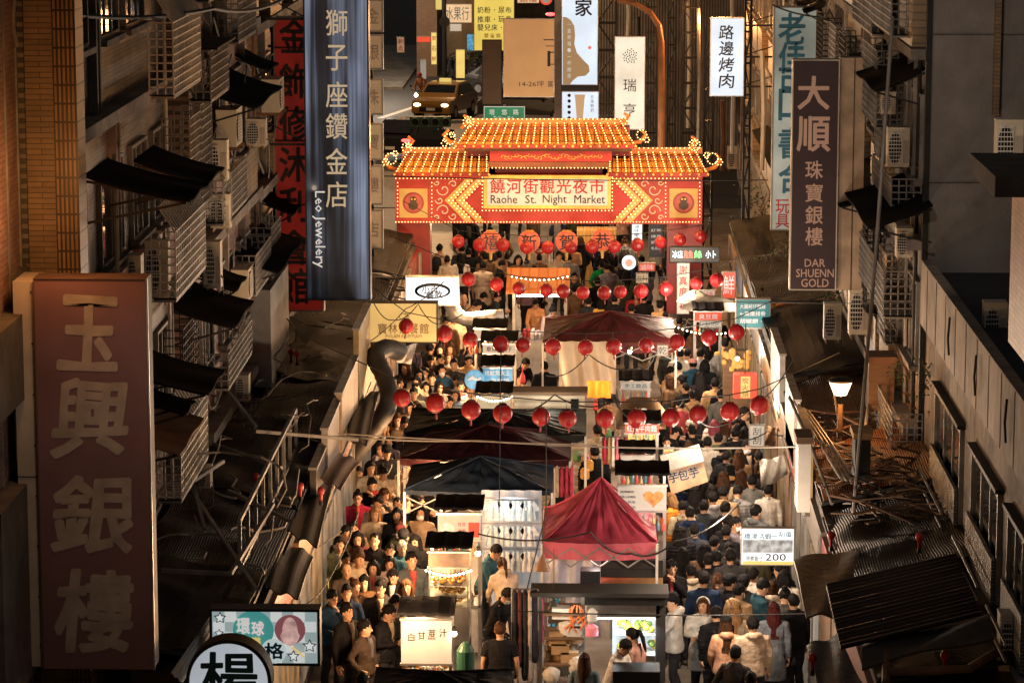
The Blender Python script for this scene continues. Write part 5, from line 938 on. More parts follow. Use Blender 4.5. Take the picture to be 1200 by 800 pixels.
def bulbline(pts, y, r=.015, step=.085, m='bulbg'):
    b = MB(); P_ = [onY(x, py, GY) for x, py in pts]
    for p_, q_ in zip(P_, P_[1:]):
        k = max(1, int((q_ - p_).length / step))
        for i in range(k): w = p_.lerp(q_, i / k); b.octa((w.x, GY + y, w.z), r)
    o = b.build('bulb_row', M[m], gate); o['kind'] = 'stuff'
bulbline([(573, 196), (715, 196)], -.16); bulbline([(565.5, 203), (565.5, 246), (717.5, 246), (717.5, 203)], -.13)
bulbline([(464, 260), (822, 260)], -.03, step=.075); bulbline([(464, 209), (566, 209)], -.03, step=.09); bulbline([(718, 209), (822, 209)], -.03, step=.09)
for sx in (-1, 1):
    def mx(x): return 643 + sx * (x - 643)
    bulbline([(mx(820), 214), (mx(820), 258)], -.03); bulbline([(mx(780), 214), (mx(780), 258)], -.03)
    for w in (0, 5, 13, 18): bulbline([(mx(720 + w), 212), (mx(742 + w), 234.5), (mx(720 + w), 257)], -.07, .017, .085)
def finial(pts, label, curl):
    b = MB(); P_ = [onY(x, y, GY + .1) for x, y in pts]; b.tube(P_, [.04, .055, .05, .035, .02][:len(P_)], 8); o = b.build('finial', M['orange'], gate); b = MB()
    for (x, y, r_) in curl:
        r_ *= .72; n = max(6, int(r_ * 1.9))
        for i in range(n): a = 2 * math.pi * i / n; q = onY(x + r_ * math.cos(a), y + r_ * math.sin(a), GY - .05); b.octa(q, .017)
    b.build('bulbs', M['bulbg'], o)
finial([(540, 150), (546, 145), (549, 138), (543, 135)], '', [(549, 143, 8.5), (549, 142, 3)]); finial([(540, 168), (526, 166), (520, 158), (526, 152)], '', [(527, 163, 9), (521, 168, 5), (530, 158, 4)])
finial([(472, 180), (478, 172), (484, 165), (478, 160)], '', [(477, 173, 8), (478, 171, 3)]); finial([(468, 200), (456, 196), (449, 188), (455, 180)], '', [(458, 186, 9), (452, 190, 5), (463, 180, 4)])
finial([(730, 146), (733, 140), (737, 136), (731, 133)], '', [(731, 142, 5)]); finial([(738, 168), (750, 166), (757, 158), (751, 152)], '', [(752, 158, 8), (758, 164, 4)])
finial([(808, 178), (812, 170), (816, 163), (810, 160)], '', [(814, 170, 9), (814, 168, 4)]); finial([(826, 200), (838, 196), (845, 188), (839, 180)], '', [(835, 186, 9), (843, 190, 5), (828, 182, 4)])
# carved white panel at the foot of the right pillar, notice on the left pillar
x0, z0, x1, z1 = rect(780, 368, 823, 420, GY - .1); t = thing('carved_panel', 'white carved scroll panel at the foot of the right gate pillar', 'panel', (x0, GY - .1, z0)); MB().box(x0, GY - .12, z0, x1, GY - .05, z1).build('panel', M['darkwall'], t); b = MB(); rg = random.Random(8)
for i in range(26):
    cx_, cz_, r0, s_ = rg.uniform(x0 + .1, x1 - .1), rg.uniform(z0 + .1, z1 - .1), rg.uniform(.05, .12), rg.choice((-1, 1)); b.tube([(max(x0, min(x1, cx_ + r0 * (1 - j / 16) * math.cos(s_ * j * .45 + i))), GY - .135, cz_ + r0 * (1 - j / 16) * math.sin(s_ * j * .45 + i)) for j in range(14)], .012, 4)
b.build('scrolls', M['white'], t)
x0, z0, x1, z1 = rect(475, 296, 494, 322, GY); t = thing('notice_board', 'small framed notice on the left gate pillar', 'notice', (x0, GY, z0)); MB().box(x0, GY - .01, z0, x1, GY + .04, z1).build('frame', M['galv'], t); MB().box(x0 + .04, GY - .02, z0 + .04, x1 - .04, GY - .012, z1 - .04).build('sheet', M['beige'], t)
for dx, p_, z_ in ((-3.4, 120, 7.4), (0, 150, 8.4), (3.2, 120, 7.4), (-3, 45, 3.7), (0, 45, 3.7), (2.6, 45, 3.7)):
    lamp('gate_glow', 'POINT', (gate.location.x + dx, GY - 1.5, z_), p_, (1, .45, .16), .3)
for x in (-3.5, -2.6, -1.7, -.8, .1, 1.0, 1.9, 2.8):
    up_r = abs(x + .35) < 2.3; z_ = onY(643, 162 if up_r else 194, GY).z; lamp('roof_bulb_light', 'POINT', (gate.location.x + x + .35, GY - 1.15, z_ + .15), 44, (1, .58, .2), .12)
    if not up_r: continue
# ------------------------------------------------------------------ red lanterns
def lantern_proto():
    t = thing('red_lantern', 'x', 'lantern', (0, 0, 0)); n = 24; R_ = .155; b = MB(); vs = []; fs = []; k = 9
    for i in range(k + 1):
        a = math.pi * (.14 + .72 * i / k); r0 = R_ * math.sin(a) ** .8; z = -.13 * math.cos(a) / math.cos(.14 * math.pi)
        for j in range(n): rr = r0 * (1 - (.045 if j % 2 else 0)); vs.append((rr * math.cos(2 * math.pi * j / n), rr * math.sin(2 * math.pi * j / n), z))
    fs = [(i * n + j, i * n + (j + 1) % n, (i + 1) * n + (j + 1) % n, (i + 1) * n + j) for i in range(k) for j in range(n)]; b.add(vs, fs)
    m = mat('lantern_silk', (1, 1, 1), .42, var=.15, objcol=True, emit=(1, .03, .02), es=.05); b.build('shade', m, t)
    b = MB(); b.lathe((0, 0, .125), [(.07, -.01), (.075, .01), (.06, .03)], 14); b.lathe((0, 0, -.15), [(.055, -.005), (.07, .01), (.065, .03)], 14); b.build('cap_rings', M['dred'], t)
    b = MB(); b.tube([(0, 0, .15), (0, 0, .26)], .006, 4); b.build('hook', M['wire'], t)
    b = MB(); b.tube([(0, 0, -.15), (0, 0, -.19), (0, 0, -.26)], [.008, .018, .014], 6); b.build('tassel', M['dred'], t); return t
lan0 = lantern_proto(); nl = 0
ROWS = (('just in front of the gate beam', 48.9, [(537, 283), (562, 287), (589, 287), (617, 290), (642, 290), (669, 290), (694, 289), (720, 289), (747, 287), (774, 284), (797, 281), (821, 277)]),
        ('above the far counter with the plaid roof', 52.5, [(549, 327), (582, 333), (608, 338), (640, 340), (660, 341), (683, 343), (708, 343), (727, 342), (751, 341), (780, 338), (816, 332), (840, 328)]),
        ('above the red-brown canopy edge', 60.5, [(476, 382), (521, 391), (551, 398), (587, 403), (613, 404), (648, 406), (686, 407), (719, 406), (757, 404), (793, 401), (831, 395), (863, 389)]),
        ('in front of the dark canopies', 73, [(471, 466), (510, 472), (552, 480), (589, 484), (634, 488), (665, 490), (709, 490), (746, 490), (786, 489), (818, 485), (855, 482), (890, 475)]))
rg = random.Random(5)
for rn, s_, pts in ROWS:
    Yr = YS(s_, 3.2); tops = []
    for i, (x, y) in enumerate(pts):
        o = lan0 if nl == 0 else copy_tree(lan0); nl += 1; c = onY(x, y, Yr); o.location = c; k = rg.uniform(.93, 1.06); o.scale = (k, k, k); o.rotation_euler = (R(rg.uniform(-9, 9)), R(rg.uniform(-10, 10)), rg.uniform(0, 6))
        tag(o, '%s red lantern from the left in the row %s' % (ORD[i], rn.replace(' with the plaid roof', '')), 'lantern', 'red paper lanterns strung across the street'); q_ = rg.uniform(0, 1); [setattr(ch_, 'color', (.20 + .16 * q_, .006 + .010 * q_, .010 + .012 * q_, 1)) for ch_ in o.children if ch_.name.startswith('shade')]; tops.append(c + Vector((0, 0, .27)))
    pts3 = [Vector((-4.6, Yr, tops[0].z + .7))] + tops + [Vector((3.9, Yr, tops[-1].z + .6))]
    tag(MB().tube(pts3, .010, 5).build('lantern_cable', M['wire'], loc=pts3[0]), 'black cable carrying the lantern row %s' % rn, 'cable', 'cables with lanterns')
GL_ = glow('big_lantern_silk', (1, .17, .07), .62, .3, 5, base=(.6, .1, .06))
for i, (x, y, ch) in enumerate(((575, 283, '禧'), (620, 283, '新'), (664, 283, '賀'), (706, 281, '恭'))):
    Yr = GY - .35; c = onY(x, y, Yr); t = thing('glowing_lantern', 'big glowing orange-red lantern under the beam painted with %s' % ('a dense two-part character', 'a character of wood and axe', 'a character over a shell', 'a character with dots below')[i], 'lantern', c, 'big glowing lanterns under the gate')
    b = MB(); b.lathe(c, [(.27 * math.sin(math.pi * (.1 + .8 * j / 10)) ** .8, -.26 * math.cos(math.pi * (.1 + .8 * j / 10))) for j in range(11)], 24); b.build('shade', GL_, t, smooth=True)
    b = MB(); b.lathe(c + Vector((0, 0, .24)), [(.11, 0), (.12, .03)], 14); b.lathe(c + Vector((0, 0, -.27)), [(.11, 0), (.12, .03)], 14); b.build('cap_rings', M['gold'], t)
    b = MB(); b.tube([c + Vector((0, 0, -.27)), c + Vector((0, 0, -.45))], [.05, .03], 8); b.build('tassel', M['gold'], t); b = MB(); text(b, ch, x, y + 1, 17, 18, Yr - .30, .02); b.build('lettering', LTR['black'], t)
# ------------------------------------------------------------------ canopies
def canopy(label, x0, x1, y0, y1, ze, zp, color, val=.22, curve=1.25, front_rib=None, name='canopy', skirt=None, vcol=None, peak=None, under=None):
    t = thing(name, label, 'canopy', ((x0 + x1) / 2, y0, 0), 'canopies over the stalls'); b = MB(); cx, cy = peak or ((x0 + x1) / 2, (y0 + y1) / 2)
    C4 = [(x0, y0), (x1, y0), (x1, y1), (x0, y1)]
    for i in range(4):
        (ax, ay), (bx, by) = C4[i], C4[(i + 1) % 4]
        def fn(u, v):
            ex, ey = ax + (bx - ax) * u, ay + (by - ay) * u; w = v; sag = .06 * math.sin(u * math.pi) * (1 - v)
            return (ex + (cx - ex) * w, ey + (cy - ey) * w, ze + (zp - ze) * (w ** curve) - sag * .6 + (.05 * noise.noise(Vector((ex * 2.5, ey * 2.5, w * 4))) + .02 * noise.noise(Vector((ex * 9, ey * 9, w * 3)))) * math.sin(math.pi * min(1, v * 1.02)) + .010 * math.sin(u * 31 + i) * v * (1 - v) * 3)
        b.grid(fn, 30, 18, 0)
    b.build('roof', M['tarp'], t, color=color)
    b = MB()
    for i in range(4):
        (ax, ay), (bx, by) = C4[i], C4[(i + 1) % 4]; b.grid(lambda u, v: (ax + (bx - ax) * u + (.012 * math.sin(u * 30) * v if ay == by else 0), ay + (by - ay) * u + .012 * math.sin(u * 34) * v, ze - .002 - val * v - .036 * math.sin(u * math.pi) * (1)), 24, 2, 0)
    b.build('valance', M['tarp'], t, color=vcol or color)
    for (ax, ay) in C4: MB().box(ax - .02, ay - .02, 0, ax + .02, ay + .02, ze - .03).build('leg', M['white'], t)
    b = MB()
    for i in range(4):
        (ax, ay), (bx, by) = C4[i], C4[(i + 1) % 4]; k = 4
        for j in range(k):
            p = Vector((ax + (bx - ax) * j / k, ay + (by - ay) * j / k, 0)); q = Vector((ax + (bx - ax) * (j + 1) / k, ay + (by - ay) * (j + 1) / k, 0)); zz = (ze - .1, ze - .4); b.bar(p + Vector((0, 0, zz[j % 2])), q + Vector((0, 0, zz[1 - j % 2])), .02); b.bar(p + Vector((0, 0, zz[1 - j % 2])), q + Vector((0, 0, zz[j % 2])), .02)
    b.build('scissor_frame', M['galv'], t); b = MB(); 
    for (ax, ay) in C4: b.tube([(ax + (cx - ax) * v, ay + (cy - ay) * v, ze + (zp - ze) * (v ** curve) + .012) for v in [i / 8 for i in range(9)]], .014, 5)
    b.build('seam', M['tarp'], t, color=tuple(min(1, c * 1.35) for c in color)); return t
def cn(r_, s_, ze):   # photo box of the front eave (x0, x1, y) -> world
    y = YS(s_, ze); return onY(r_[0], r_[2], y).x, onY(r_[1], r_[2], y).x, y
def at_(x, y, z): return onZ(x, y, z)
a = at_(635, 634, 2.25); x1 = at_(770, 634, 2.25).x; canopy('bright crimson peaked canopy in the middle of the market', a.x, x1, a.y, a.y + 2.3, 2.25, 3.0, (.27, .030, .055), .26, 1.3, vcol=(.55, .12, .17), peak=((a.x + x1) / 2 + .02, a.y + 1.15))
a = at_(474, 574, 2.25); x1 = at_(647, 574, 2.25).x; canopy('dark navy canopy in front of the maroon one', a.x, x1, a.y, a.y + 1.9, 2.25, 2.62, (.012, .024, .045), .07, 1.0)
a = at_(466, 540, 2.35); x1 = at_(668, 540, 2.35).x; canopy('dark maroon canopy between the navy and the black ones', a.x, x1, a.y + .2, a.y + 2.4, 2.35, 2.72, (.045, .008, .011), .12, 1.0)
a = at_(470, 520, 2.45); x1 = at_(686, 520, 2.45).x; canopy('blackish green canopy behind the lantern row', a.x, x1, a.y + .9, a.y + 3.2, 2.45, 2.66, (.014, .018, .015), .14, 1.0)
a = at_(636, 400, 2.3); x1 = at_(792, 400, 2.3).x; canopy('wide red-brown canopy below the gate', a.x, x1, a.y, a.y + 3.0, 2.3, 2.75, (.065, .009, .010), .22, 1.05, peak=((a.x + x1) / 2, a.y + 1.2))
a = at_(430, 790, 2.2); x1 = at_(600, 790, 2.2).x; canopy('low black canopy at the bottom edge left of centre', a.x + .1, x1, a.y - 1.6, a.y + .3, 2.2, 2.42, (.016, .015, .015), .08, 1.0)
# umbrellas
for lb, px, py, s_, r_, c in (('grey umbrella below the green LED sign', 835, 352, 52, .75, (.22, .20, .17)), ('small pale umbrella beside the carved panel', 815, 345, 50, .45, (.3, .28, .22))):
    Y = YS(s_, 2.5); c0 = onY(px, py - 6, Y); t = thing('umbrella', lb, 'umbrella', (c0.x, Y, 0)); b = MB(); b.lathe((c0.x, Y, c0.z), [(r_, -.28), (r_ * .6, -.12), (r_ * .25, -.03), (.01, 0)], 8); b.build('canopy', M['tarp'], t, color=c); MB().tube([(c0.x, Y, 0), (c0.x, Y, c0.z - .03)], .02, 6).build('pole', M['steel'], t)
# ------------------------------------------------------------------ stalls
SG = dict(white=glow('menu_white', (1, .90, .76), .24, .15, 1.5, base=(.55, .53, .48)), warm=glow('menu_warm', (1, .74, .45), .5, .15, 2, base=(.65, .5, .3)), blue=glow('menu_blue', (.15, .5, .8), .6, .5, 6, base=(.1, .3, .4)), red=glow('menu_red', (1, .10, .04), .8, .1, base=(.5, .05, .04)), yellow=glow('menu_yellow', (1, .75, .2), .7, .1, base=(.6, .5, .2)), brown=glow('menu_brown', (.8, .42, .22), .45, .45, 3, base=(.4, .25, .15)))
def stall(label, r, s_, board, roof=.12, dep=.75, lit=WHT, power=34, depth_roof=True, counter=True, bm='white', fn=None, goods='food', roofm=None, blabel=None, tilt=0, group='food stalls in the middle of the lane', goods_r=None):
    """r: photo box of the board (x0, y0, x1, y1); the dark flat roof lies above it, the counter below"""
    Y = YS(s_, 1.8); x0, z0, x1, z1 = rect(*r, Y); t = thing('food_stall', label, 'stall', ((x0 + x1) / 2, Y, 0), group)
    w = x1 - x0; zr = z1 + .01; MB().grid(lambda u, v: (x0 - .05 + (w + .1) * u, Y - .08 + dep * v, zr + roof * .25 + .05 * math.sin(v * math.pi * .5) + .01 * math.sin(u * 20)), 10, 6, 0, (0, 0, -.04)).build('roof', roofm or M['awn'], t)
    bd = MB().box(x0, Y, z0, x1, Y + .06, z1).build('sign_board', SG[bm], t); b = MB(); [b.box(*q) for q in ((x0 - .02, Y - .01, z0 - .03, x1 + .02, Y + .07, z0 - .002), (x0 - .02, Y - .01, z1 + .002, x1 + .02, Y + .07, z1 + .03))]; b.build('board_rim', M['steel'], bd)
    if fn: fn(bd, Y)
    b = MB(); 
    for ax in (x0 + .02, x1 - .02):
        for ay in (Y + .08, Y + dep - .05): MB().box(ax - .02, ay - .02, 0, ax + .02, ay + .02, zr + .02).build('post', M['steel'], t)
    if counter:
        MB().box(x0 + .05, Y + .12, .08, x1 - .05, Y + dep - .1, .82).build('cart_body', M['silver'], t); MB().box(x0, Y + .06, .823, x1, Y + dep, .86).build('counter_top', M['steel'], t)
        b = MB(); rg = random.Random(len(label))
        for i in range(26): b.ball((rg.uniform(x0 + .12, x1 - .12), rg.uniform(Y + .2, Y + dep - .2), .90 + rg.random() * .06), rg.uniform(.03, .06), 7, 0, (1, 1, .7))
        b.build('tray_of_food', M['food'], t)
        b = MB(); rg = random.Random(len(label) + 5)
        for i in range(7): q = (rg.uniform(x0 + .1, x1 - .1), rg.uniform(Y + .12, Y + .3), .865); b.lathe(q, [(.035, 0), (.042, .05), (.04, .14), (.02, .17)], 8)
        b.build('jars', [M['white'], M['red'], M['steel']][len(label) % 3], t)
    rg = random.Random(len(label) * 7); n_ = int((x1 - x0) / .075)
    for ci, cc in enumerate(((.5, .06, .05), (.55, .42, .22), (.08, .2, .28))):
        b = MB()
        for i in range(ci, n_, 3): q = (x0 + .04 + i * .075, Y + .02, z0 - .20 - rg.random() * .10); b.lathe(q, [(.015, -.05), (.030, -.03), (.032, .05), (.012, .10), (.004, .2)], 7)
        if b.v: b.build('hanging_goods', M['paint'], t, color=cc)
    b = MB(); b.tube([(x0 + .1, Y + .3, zr - .06), (x1 - .1, Y + .3, zr - .06)], .018, 6); b.build('tube_lamp', M['tubew'] if lit == COOL else M['bulbw'], t); lamp('stall_lamp', 'POINT', ((x0 + x1) / 2, Y + .35, zr - .15), power, lit, .12); return t, (x0, z0, x1, z1, Y)
def tx(*items, m='black', **k):
    def f(bd, Y): b = MB(); [text(b, s_, x, y, w, h, Y - .008, .012, **k) for s_, x, y, w, h in items]; b.build('lettering', LTR[m], bd)
    return f
def circ(b, x, y, rp, Y, sq=1.0): c = onY(x, y, Y); r = (onY(x + rp, y, Y) - c).x; b.lathe((c.x, Y, c.z), [(r, .0), (r, -.012), (r * .6, -.02)], 20, 0, 1, sq, 'Y')
# front stall with fruit
Yf = YS(80, 2); x0, z0, x1, z1 = rect(630, 688, 780, 730, Yf); t = thing('food_stall', 'wide front fruit juice stall with a dark flat roof and tube light', 'stall', ((x0 + x1) / 2, Yf, 0), 'food stalls in the middle of the lane')
zt = onY(700, 690, Yf).z; MB().box(x0 - .1, Yf - .25, zt - .06, x1 + .04, Yf + .35, zt).build('roof', M['dark'], t); MB().box(onY(685, 700, Yf).x, Yf - .2, zt - .19, x1 + .02, Yf + .3, zt - .063).build('roof_beam', M['black'], t)
MB().box(onY(688, 700, Yf).x, Yf - .1, zt - .40, onY(773, 700, Yf).x, Yf - .06, zt - .194).build('steel_hood', M['steel'], t)
zl = onY(735, 722, Yf).z; b = MB(); b.box(onY(700, 722, Yf).x, Yf - .04, zl - .03, onY(768, 722, Yf).x, Yf + .0, zl + .03); b.build('tube_lamp', M['tubew'], t); lamp('fruit_lamp', 'AREA', (onY(735, 722, Yf).x, Yf + .1, zl - .06), 40, COOL, .8, aim=(onY(735, 722, Yf).x, Yf + .4, 0))
for k, zs in enumerate((1.62, 1.33, 1.02)):
    xa, xb = onY(722, 740, Yf).x, onY(772, 740, Yf).x; MB().box(xa, Yf + .35, zs - .02, xb, Yf + .75, zs).build('shelf', M['white'], t); rg = random.Random(k); 
    for nm, cnt, col in (('mangoes', 12, (.55, .42, .04)), ('guavas', 8, (.25, .38, .08))):
        b = MB(); [b.ball((rg.uniform(xa + .05, xb - .05), Yf + .38 + rg.random() * .3, zs + .06 + rg.random() * .07), .052, 8, 0, (1, 1, .9)) for i in range(cnt)]; b.build(nm, M['paint'], t, color=col, smooth=True)
MB().box(onY(718, 740, Yf).x, Yf + .78, .9, x1, Yf + .82, 1.9).build('back_panel', glow('cool_panel', (.8, .95, 1), .55, .3, 6, base=(.6, .6, .6)), t); MB().box(x1 - .14, Yf - .1, 0, x1 - .0, Yf + .4, zt - .2).build('side_post', M['dark'], t); MB().box(onY(718, 790, YS(82, 1)).x, YS(82, 1) - .2, 0, onY(773, 790, YS(82, 1)).x, YS(82, 1) + .3, onY(740, 782, YS(82, 1)).z).build('counter', M['black'], t)
for x in (633, 683): q = onY(x, 700, Yf).x; MB().box(q - .03, Yf - .05, 0, q + .03, Yf + .02, zt - .07).build('post', M['steel'], t)
Yb = YS(76, 2.3); x0, z0, x1, z1 = rect(704, 657, 777, 690, Yb); t = thing('exhaust_hood', 'brown steel exhaust hood on the roof of the front juice stall', 'hood', ((x0 + x1) / 2, Yb, z0)); zm = onY(740, 677, Yb).z
MB().box(x0, Yb + .05, zm, x1, Yb + .9, z1).build('casing', M['dark'], t); b = MB(); b.add([(x0, Yb + .04, zm - .003), (x1, Yb + .04, zm - .003), (x1, Yb - .12, z0), (x0, Yb - .12, z0), (x0, Yb + .9, zm - .003), (x1, Yb + .9, zm - .003), (x1, Yb + .9, z0), (x0, Yb + .9, z0)], [(0, 1, 2, 3), (4, 7, 6, 5), (0, 3, 7, 4), (1, 5, 6, 2), (3, 2, 6, 7)]); b.build('steel_skirt', mat('warm_brass_sheet', (.45, .27, .12), .3, .8, dirt=.2), t); b = MB(); [b.box(x0 + .02, Yb + .045, z, x1 - .02, Yb + .049, z + .02) for z in (zm + .12, zm + .24)]; b.build('seams', M['black'], t)
x0, z0, x1, z1 = rect(680, 669, 704, 688, Yb); t = thing('display_screen', 'small dark flat box beside the exhaust hood', 'box', (x0, Yb, z0)); MB().box(x0, Yb, z0, x1 - .01, Yb + .3, z1).build('case', M['dark'], t); MB().box(x0 + .03, Yb - .008, z0 + .03, x1 - .04, Yb - .002, z1 - .03).build('front', M['black'], t)
# crimson tent back: silver curtain
Yc2 = YS(74, 1.5); x0, z0, x1, z1 = rect(638, 648, 768, 690, Yc2); b = MB(); b.grid(lambda u, v: (x0 + (x1 - x0) * u, Yc2 + .05 * math.sin(u * 40) + .03 * math.sin(u * 17 + v * 5), z0 - .8 + (z1 - z0 + .8) * v), 60, 6, 0, (0, .01, 0)); tag(b.build('plastic_curtain', M['silver'], loc=(x0, Yc2, 0)), 'crinkled silver plastic curtain under the crimson canopy', 'curtain')
b = MB(); x0, z0, x1, z1 = rect(636, 632, 768, 647, Yc2 + .1); b.grid(lambda u, v: (x0 + (x1 - x0) * u, Yc2 - .35 + .03 * math.sin(u * 35), z0 + (z1 - z0) * v), 40, 3, 0, (0, .01, 0)); tag(b.build('pink_flap', glow('lit_pink_cloth', (1, .13, .22), .22, .25, 3, base=(.6, .06, .12)), loc=(x0, Yc2, z0)), 'glowing pink cloth flap along the crimson canopy front', 'cloth')
# named stalls
stall('sugar cane juice stall with brush characters on a pale board', (470, 727, 529, 777), 81, 0, roof=.5, fn=tx(('白', 482, 746, 7.5, 9), ('甘', 494, 744, 9, 9), ('蔗', 506, 743, 9, 12), ('汁', 519, 741, 9, 10)), bm='white', lit=WARM, power=14, dep=.8)
def dish(bd, Y):
    b = MB(); circ(b, 524, 619, 8, Y - .004, .8); b.build('plate_picture', glow('plate_print', (1, .8, .5), .9, .5, 12, base=(.6, .5, .3)), bd); b = MB(); x0, z0, x1, z1 = rect(549, 612, 561.5, 629, Y); b.box(x0, Y - .014, z0, x1, Y - .006, z1); b.build('red_corner', M['red'], bd); b = MB(); text(b, '豆花', 541, 614, 9, 4, Y - .01); text(b, '湯圓', 541, 622, 9, 4, Y - .01); b.build('lettering', LTR['red'], bd)
stall('dessert stall with a round dish picture and a red corner', (513, 603, 563, 632), 74, 0, roof=.5, fn=dish, bm='white', power=14)
stall('brightly lit fried snack stall with a dark cap roof', (502, 648, 550, 664), 77, 0, roof=.5, bm='brown', lit=WARM, power=60)
x0, z0, x1, z1 = rect(503, 665, 549, 711, YS(77.5, 1.6)); Yq = YS(77.5, 1.6); t = thing('display_case', 'glass food case glowing under the snack stall', 'display case', (x0, Yq, 0)); MB().box(x0, Yq, z0 - .6, x1, Yq + .4, z0).build('base', M['steel'], t); MB().box(x0, Yq + .38, z0, x1, Yq + .42, z1).build('back_panel', glow('food_back', (1, .66, .28), 1.1, .8, 9, base=(.6, .5, .3)), t); b = MB(); rg = random.Random(3)
for i in range(70): b.ball((rg.uniform(x0 + .05, x1 - .05), rg.uniform(Yq + .05, Yq + .33), z0 + rg.choice((.04, .2, .36)) + rg.random() * .06), rg.uniform(.025, .055), 6, rg.randrange(2), (1, 1, .6))
b.build('food', [M['food'], M['gold']], t); b = MB(); [b.box(x, Yq - .01, z0, x + .02, Yq + .01, z1) for x in (x0, x1 - .02)]; [b.box(x0, Yq, z, x1, Yq + .36, z + .01) for z in (z0 + .15, z0 + .32)]; b.build('frame', M['steel'], t)
def heart(bd, Y):
    b = MB(); c = onY(766, 584, Y); b.prismY([(c.x + .155 * (16 * math.sin(a) ** 3) / 16, c.z + .01 + .145 * (13 * math.cos(a) - 5 * math.cos(2 * a) - 2 * math.cos(3 * a) - math.cos(4 * a)) / 16) for a in [2 * math.pi * i / 28 for i in range(28)]][::-1], Y - .014, Y - .006); b.build('heart_bread_picture', glow('bread_print', (1, .36, .08), .55, .5, 9, base=(.45, .15, .03)), bd)
    b = MB(); [text(b, s_, 735, y, w, 2.6, Y - .01) for s_, y, w in (('招牌麵包', 576, 16), ('現烤心形麵包', 582, 20), ('原味 奶油', 588, 18), ('每個五十元', 594, 20))]; b.build('lettering', LTR['dark'], bd)
stall('white menu board stall with a heart-shaped bread picture', (724, 570, 781, 598), 74, 0, roof=.9, fn=heart, bm='white', power=10)
stall('beef noodle stall with red and yellow signs under a brown hood', (733, 497, 772, 507), 66, 0, roof=.3, fn=tx(('紅燒牛肉麵', 752, 502, 35, 8), m='white'), bm='red', power=12)
stall('pale cart with a curved pink logo behind the bread stall', (728, 535, 765, 548), 69, 0, roof=.4, bm='white', power=8, fn=tx(('⌒', 745, 541, 12, 4), m='red'))
Yq = YS(65.8, 1.7); x0, z0, x1, z1 = rect(733, 508, 770, 517, Yq); t = thing('menu_board', 'yellow green menu strip under the red beef noodle sign', 'sign', (x0, Yq, z0)); MB().box(x0, Yq, z0, x1, Yq + .05, z1).build('board', SG['yellow'], t); b = MB(); text(b, '牛 肉', 751, 512, 20, 6, Yq - .008, .012); b.build('lettering', LTR['teal'], t)
Yq = YS(64, 2.2); x0, z0, x1, z1 = rect(722, 466, 780, 497, Yq); b = MB(); b.grid(lambda u, v: (x0 + (x1 - x0) * u, Yq + .2 - .5 * math.sin(v * 1.5) - .1, z0 + (z1 - z0) * (1 - v) * (1 - .55 * abs(2 * u - 1) ** 3)), 14, 8, 0, (0, .03, -.02)); tag(b.build('stall_hood', mat('copper_hood', (.42, .24, .13), .35, .6, dirt=.3), loc=(x0, Yq, z0)), 'curved brown metal hood over the beef noodle stall', 'hood')
b = MB(); q = onY(754, 483, Yq - .52); b.lathe((q.x, q.y, q.z), [(.04, 0), (.10, -.01), (.03, -.012)], 10, 0, 1, .8, 'Y'); tag(b.build('emblem_plate', M['white'], loc=q), 'white painted animal mark on the brown hood', 'emblem')
stall('juice stand with a red and white roof below the white tent', (728, 448, 762, 456), 60, 0, roof=.3, fn=tx(('手工飲品', 745, 452, 26, 5), m='teal'), bm='white', lit=COOL, power=10)
stall('blue seafood stall sign with white characters and fish disc', (566, 432, 600, 452), 61, 0, roof=.4, fn=tx(('烤魷魚大王', 583, 437, 30, 6), ('章魚燒', 586, 446, 22, 6), m='white'), bm='blue', power=9)
Yq = YS(61.5, 2); c = onY(556, 445, Yq); t = thing('round_sign', 'round blue fish disc beside the blue stall sign', 'sign', c); MB().lathe(c, [(.19, .05), (.19, 0), (.17, -.01)], 24, 0, axis='Y').build('disc', SG['blue'], t); b = MB(); b.tube([(c.x - .13, Yq - .02, c.z), (c.x - .04, Yq - .02, c.z + .05), (c.x + .06, Yq - .02, c.z), (c.x + .12, Yq - .02, c.z + .05)], [.01, .04, .03, .02], 6); b.build('fish_figure', LTR['white'], t)
stall('bread picture stall with a dark roof left of the white shed', (560, 464, 598, 492), 63.5, 0, roof=.4, bm='warm', power=9)
stall('white board stall behind the first lantern of the third row', (566, 404, 604, 414), 57.5, 0, roof=.5, bm='white', fn=tx(('章魚小丸子', 585, 409, 30, 6), m='dark'), power=9)
stall('white and red sign stall behind the tea house sign', (556, 386, 592, 397), 54.5, 0, roof=.3, bm='white', fn=tx(('水果冰', 574, 391, 22, 7), m='red'), power=9)
stall('lit sign stall with a red strip under the umbrella', (814, 366, 846, 376), 53, 0, roof=.3, bm='red', fn=tx(('臭豆腐', 830, 371, 22, 6), m='white'), power=12)
# pale shed between the lanterns
Yq = YS(63, 2); x0, z0, x1, z1 = rect(603, 462, 685, 498, Yq); t = thing('stall_shed', 'pale corrugated stall shed behind the black canopy', 'shed', (x0, Yq, 0)); MB().box(x0, Yq, 0, x1, Yq + .5, z1).build('wall', wavemat('pale_ribbed_panel', (.50, .44, .34), (.3, .24, .18), 'Z', 2.4, .5, .1, .5), t); MB().box(x0 - .06, Yq - .06, z1 + .003, x1 + .06, Yq + .55, z1 + .05).build('roof', M['wood'], t); lamp('shed_fill_light', 'POINT', ((x0 + x1) / 2, Yq - .7, 2.9), 45, WHT, .15); a0, c0, a1, c1 = rect(669, 467, 678, 486, Yq); MB().box(a0, Yq - .02, c0, a1, Yq - .003, c1).build('window', M['glass'], t)  # light without a fitting, added in front to brighten the shed wall
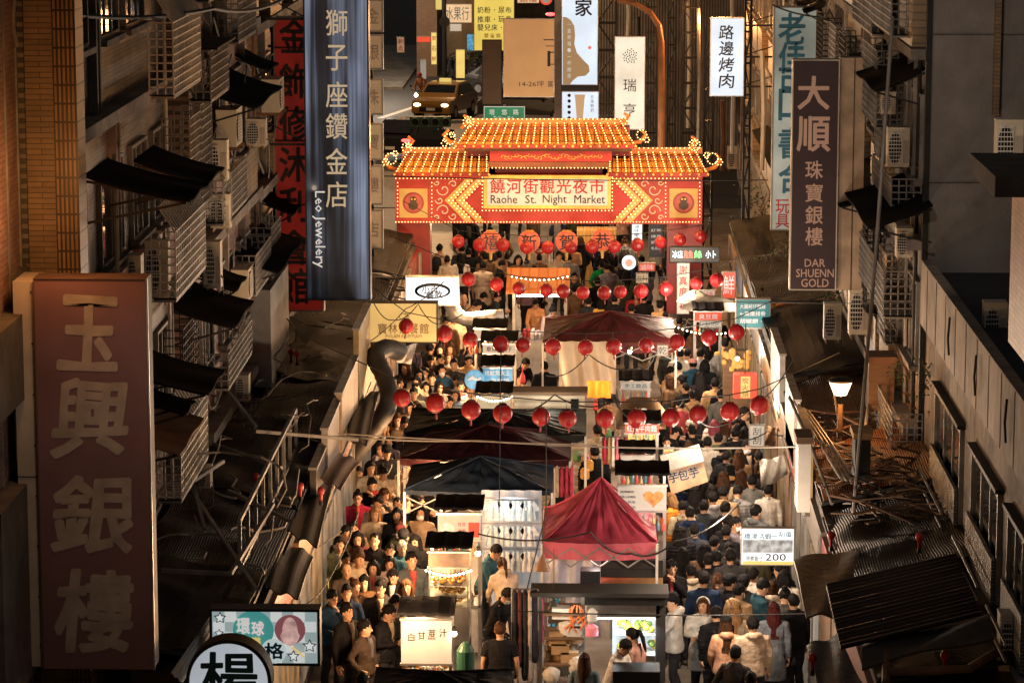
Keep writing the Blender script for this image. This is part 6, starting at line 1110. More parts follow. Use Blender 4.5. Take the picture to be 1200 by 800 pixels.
# far counter with plaid roof
Yq = YS(49.6, 2); x0, z0, x1, z1 = rect(598, 342, 665, 392, Yq); t = thing('food_stall', 'far steel counter with an orange plaid roof and tube light', 'stall', (x0, Yq, 0), 'food stalls in the middle of the lane')
plaid = tilemat('plaid_cloth', (.62, .26, .10), (.75, .5, .25), 'Y', .22, .2, .7, 0, .12, 0); zt = z1; b = MB(); zz = onY(630, 325, Yq).z; b.grid(lambda u, v: (x0 - .1 + (x1 - x0 + .15) * u, Yq - .15 + 1.1 * v, zt + (zz - zt) * 1.25 * v), 4, 2, 0, (0, 0, -.03)); b.build('roof', plaid, t)
for x in (x0 + .05, x1 - .08): MB().box(x, Yq, 0, x + .07, Yq + .07, zt - .01).build('post', M['steel'], t)
MB().box(x0 + .15, Yq + .02, zt - .12, x1 - .15, Yq + .06, zt - .07).build('tube_lamp', M['tubew'], t); MB().box(x0, Yq, .1, x1, Yq + .9, .95).build('counter', M['steel'], t); lamp('counter_lamp', 'POINT', ((x0 + x1) / 2, Yq + .2, zt - .2), 25, COOL, .15)
b = MB(); rg = random.Random(6); [b.lathe((rg.uniform(x0 + .1, x1 - .1), Yq + .2 + rg.random() * .5, .952), [(.05, 0), (.06, .12), (.03, .22)], 8, rg.randrange(3)) for i in range(14)]; b.build('pots', [M['steel'], M['white'], M['red']], t)
lamp('tent_lamp', 'POINT', (onY(703, 640, YS(75, 2)).x, YS(75.5, 1.9), 1.95), 45, (1, .8, .75), .15); lamp('tent_lamp', 'POINT', (onY(700, 420, YS(59, 2)).x, YS(58.6, 1.9) - .5, 2.1), 60, WARM, .15)
# white tent sheet under the red-brown canopy
Yq = YS(57.5, 1.5); p_ = [(655, 412), (720, 412), (750, 415), (722, 465), (662, 462)]; x0, z0, x1, z1 = rect(655, 405, 722, 462, Yq); b = MB(); b.grid(lambda u, v: (x0 + (x1 - x0) * u + .25 * (1 - u) * (1 - v) * 0, Yq + .09 * math.sin(u * 22 + v * 3) * (1 - .5 * v) + .5 * v, z0 + (z1 - z0) * v), 40, 8, 0, (0, .01, 0)); tag(b.build('tent_sheet', M['curtain'], loc=(x0, Yq, z0)), 'wrinkled white plastic sheet under the red-brown canopy', 'sheet')
Yq = YS(58.5, 1.5); x0, z0, x1, z1 = rect(688, 446, 716, 466, Yq); b = MB(); b.grid(lambda u, v: (x0 + (x1 - x0) * u, Yq + .04 * math.sin(u * 12), z0 + (z1 - z0) * v), 14, 3, 0, (0, .01, 0)); tag(b.build('orange_cloth', M['tarp'], loc=(x0, Yq, z0), color=(.7, .22, .03)), 'orange cloth at the foot of the white sheet', 'cloth')
for lb, x, y, s_ in (('bare bulb lamp by the white sheet', 738, 412, 58), ('bare bulb lamp over the yellow goods on the right', 864, 420, 58.5), ('bare bulb lamp beside the sugar cane stall', 532, 742, 81), ('bare bulb lamp over the snack stall', 560, 648, 77), ('bare bulb lamp under the teal sign', 893, 343, 54), ('bare bulb lamp on the right roof edge', 1023, 344, 56)):
    c = onY(x, y, YS(s_, 2.4)); t = thing('bulb_lamp', lb, 'lamp', c, 'bare bulb lamps at the stalls'); MB().ball(c, .045, 10).build('bulb', M['bulbw'], t, smooth=True); MB().lathe(c + Vector((0, 0, .04)), [(.03, 0), (.03, .06), (.015, .07)], 8).build('socket', M['black'], t); lamp('bulb_light', 'POINT', c - Vector((0, .12, .02)), 9, WARM, .05)
# yellow goods, lantern box, taro sign, price sign, tarpaulins
Yq = YS(58, 1.8); x0, z0, x1, z1 = rect(848, 412, 878, 436, Yq); t = thing('goods_rack', 'rack of yellow bagged snacks glowing under a bulb', 'rack', (x0, Yq, 0)); MB().box(x0, Yq + .1, 0, x1, Yq + .35, z1).build('frame', M['wood'], t); b = MB(); rg = random.Random(2); [b.ball((rg.uniform(x0, x1), Yq + .05, rg.uniform(z0, z1)), rg.uniform(.05, .08), 7, 0, (1, .5, 1.1)) for i in range(26)]; b.build('bags', M['paint'], t, color=(.62, .40, .12))
Yq = YS(60, 1.8); x0, z0, x1, z1 = rect(860, 440, 887, 467, Yq); t = thing('light_box_sign', 'red and yellow lit box sign hanging among the right stalls', 'sign', (x0, Yq, z0)); MB().box(x0, Yq, z0, x1, Yq + .4, z1).build('casing', SG['red'], t); a0, c0, a1, c1 = rect(868, 441, 879, 466, Yq); MB().box(a0, Yq - .01, c0, a1, Yq - .003, c1).build('face', SG['yellow'], t); b = MB(); vtext(b, '炭火燒', 873.5, 442, 466, 8, Yq - .014); b.build('lettering', LTR['red'], t); MB().bar(((x0 + x1) / 2, Yq + .2, z1), ((x0 + x1) / 2, Yq + .2, z1 + 1), .02).build('hook', M['wire'], t)
Yq = YS(65, 2.2); t = sign('light_box_sign', 'white vertical lit sign with black strokes on the right lane edge', (878, 498, 896, 523), Yq, SG['white'], .12, M['galv'], .015); b = MB(); vtext(b, '刮刮', 887, 500, 521, 10, Yq - .012, brush=.05); b.build('lettering', LTR['black'], t)
Yq = YS(67, 2.1); t = thing('stall_banner', 'tilted brown snack stall banner with three outlined characters', 'sign', onY(804, 553, Yq)); b = MB(); P4 = [onY(x, y, Yq) for x, y in ((779, 545), (822, 533), (830, 564), (787, 579))]; b.add([*P4, *[p + Vector((0, .08, 0)) for p in P4]], [(0, 3, 2, 1), (4, 5, 6, 7), (0, 1, 5, 4), (1, 2, 6, 5), (2, 3, 7, 6), (3, 0, 4, 7)]); b.build('board', SG['brown'], t)
b = MB(); [text(b, ch, x, y, 12, 12, Yq - .012, .03, rot=.27) for ch, x, y in (('芋', 789, 559), ('包', 800.5, 556), ('芋', 813, 553))]; b.build('lettering', LTR['dark'], t); b = MB(); [text(b, ch, x, y, 12, 12, Yq - .006, .055, rot=.27) for ch, x, y in (('芋', 789, 559), ('包', 800.5, 556), ('芋', 813, 553))]; b.build('letter_outline', LTR['white'], t)
b = MB(); b.bar(onY(776, 543, Yq - .1), onY(822, 530, Yq - .1), .10, .3); b.build('roof_strip', M['galv'], t)
Yq = YS(77.5, 2.0); t = sign('light_box_sign', 'white lit price sign reading 200 beside the right crowd', (868, 618, 931, 662), Yq, lbw2, .1, M['galv'], .015)
b = MB(); text(b, '橋津活蝦', 888, 628, 32, 7, Yq - .012, .02); text(b, '二刮蛋', 916, 626, 24, 6.5, Yq - .012, .02); b.build('lettering', LTR['teal'], t); b = MB(); text(b, '200', 909, 652.5, 24, 8, Yq - .012, .02); text(b, '現煮蝦子', 884, 654, 20, 6, Yq - .012, .01); b.build('lettering', LTR['olive'], t)
a0, c0, a1, c1 = rect(870, 632, 929, 647, Yq); MB().box(a0, Yq - .012, c0, a1, Yq - .008, c1).build('food_picture', glow('shrimp_print', (.45, .5, .52), .5, .9, 9, base=(.3, .3, .3)), t); a0, c0, a1, c1 = rect(870, 657, 930, 661, Yq); MB().box(a0, Yq - .014, c0, a1, Yq - .010, c1).build('yellow_strip', SG['yellow'], t)
for lb, pts, s_, c in (('crumpled white tarpaulin hanging over the right lane', ((890, 540), (918, 533), (925, 562), (893, 578)), 68, (.5, .47, .42)), ('white striped awning sheet below the tea house sign', ((452, 410), (488, 403), (480, 432), (450, 424)), 61, (.55, .55, .56)), ('dark checked awning sheet on the right lane edge', ((905, 432), (925, 432), (932, 456), (916, 458)), 60, (.12, .10, .08)), ('small brown awning under the white board', ((898, 500), (918, 500), (920, 525), (896, 528)), 63, (.2, .12, .07)), ('pale cloth sheet beside the right shops', ((912, 480), (930, 476), (936, 505), (915, 512)), 62, (.42, .38, .33)), ('orange sheet on a roof right of the teal sign', ((905, 356), (960, 350), (962, 366), (905, 372)), 56, (.5, .18, .05))):
    Yq = YS(s_, 2.3); q = [onY(x, y, Yq) for x, y in pts]; b = MB(); b.grid(lambda u, v: q[0].lerp(q[1], u).lerp(q[3].lerp(q[2], u), v) + Vector((0, .45 * v - .2 * math.sin(v * 3) + .04 * math.sin(u * 14 + v * 6), .02 * math.sin(u * 9))), 14, 10, 0, (0, .01, -.01)); tag(b.build('tarpaulin', M['tarp'], loc=q[0], color=c), lb, 'tarpaulin', 'loose sheets over the lane')
for lb, pts, c in (('olive awning over the left crowd edge', ((352, 575), (392, 560), (372, 640), (335, 622)), (.06, .055, .035)), ('second dark olive awning lower on the left', ((330, 632), (368, 650), (350, 700), (312, 690)), (.035, .032, .024)), ('reddish brown shiny awning sheet on the left', ((392, 528), (422, 540), (400, 572), (372, 560)), (.10, .045, .035)), ('black flat awning sheet above the left lane', ((415, 470), (445, 455), (430, 520), (405, 515)), (.015, .013, .012))):
    q = [onZ(x, y, 3.0 - .25 * (i in (0, 1))) for i, (x, y) in enumerate(pts)]; b = MB(); b.grid(lambda u, v: q[0].lerp(q[1], u).lerp(q[3].lerp(q[2], u), v) + Vector((0, 0, .03 * math.sin(u * 12) + .05 * math.sin(v * 3))), 14, 10, 0, (0, 0, -.02)); tag(b.build('tarpaulin', mat('waxed_canvas', (1, 1, 1), .65, objcol=True, bump=.5, bscale=6), loc=q[0], color=c), lb, 'tarpaulin', 'loose sheets over the lane')
for lb, pts, c, z in (('navy flat roof panel at the lower right corner of the crowd', ((945, 756), (981, 743), (1012, 800), (962, 812)), (.05, .07, .09), 2.9), ('dark brown canvas roof above the right crowd edge', ((930, 655), (1010, 640), (985, 720), (945, 720)), (.05, .035, .022), 3.0), ('dark olive sheet across the right roof', ((1010, 755), (1160, 720), (1165, 745), (1010, 780)), (.06, .055, .04), 3.75), ('large ribbed black metal sheet lying on the right roofs', ((968, 684), (1120, 648), (1150, 718), (985, 758)), (.016, .016, .017), 3.85)):
    q = [onZ(x, y, z) for x, y in pts]; b = MB(); rb = 'ribbed' in lb; b.grid(lambda u, v: q[0].lerp(q[1], u).lerp(q[3].lerp(q[2], u), v) + Vector((0, 0, (.018 * math.sin(v * 110) if rb else .03 * math.sin(v * 5 + u * 7)))), 16, 100 if rb else 12, 0, (0, 0, -.03)); tag(b.build('roof_sheet', mat('waxed_canvas', (1, 1, 1), .65, objcol=True) if not rb else mat('black_ribbed_metal', (.02, .02, .021), .35, .4), loc=q[0], color=c), lb, 'roof sheet', 'loose sheets over the right roofs')
# white stall back wall with hanging T-shirts, seated vendor area
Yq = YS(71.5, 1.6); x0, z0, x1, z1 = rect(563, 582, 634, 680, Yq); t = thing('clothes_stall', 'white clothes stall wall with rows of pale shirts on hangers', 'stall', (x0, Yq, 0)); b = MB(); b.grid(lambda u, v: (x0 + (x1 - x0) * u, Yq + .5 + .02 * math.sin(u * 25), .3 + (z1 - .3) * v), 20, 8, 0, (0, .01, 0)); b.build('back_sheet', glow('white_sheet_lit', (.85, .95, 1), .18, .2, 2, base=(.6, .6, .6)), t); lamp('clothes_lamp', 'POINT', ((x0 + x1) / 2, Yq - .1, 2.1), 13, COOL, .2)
rg = random.Random(11)
for r_ in range(3):
    zz = onY(600, 588 + r_ * 30, Yq).z; MB().bar((x0, Yq + .3, zz), (x1, Yq + .3, zz), .02).build('rail', M['steel'], t)
    for i in range(4):
        xx = x0 + .14 + i * (x1 - x0 - .2) / 4 + .05; b = MB(); b.grid(lambda u, v: (xx + (u - .5) * (.24 - .08 * v), Yq + .27 + .012 * math.sin(u * 12 + i), zz - .38 + .34 * v), 8, 6, 0, (0, .02, 0)); [b.bar((xx + q_ * .07, Yq + .28, zz - .07), (xx + q_ * .15, Yq + .28, zz - .2), .03, .07) for q_ in (-1, 1)]; b.build('shirt', M['cloth'], t, color=rg.choice([(.55, .58, .6), (.35, .42, .45), (.6, .6, .6), (.45, .5, .5)]))
# racks of garments and goods left of the front stall
def rack(label, px0, px1, pyt, pyb, s_, cols, seed, name='clothes_rack'):
    Y = YS(s_, 1.4); rg = random.Random(seed); x0, z0, x1, z1 = rect(px0, pyt, px1, pyb, Y); t = thing(name, label, 'rack', (x0, Y, 0)); MB().tube([(x0, Y, z1), (x1, Y, z1)], .015, 6).build('rail', M['steel'], t)
    for q in (x0, x1): MB().tube([(q, Y, 0), (q, Y, z1)], .015, 6).build('post', M['steel'], t)
    n = max(4, int((x1 - x0) / .07))
    for i in range(n): x = x0 + (x1 - x0) * (i + .5) / n; zz = z0 + rg.uniform(0, .25) * (z1 - z0); b = MB(); b.lathe((x, Y, 0), [(.035, zz), (.055, zz + .1), (.045, (zz + z1) / 2), (.04, z1 - .06), (.012, z1)], 7, 0, 1, 2.2); b.build('garment', M['cloth'], t, color=rg.choice(cols))
    return t
rack('rack of dark belts and clothes left of the front stall', 600, 630, 690, 800, 80, [(.03, .03, .03), (.3, .04, .12), (.05, .12, .09), (.10, .03, .03), (.45, .36, .3), (.35, .1, .15), (.02, .02, .03)], 4); rack('rack of pale and pink bags beside the garments', 634, 662, 700, 760, 78, [(.5, .45, .4), (.05, .3, .4), (.5, .1, .2), (.3, .22, .15)], 5)
rack('row of small coloured bags hanging at the middle stall', 706, 735, 512, 546, 66, [(.4, .03, .06), (.5, .5, .45), (.3, .2, .1), (.5, .15, .2)], 6); rack('row of hanging toys and pouches by the maroon canopy', 650, 672, 545, 585, 68, [(.4, .05, .08), (.5, .4, .3), (.1, .1, .1), (.3, .25, .2)], 7)
rg = random.Random(20); xa, xb, ya = onY(637, 760, YS(80, 1)).x, onY(684, 760, YS(80, 1)).x, YS(80, 1); t = thing('goods_shelf', 'wooden shelf loaded with boxes and bags left of the front juice stall', 'shelf', (xa, ya, 0))
for z in (.62, 1.02, 1.42, 1.78): MB().box(xa, ya - .05, z - .03, xb, ya + .6, z).build('shelf_board', M['wood'], t)
for x in (xa, xb - .04): MB().box(x, ya + .602, 0, x + .04, ya + .64, 1.9).build('post', M['steel'], t)
lamp('shelf_lamp', 'POINT', ((xa + xb) / 2, ya - .5, 2.0), 14, WHT, .1)
for i in range(30):
    if i % 4 == 3: continue
    Y = YS(80, 1) + .12 * (i // 4 % 3); c = Vector((onY(rg.uniform(640, 680), 760, Y).x, Y, (.62, 1.02, 1.42, 1.78)[i % 4] + .105 + .13 * (i // 12)))
    if i % 3: b = MB(); b.box(c.x - .13, Y, c.z - .10, c.x + .13, Y + .22, c.z + .06); o = b.build('cardboard_box', M['cardboard'] if i % 2 else M['white'], loc=c); nm = 'box'
    else: b = MB(); b.ball(c, .13, 12, 0, (1, .8, 1.1)); [b.v.__setitem__(j, v + Vector((noise.noise(v * 14), noise.noise(v * 14 + Vector((4, 0, 0))), noise.noise(v * 11))) * .04) for j, v in enumerate(b.v)]; o = b.build('plastic_bag', M['bag'], loc=c, smooth=True); nm = 'bag'
    tag(o, '%s piled left of the front juice stall' % ('brown cardboard box' if nm == 'box' and i % 2 else 'white goods box' if nm == 'box' else 'whitish full plastic bag'), nm, 'goods piled left of the juice stall: ' + ('brown boxes' if nm == 'box' and i % 2 else 'white boxes' if nm == 'box' else 'bags'))
for lb, x, y, s_, c in (('dark cone lamp shade hanging at the front stall', 649, 712, 80, (.03, .028, .02)), ('brown cone lamp shade hanging above the goods', 636, 660, 78, (.25, .13, .07))):
    q = onY(x, y, YS(s_, 2)); t = thing('hanging_lamp', lb, 'lamp', q); MB().lathe(q, [(.12, -.10), (.125, -.09), (.02, .13), (.01, .14)], 14).build('shade', M['paint'], t, color=c); MB().tube([q + Vector((0, 0, .13)), q + Vector((0, 0, .9))], .006, 4).build('cord', M['wire'], t)
# left stall at the bottom: green box, mannequins' goods
for lb, r_, s_, mm in (('green upright container beside the sugar cane stall', (535, 752, 556, 790), 81.5, (.02, .10, .06)), ('pink plastic bag hanging in the front stall', (686, 731, 701, 745), 80.2, (.8, .25, .35)), ('pale canister hanging in the front stall', (688, 712, 700, 728), 80.2, (.5, .5, .46))):
    Yq = YS(s_, 1.2); x0, z0, x1, z1 = rect(*r_, Yq); c = Vector(((x0 + x1) / 2, Yq, z0)); hh, ww = z1 - z0, (x1 - x0) / 2; b = MB(); b.lathe(c, [(ww * .8, 0), (ww, hh * .1), (ww, hh * .75), (ww * .6, hh * .92), (ww * .3, hh)], 16); tag(b.build('container' if 'container' in lb else 'bag' if 'bag' in lb else 'canister', M['paint'], loc=c, color=mm), lb, 'container')
b = MB(); q = onY(675, 716, YS(80.3, 2)); rg = random.Random(1)
for i in range(14): a = i * 1.1; p = q + Vector((.1 * math.cos(a), 0, .1 * math.sin(a))); b.tube([p, p + Vector((rg.uniform(-.06, .06), -.03, -.1)), p + Vector((rg.uniform(-.08, .08), -.03, -.2))], .014, 5)
tag(b.build('hanging_ornament', M['paint'], loc=q, color=(.75, .2, .05)), 'orange bunch of ornaments hanging at the front stall post', 'ornament')
# round goods table on right lane: silver trolley
Yq = YS(78, 1); x0, z0, x1, z1 = rect(950, 735, 975, 800, Yq); t = thing('glass_cabinet', 'lit steel and glass cabinet at the right edge of the crowd', 'cabinet', (x0, Yq, 0)); MB().box(x0, Yq, 0, x1, Yq + .5, .9).build('base', M['steel'], t); MB().box(x0, Yq + .1, .9, x1, Yq + .12, 1.7).build('panel', SG['white'], t); MB().box(x0, Yq, 1.7, x1, Yq + .5, 1.75).build('top', M['steel'], t); b = MB(); [b.box(x, Yq, .9, x + .03, Yq + .03, 1.7) for x in (x0, x1 - .03)]; b.build('frame', M['steel'], t)
# ------------------------------------------------------------------ street lamp on the right
Yq = YS(72, 4.2); c = onY(985, 452, Yq); t = thing('street_lamp', 'lit street lamp with a trapezoid glass head on the right', 'street lamp', (c.x, Yq, 0)); zt = onY(985, 447, Yq).z; zb = onY(985, 463, Yq).z
MB().lathe((c.x, Yq, 0), [(.10, zb), (.19, zt)], 4).build('glass_head', glow('lamp_glass', (1, .70, .42), 4.0, .2, 3), t); MB().lathe((c.x, Yq, 0), [(.21, zt + .003), (.21, zt + .03), (.08, zt + .08)], 12).build('cap', M['dark'], t); MB().tube([(c.x, Yq, 3.0), (c.x, Yq, zb - .15)], .05, 8).build('post', mat('brown_post', (.07, .04, .025), .6), t); MB().tube([(c.x - .1, Yq, zb), (c.x - .05, Yq, zb - .3)], .02, 5).build('arm', M['dark'], t); lamp('street_lamp_light', 'POINT', (c.x, Yq - .35, zt - .25), 75, SOD, .12)
# curved lamp post beyond the gate
Yq = YS(38, 6); t = thing('street_lamp', 'tall brown curved lamp post beyond the gate', 'street lamp', (onY(776, 150, Yq).x, Yq, 0)); pp = [onY(x, y, Yq) for x, y in ((775, 175), (775.5, 100), (775, 50), (772, 30), (762, 15), (745, 5), (722, 0), (700, -6))]; pp[0].z = 0; MB().tube(pp, [.13, .11, .10, .095, .09, .08, .07, .06], 10).build('post', mat('brown_post_paint', (.30, .13, .06), .45), t); MB().box(pp[-1].x - .5, Yq - .12, pp[-1].z - .05, pp[-1].x, Yq + .12, pp[-1].z + .08).build('lamp_head', M['dark'], t)
# ------------------------------------------------------------------ far street: buildings, signs, vehicles, lamp posts
bD1 = building('dark far building left of the road', -34, 128, -19.2, 180, 22, M['darkwall']); rg = random.Random(3)
for i in range(20):
    p = onX(rg.uniform(450, 495), rg.uniform(-5, 90), -19.2); MB().box(-19.19, p.y, p.z, -19.12, p.y + rg.uniform(.6, 1.5), p.z + rg.uniform(.3, .9)).build('window', [M['glass'], glow('dim_window', (.7, .8, 1), .18, .6, 2), M['glass']][i % 3], bD1)
for lb, px0, px1, pyt, py0_, s_, m_ in (('shop building with a bright awning at the far corner', 488, 512, -30, 92, 23, 'wood'), ('pale far shop building behind the parked scooters', 512, 560, -30, 90, 21.5, 'cream'), ('far building behind the yellow sign', 560, 640, -30, 85, 20, 'darkwall')):
    Y = YS(s_, 0); x0, _, x1, _ = rect(px0, 0, px1, 10, Y); building(lb, x0, Y, x1, Y + 8, 12, M[m_])
def fsign(lb, r_, s_, m, txt=None, tm='black', nm='shop_sign', th=.12, v=False):
    Y = YS(s_, 3); t = sign(nm, lb, r_, Y, m, th, M['galv'], .02, group='far shop signs')
    if txt: b = MB(); (vtext(b, txt, (r_[0] + r_[2]) / 2, r_[1] + 1, r_[3] - 1, (r_[2] - r_[0]) * .7, Y - .012) if v else text(b, txt, (r_[0] + r_[2]) / 2, (r_[1] + r_[3]) / 2, (r_[2] - r_[0]) * .8, (r_[3] - r_[1]) * .7, Y - .012)); b.build('lettering', LTR[tm], t)
fsign('wide cream shop sign with dark characters, far left', (519, 5, 553, 27), 24, SG['warm'], '水果行', 'teal'); fsign('small lit vertical far sign in orange', (505, 38, 512, 76), 25, SG['yellow'], '寶石鮮', 'red', v=True); fsign('tiny orange box sign on the dark far wall', (465, 44, 474, 62), 27, SG['brown'], '刺青', 'red', v=True); fsign('pale standing sign with a coloured picture behind the scooters', (534, 58, 545, 92), 25, SG['yellow']); fsign('white panel beside the far corner shop', (492, 70, 500, 96), 26, SG['white']); fsign('red lit strip on the far corner shop', (488, 43, 505, 50), 25.5, SG['red']); fsign('small yellow sign high on the far corner', (510, -5, 518, 12), 26, SG['yellow']); fsign('cream sign box at the top edge beyond the tan board', (606, -4, 632, 4), 25, SG['warm'], '銀樓', 'red'); fsign('round-cornered white sign far behind the pole', (527, 28, 541, 37), 23.5, SG['white']); fsign('blue neon shop window far left', (547, 40, 556, 60), 22, SG['blue'])
c = onY(640, -1, YS(26, 8)); t = thing('round_sign', 'red and white round sign at the top edge', 'sign', c); MB().lathe(c, [(.28, .05), (.28, 0)], 24, 0, axis='Y').build('rim', SG['red'], t); MB().lathe((c.x, c.y - .008, c.z), [(.19, 0), (.19, -.006)], 24, 0, axis='Y').build('face', SG['white'], t)
b = MB(); c = onY(645, 17, YS(27, 8)); b.ball(c, .16, 8, 0, (1.4, 1, .5)); tag(b.build('beacon', glow('red_beacon', (1, .08, .08), 4, sample=False), loc=c), 'red glowing beacon behind the tan board', 'beacon')
# lamp post with round plate on the far pavement, and others
g_ = onZ(521, 103, 0.13); t = thing('street_lamp', 'tall black lamp post with a round plate on the far pavement', 'street lamp', g_); MB().lathe(g_, [(.28, 0), (.24, .35), (.12, .5), (.10, 3), (.085, 7.5)], 10).build('post', M['black'], t); q = onY(521, 26, g_.y); MB().lathe(q, [(.26, .08), (.26, -.08)], 18, 0, axis='Y').build('round_plate', M['black'], t)
g_ = onZ(583, 96, 0); t = thing('street_lamp', 'dark green forked post in front of the yellow sign', 'street lamp', g_); q = onY(583, 10, g_.y); MB().tube([g_, onY(583, 30, g_.y), q], .16, 8).build('post', M['dark'], t); MB().tube([onY(584, 20, g_.y), onY(588, 8, g_.y), onY(598, -2, g_.y)], .08, 6).build('arm', M['dark'], t)
# far right: end wall, lattice towers, cladding behind the lit signs
Y = YS(31, 5); x0, _, x1, _ = rect(700, 0, 812, 10, Y); building('pale ribbed end building beyond the gate on the right', x0, Y, x1 + 2, Y + 8, 15, T['clad'])
def tower(label, px0, px1, s_, z0, z1, seed=0, w=.05):
    Y = YS(s_, 7); x0 = onY(px0, 50, Y).x; x1 = onY(px1, 50, Y).x; b = MB(); d = min(.8, x1 - x0); 
    for x in (x0, x1):
        for y in (Y, Y + d): b.box(x - w / 2, y - w / 2, z0, x + w / 2, y + w / 2, z1)
    z = z0; k = 0
    while z < z1 - .6:
        for y in (Y, Y + d): b.bar((x0, y, z), (x1, y, z), w * .8); b.bar((x0 if k % 2 else x1, y, z), (x1 if k % 2 else x0, y, z + .8), w * .6)
        for x in (x0, x1): b.bar((x, Y, z), (x, Y + d, z), w * .8)
        z += .8; k += 1
    tag(b.build('lattice_tower', M['black'], loc=(x0, Y, z0)), label, 'lattice tower', 'steel lattice frames')
tower('black lattice tower left of the curved post', 700, 722, 40, 0, 14); tower('black lattice tower right of the curved post', 783, 792, 39, 0, 10); tower('thin lattice frame behind the cream lit sign', 757, 770, 37, 0, 14); tower('lattice frame beside the barbecue sign', 826, 836, 46.5, 0, 8); tower('rusty lattice behind the gate roof on the right', 800, 818, 37, 0, 13); tower('lattice carrying the pale blue sign', 957, 968, 51, 3, 13); tower('lattice mast at the top left of the lit white sign', 873, 880, 46, 3, 13)
for k, (x, y0_, y1_, s_, c) in enumerate(((806, -10, 150, 36, 'white'), (818, 10, 170, 38, 'galv'), (846, 118, 200, 46, 'rust'), (858, -10, 180, 45, 'white'), (869, 20, 200, 45, 'wood'), (748, 20, 110, 35, 'dark'), (735, -10, 45, 35, 'white'), (893, 60, 200, 47, 'cream'))):
    Y = YS(s_, 7); a, c_ = onY(x, y0_, Y), onY(x, y1_, Y); tag(MB().tube([a, (a + c_) / 2 + Vector((.04, 0, 0)), c_], .06, 6).build('drain_pipe', M[c], loc=c_), '%s upright pipe %s beyond the gate on the right' % ({'white': 'white', 'galv': 'grey', 'rust': 'orange-lit rusty', 'wood': 'brown', 'dark': 'dark', 'cream': 'cream'}[c], ('behind the lattice', 'beside the end wall', 'under the barbecue sign', 'near the right facade', 'below the top awning', 'left of the flower mark sign', 'at the top edge', 'by the climbing plant')[k]), 'pipe')
def car(label, px, py, face, color, L_=4.4, W_=1.75, Hh=1.55, lights='front', taxi=False, name='parked_car', cat='car'):
    g = onZ(px, py, 0.01); t = thing(name, label, cat, g); body = MB()
    prof = [(-L_ / 2, .35), (-L_ / 2, .75), (-L_ / 2 + .15, .88), (-L_ / 2 + 1.0, .98), (-L_ / 2 + 1.75, Hh - .06), (-L_ / 2 + 2.2, Hh), (L_ / 2 - 1.1, Hh - .02), (L_ / 2 - .25, 1.02), (L_ / 2, .92), (L_ / 2, .35)]   # nose at -y
    n = len(prof); vs = []
    for k, sx in enumerate((-1, -.94, .94, 1)):
        for y, z in prof: w = W_ / 2 * (sx if abs(sx) == 1 else sx); tp = 1 - .16 * max(0, (z - .95) / .6); vs.append((w * tp, y, z if abs(sx) != 1 else min(z, z - .03 * (z > .9))))
    for k in range(3):
        for i in range(n): a = k * n + i; c = k * n + (i + 1) % n; body.f.append((a, c, c + n, a + n)); body.m.append(0)
    body.v = [Vector(v) for v in vs]; body.f.append(tuple(range(n))[::-1]); body.f.append(tuple(3 * n + i for i in range(n))); body.m += [0, 0]
    def pb(mb, nm, m, col=None): o = mb.build(nm, m); o.parent = t; o.color = (*(col or (1, 1, 1)), 1); return o
    bo = pb(body, 'body', M['gloss'], color)
    y0, y1, z0, z1 = -L_ / 2 + 1.06, -L_ / 2 + 1.72, 1.0, Hh - .1; b = MB(); b.add([(-W_ * .42, y0 - .03, z0), (W_ * .42, y0 - .03, z0), (W_ * .37, y1 - .03, z1), (-W_ * .37, y1 - .03, z1)], [(0, 1, 2, 3)]); pb(b, 'windscreen', M['glass'])
    b = MB(); b.add([(-W_ * .36, L_ / 2 - 1.02, Hh - .08), (W_ * .36, L_ / 2 - 1.02, Hh - .08), (W_ * .40, L_ / 2 - .28, 1.08), (-W_ * .40, L_ / 2 - .28, 1.08)], [(0, 1, 2, 3)]); [b.v.__setitem__(i, v + Vector((0, .03, .02))) for i, v in enumerate(b.v)]; pb(b, 'rear_window', M['glass'])
    for sx in (-1, 1):
        b = MB(); xx = sx * (W_ / 2 * .93 + .012); b.add([(sx * W_ / 2 * .985, -L_ / 2 + 1.3, 1.02), (sx * W_ / 2 * .985, L_ / 2 - .6, 1.02), (sx * W_ / 2 * .90, L_ / 2 - 1.1, Hh - .12), (sx * W_ / 2 * .90, -L_ / 2 + 1.85, Hh - .12)], [(0, 1, 2, 3)]); pb(b, 'side_window', M['glass'])
        for yy in (-L_ / 2 + .85, L_ / 2 - .85): b = MB(); b.lathe((sx * (W_ / 2 - .1), yy, .33), [(.33, -.11), (.33, .11)], 20, 0, axis='X'); w_ = pb(b, 'wheel', M['rubber']); b = MB(); b.lathe((sx * (W_ / 2 - .1), yy, .33), [(.19, -.125), (.19, .125)], 16, 0, axis='X'); o = b.build('rim', M['steel']); o.parent = w_
        b = MB(); b.ball((sx * W_ * .36, -L_ / 2 - .0, .72), .13, 10, 0, (1.3, .5, .6)); pb(b, 'headlight', glow('headlight', (1, .8, .5), 7, sample=False) if lights == 'front' else M['glass'])
        b = MB(); b.ball((sx * W_ * .38, L_ / 2, .85), .14, 10, 0, (1.5, .4, .5)); pb(b, 'tail_light', glow('tail_light', (1, .05, .05), 6, sample=False) if lights == 'rear' else M['red'])
        b = MB(); b.ball((sx * (W_ / 2 + .08), -L_ / 2 + 1.5, 1.02), .09, 8, 0, (1, .7, .7)); pb(b, 'wing_mirror', M['gloss'], color)
    b = MB(); b.box(-W_ * .3, -L_ / 2 - .02, .42, W_ * .3, -L_ / 2 - .003, .62); pb(b, 'grille', M['black']); b = MB(); yy = -L_ / 2 - .04 if lights == 'front' else L_ / 2 + .02; b.box(-.2, yy, .48, .2, yy + .015, .6); pb(b, 'number_plate', M['white'])
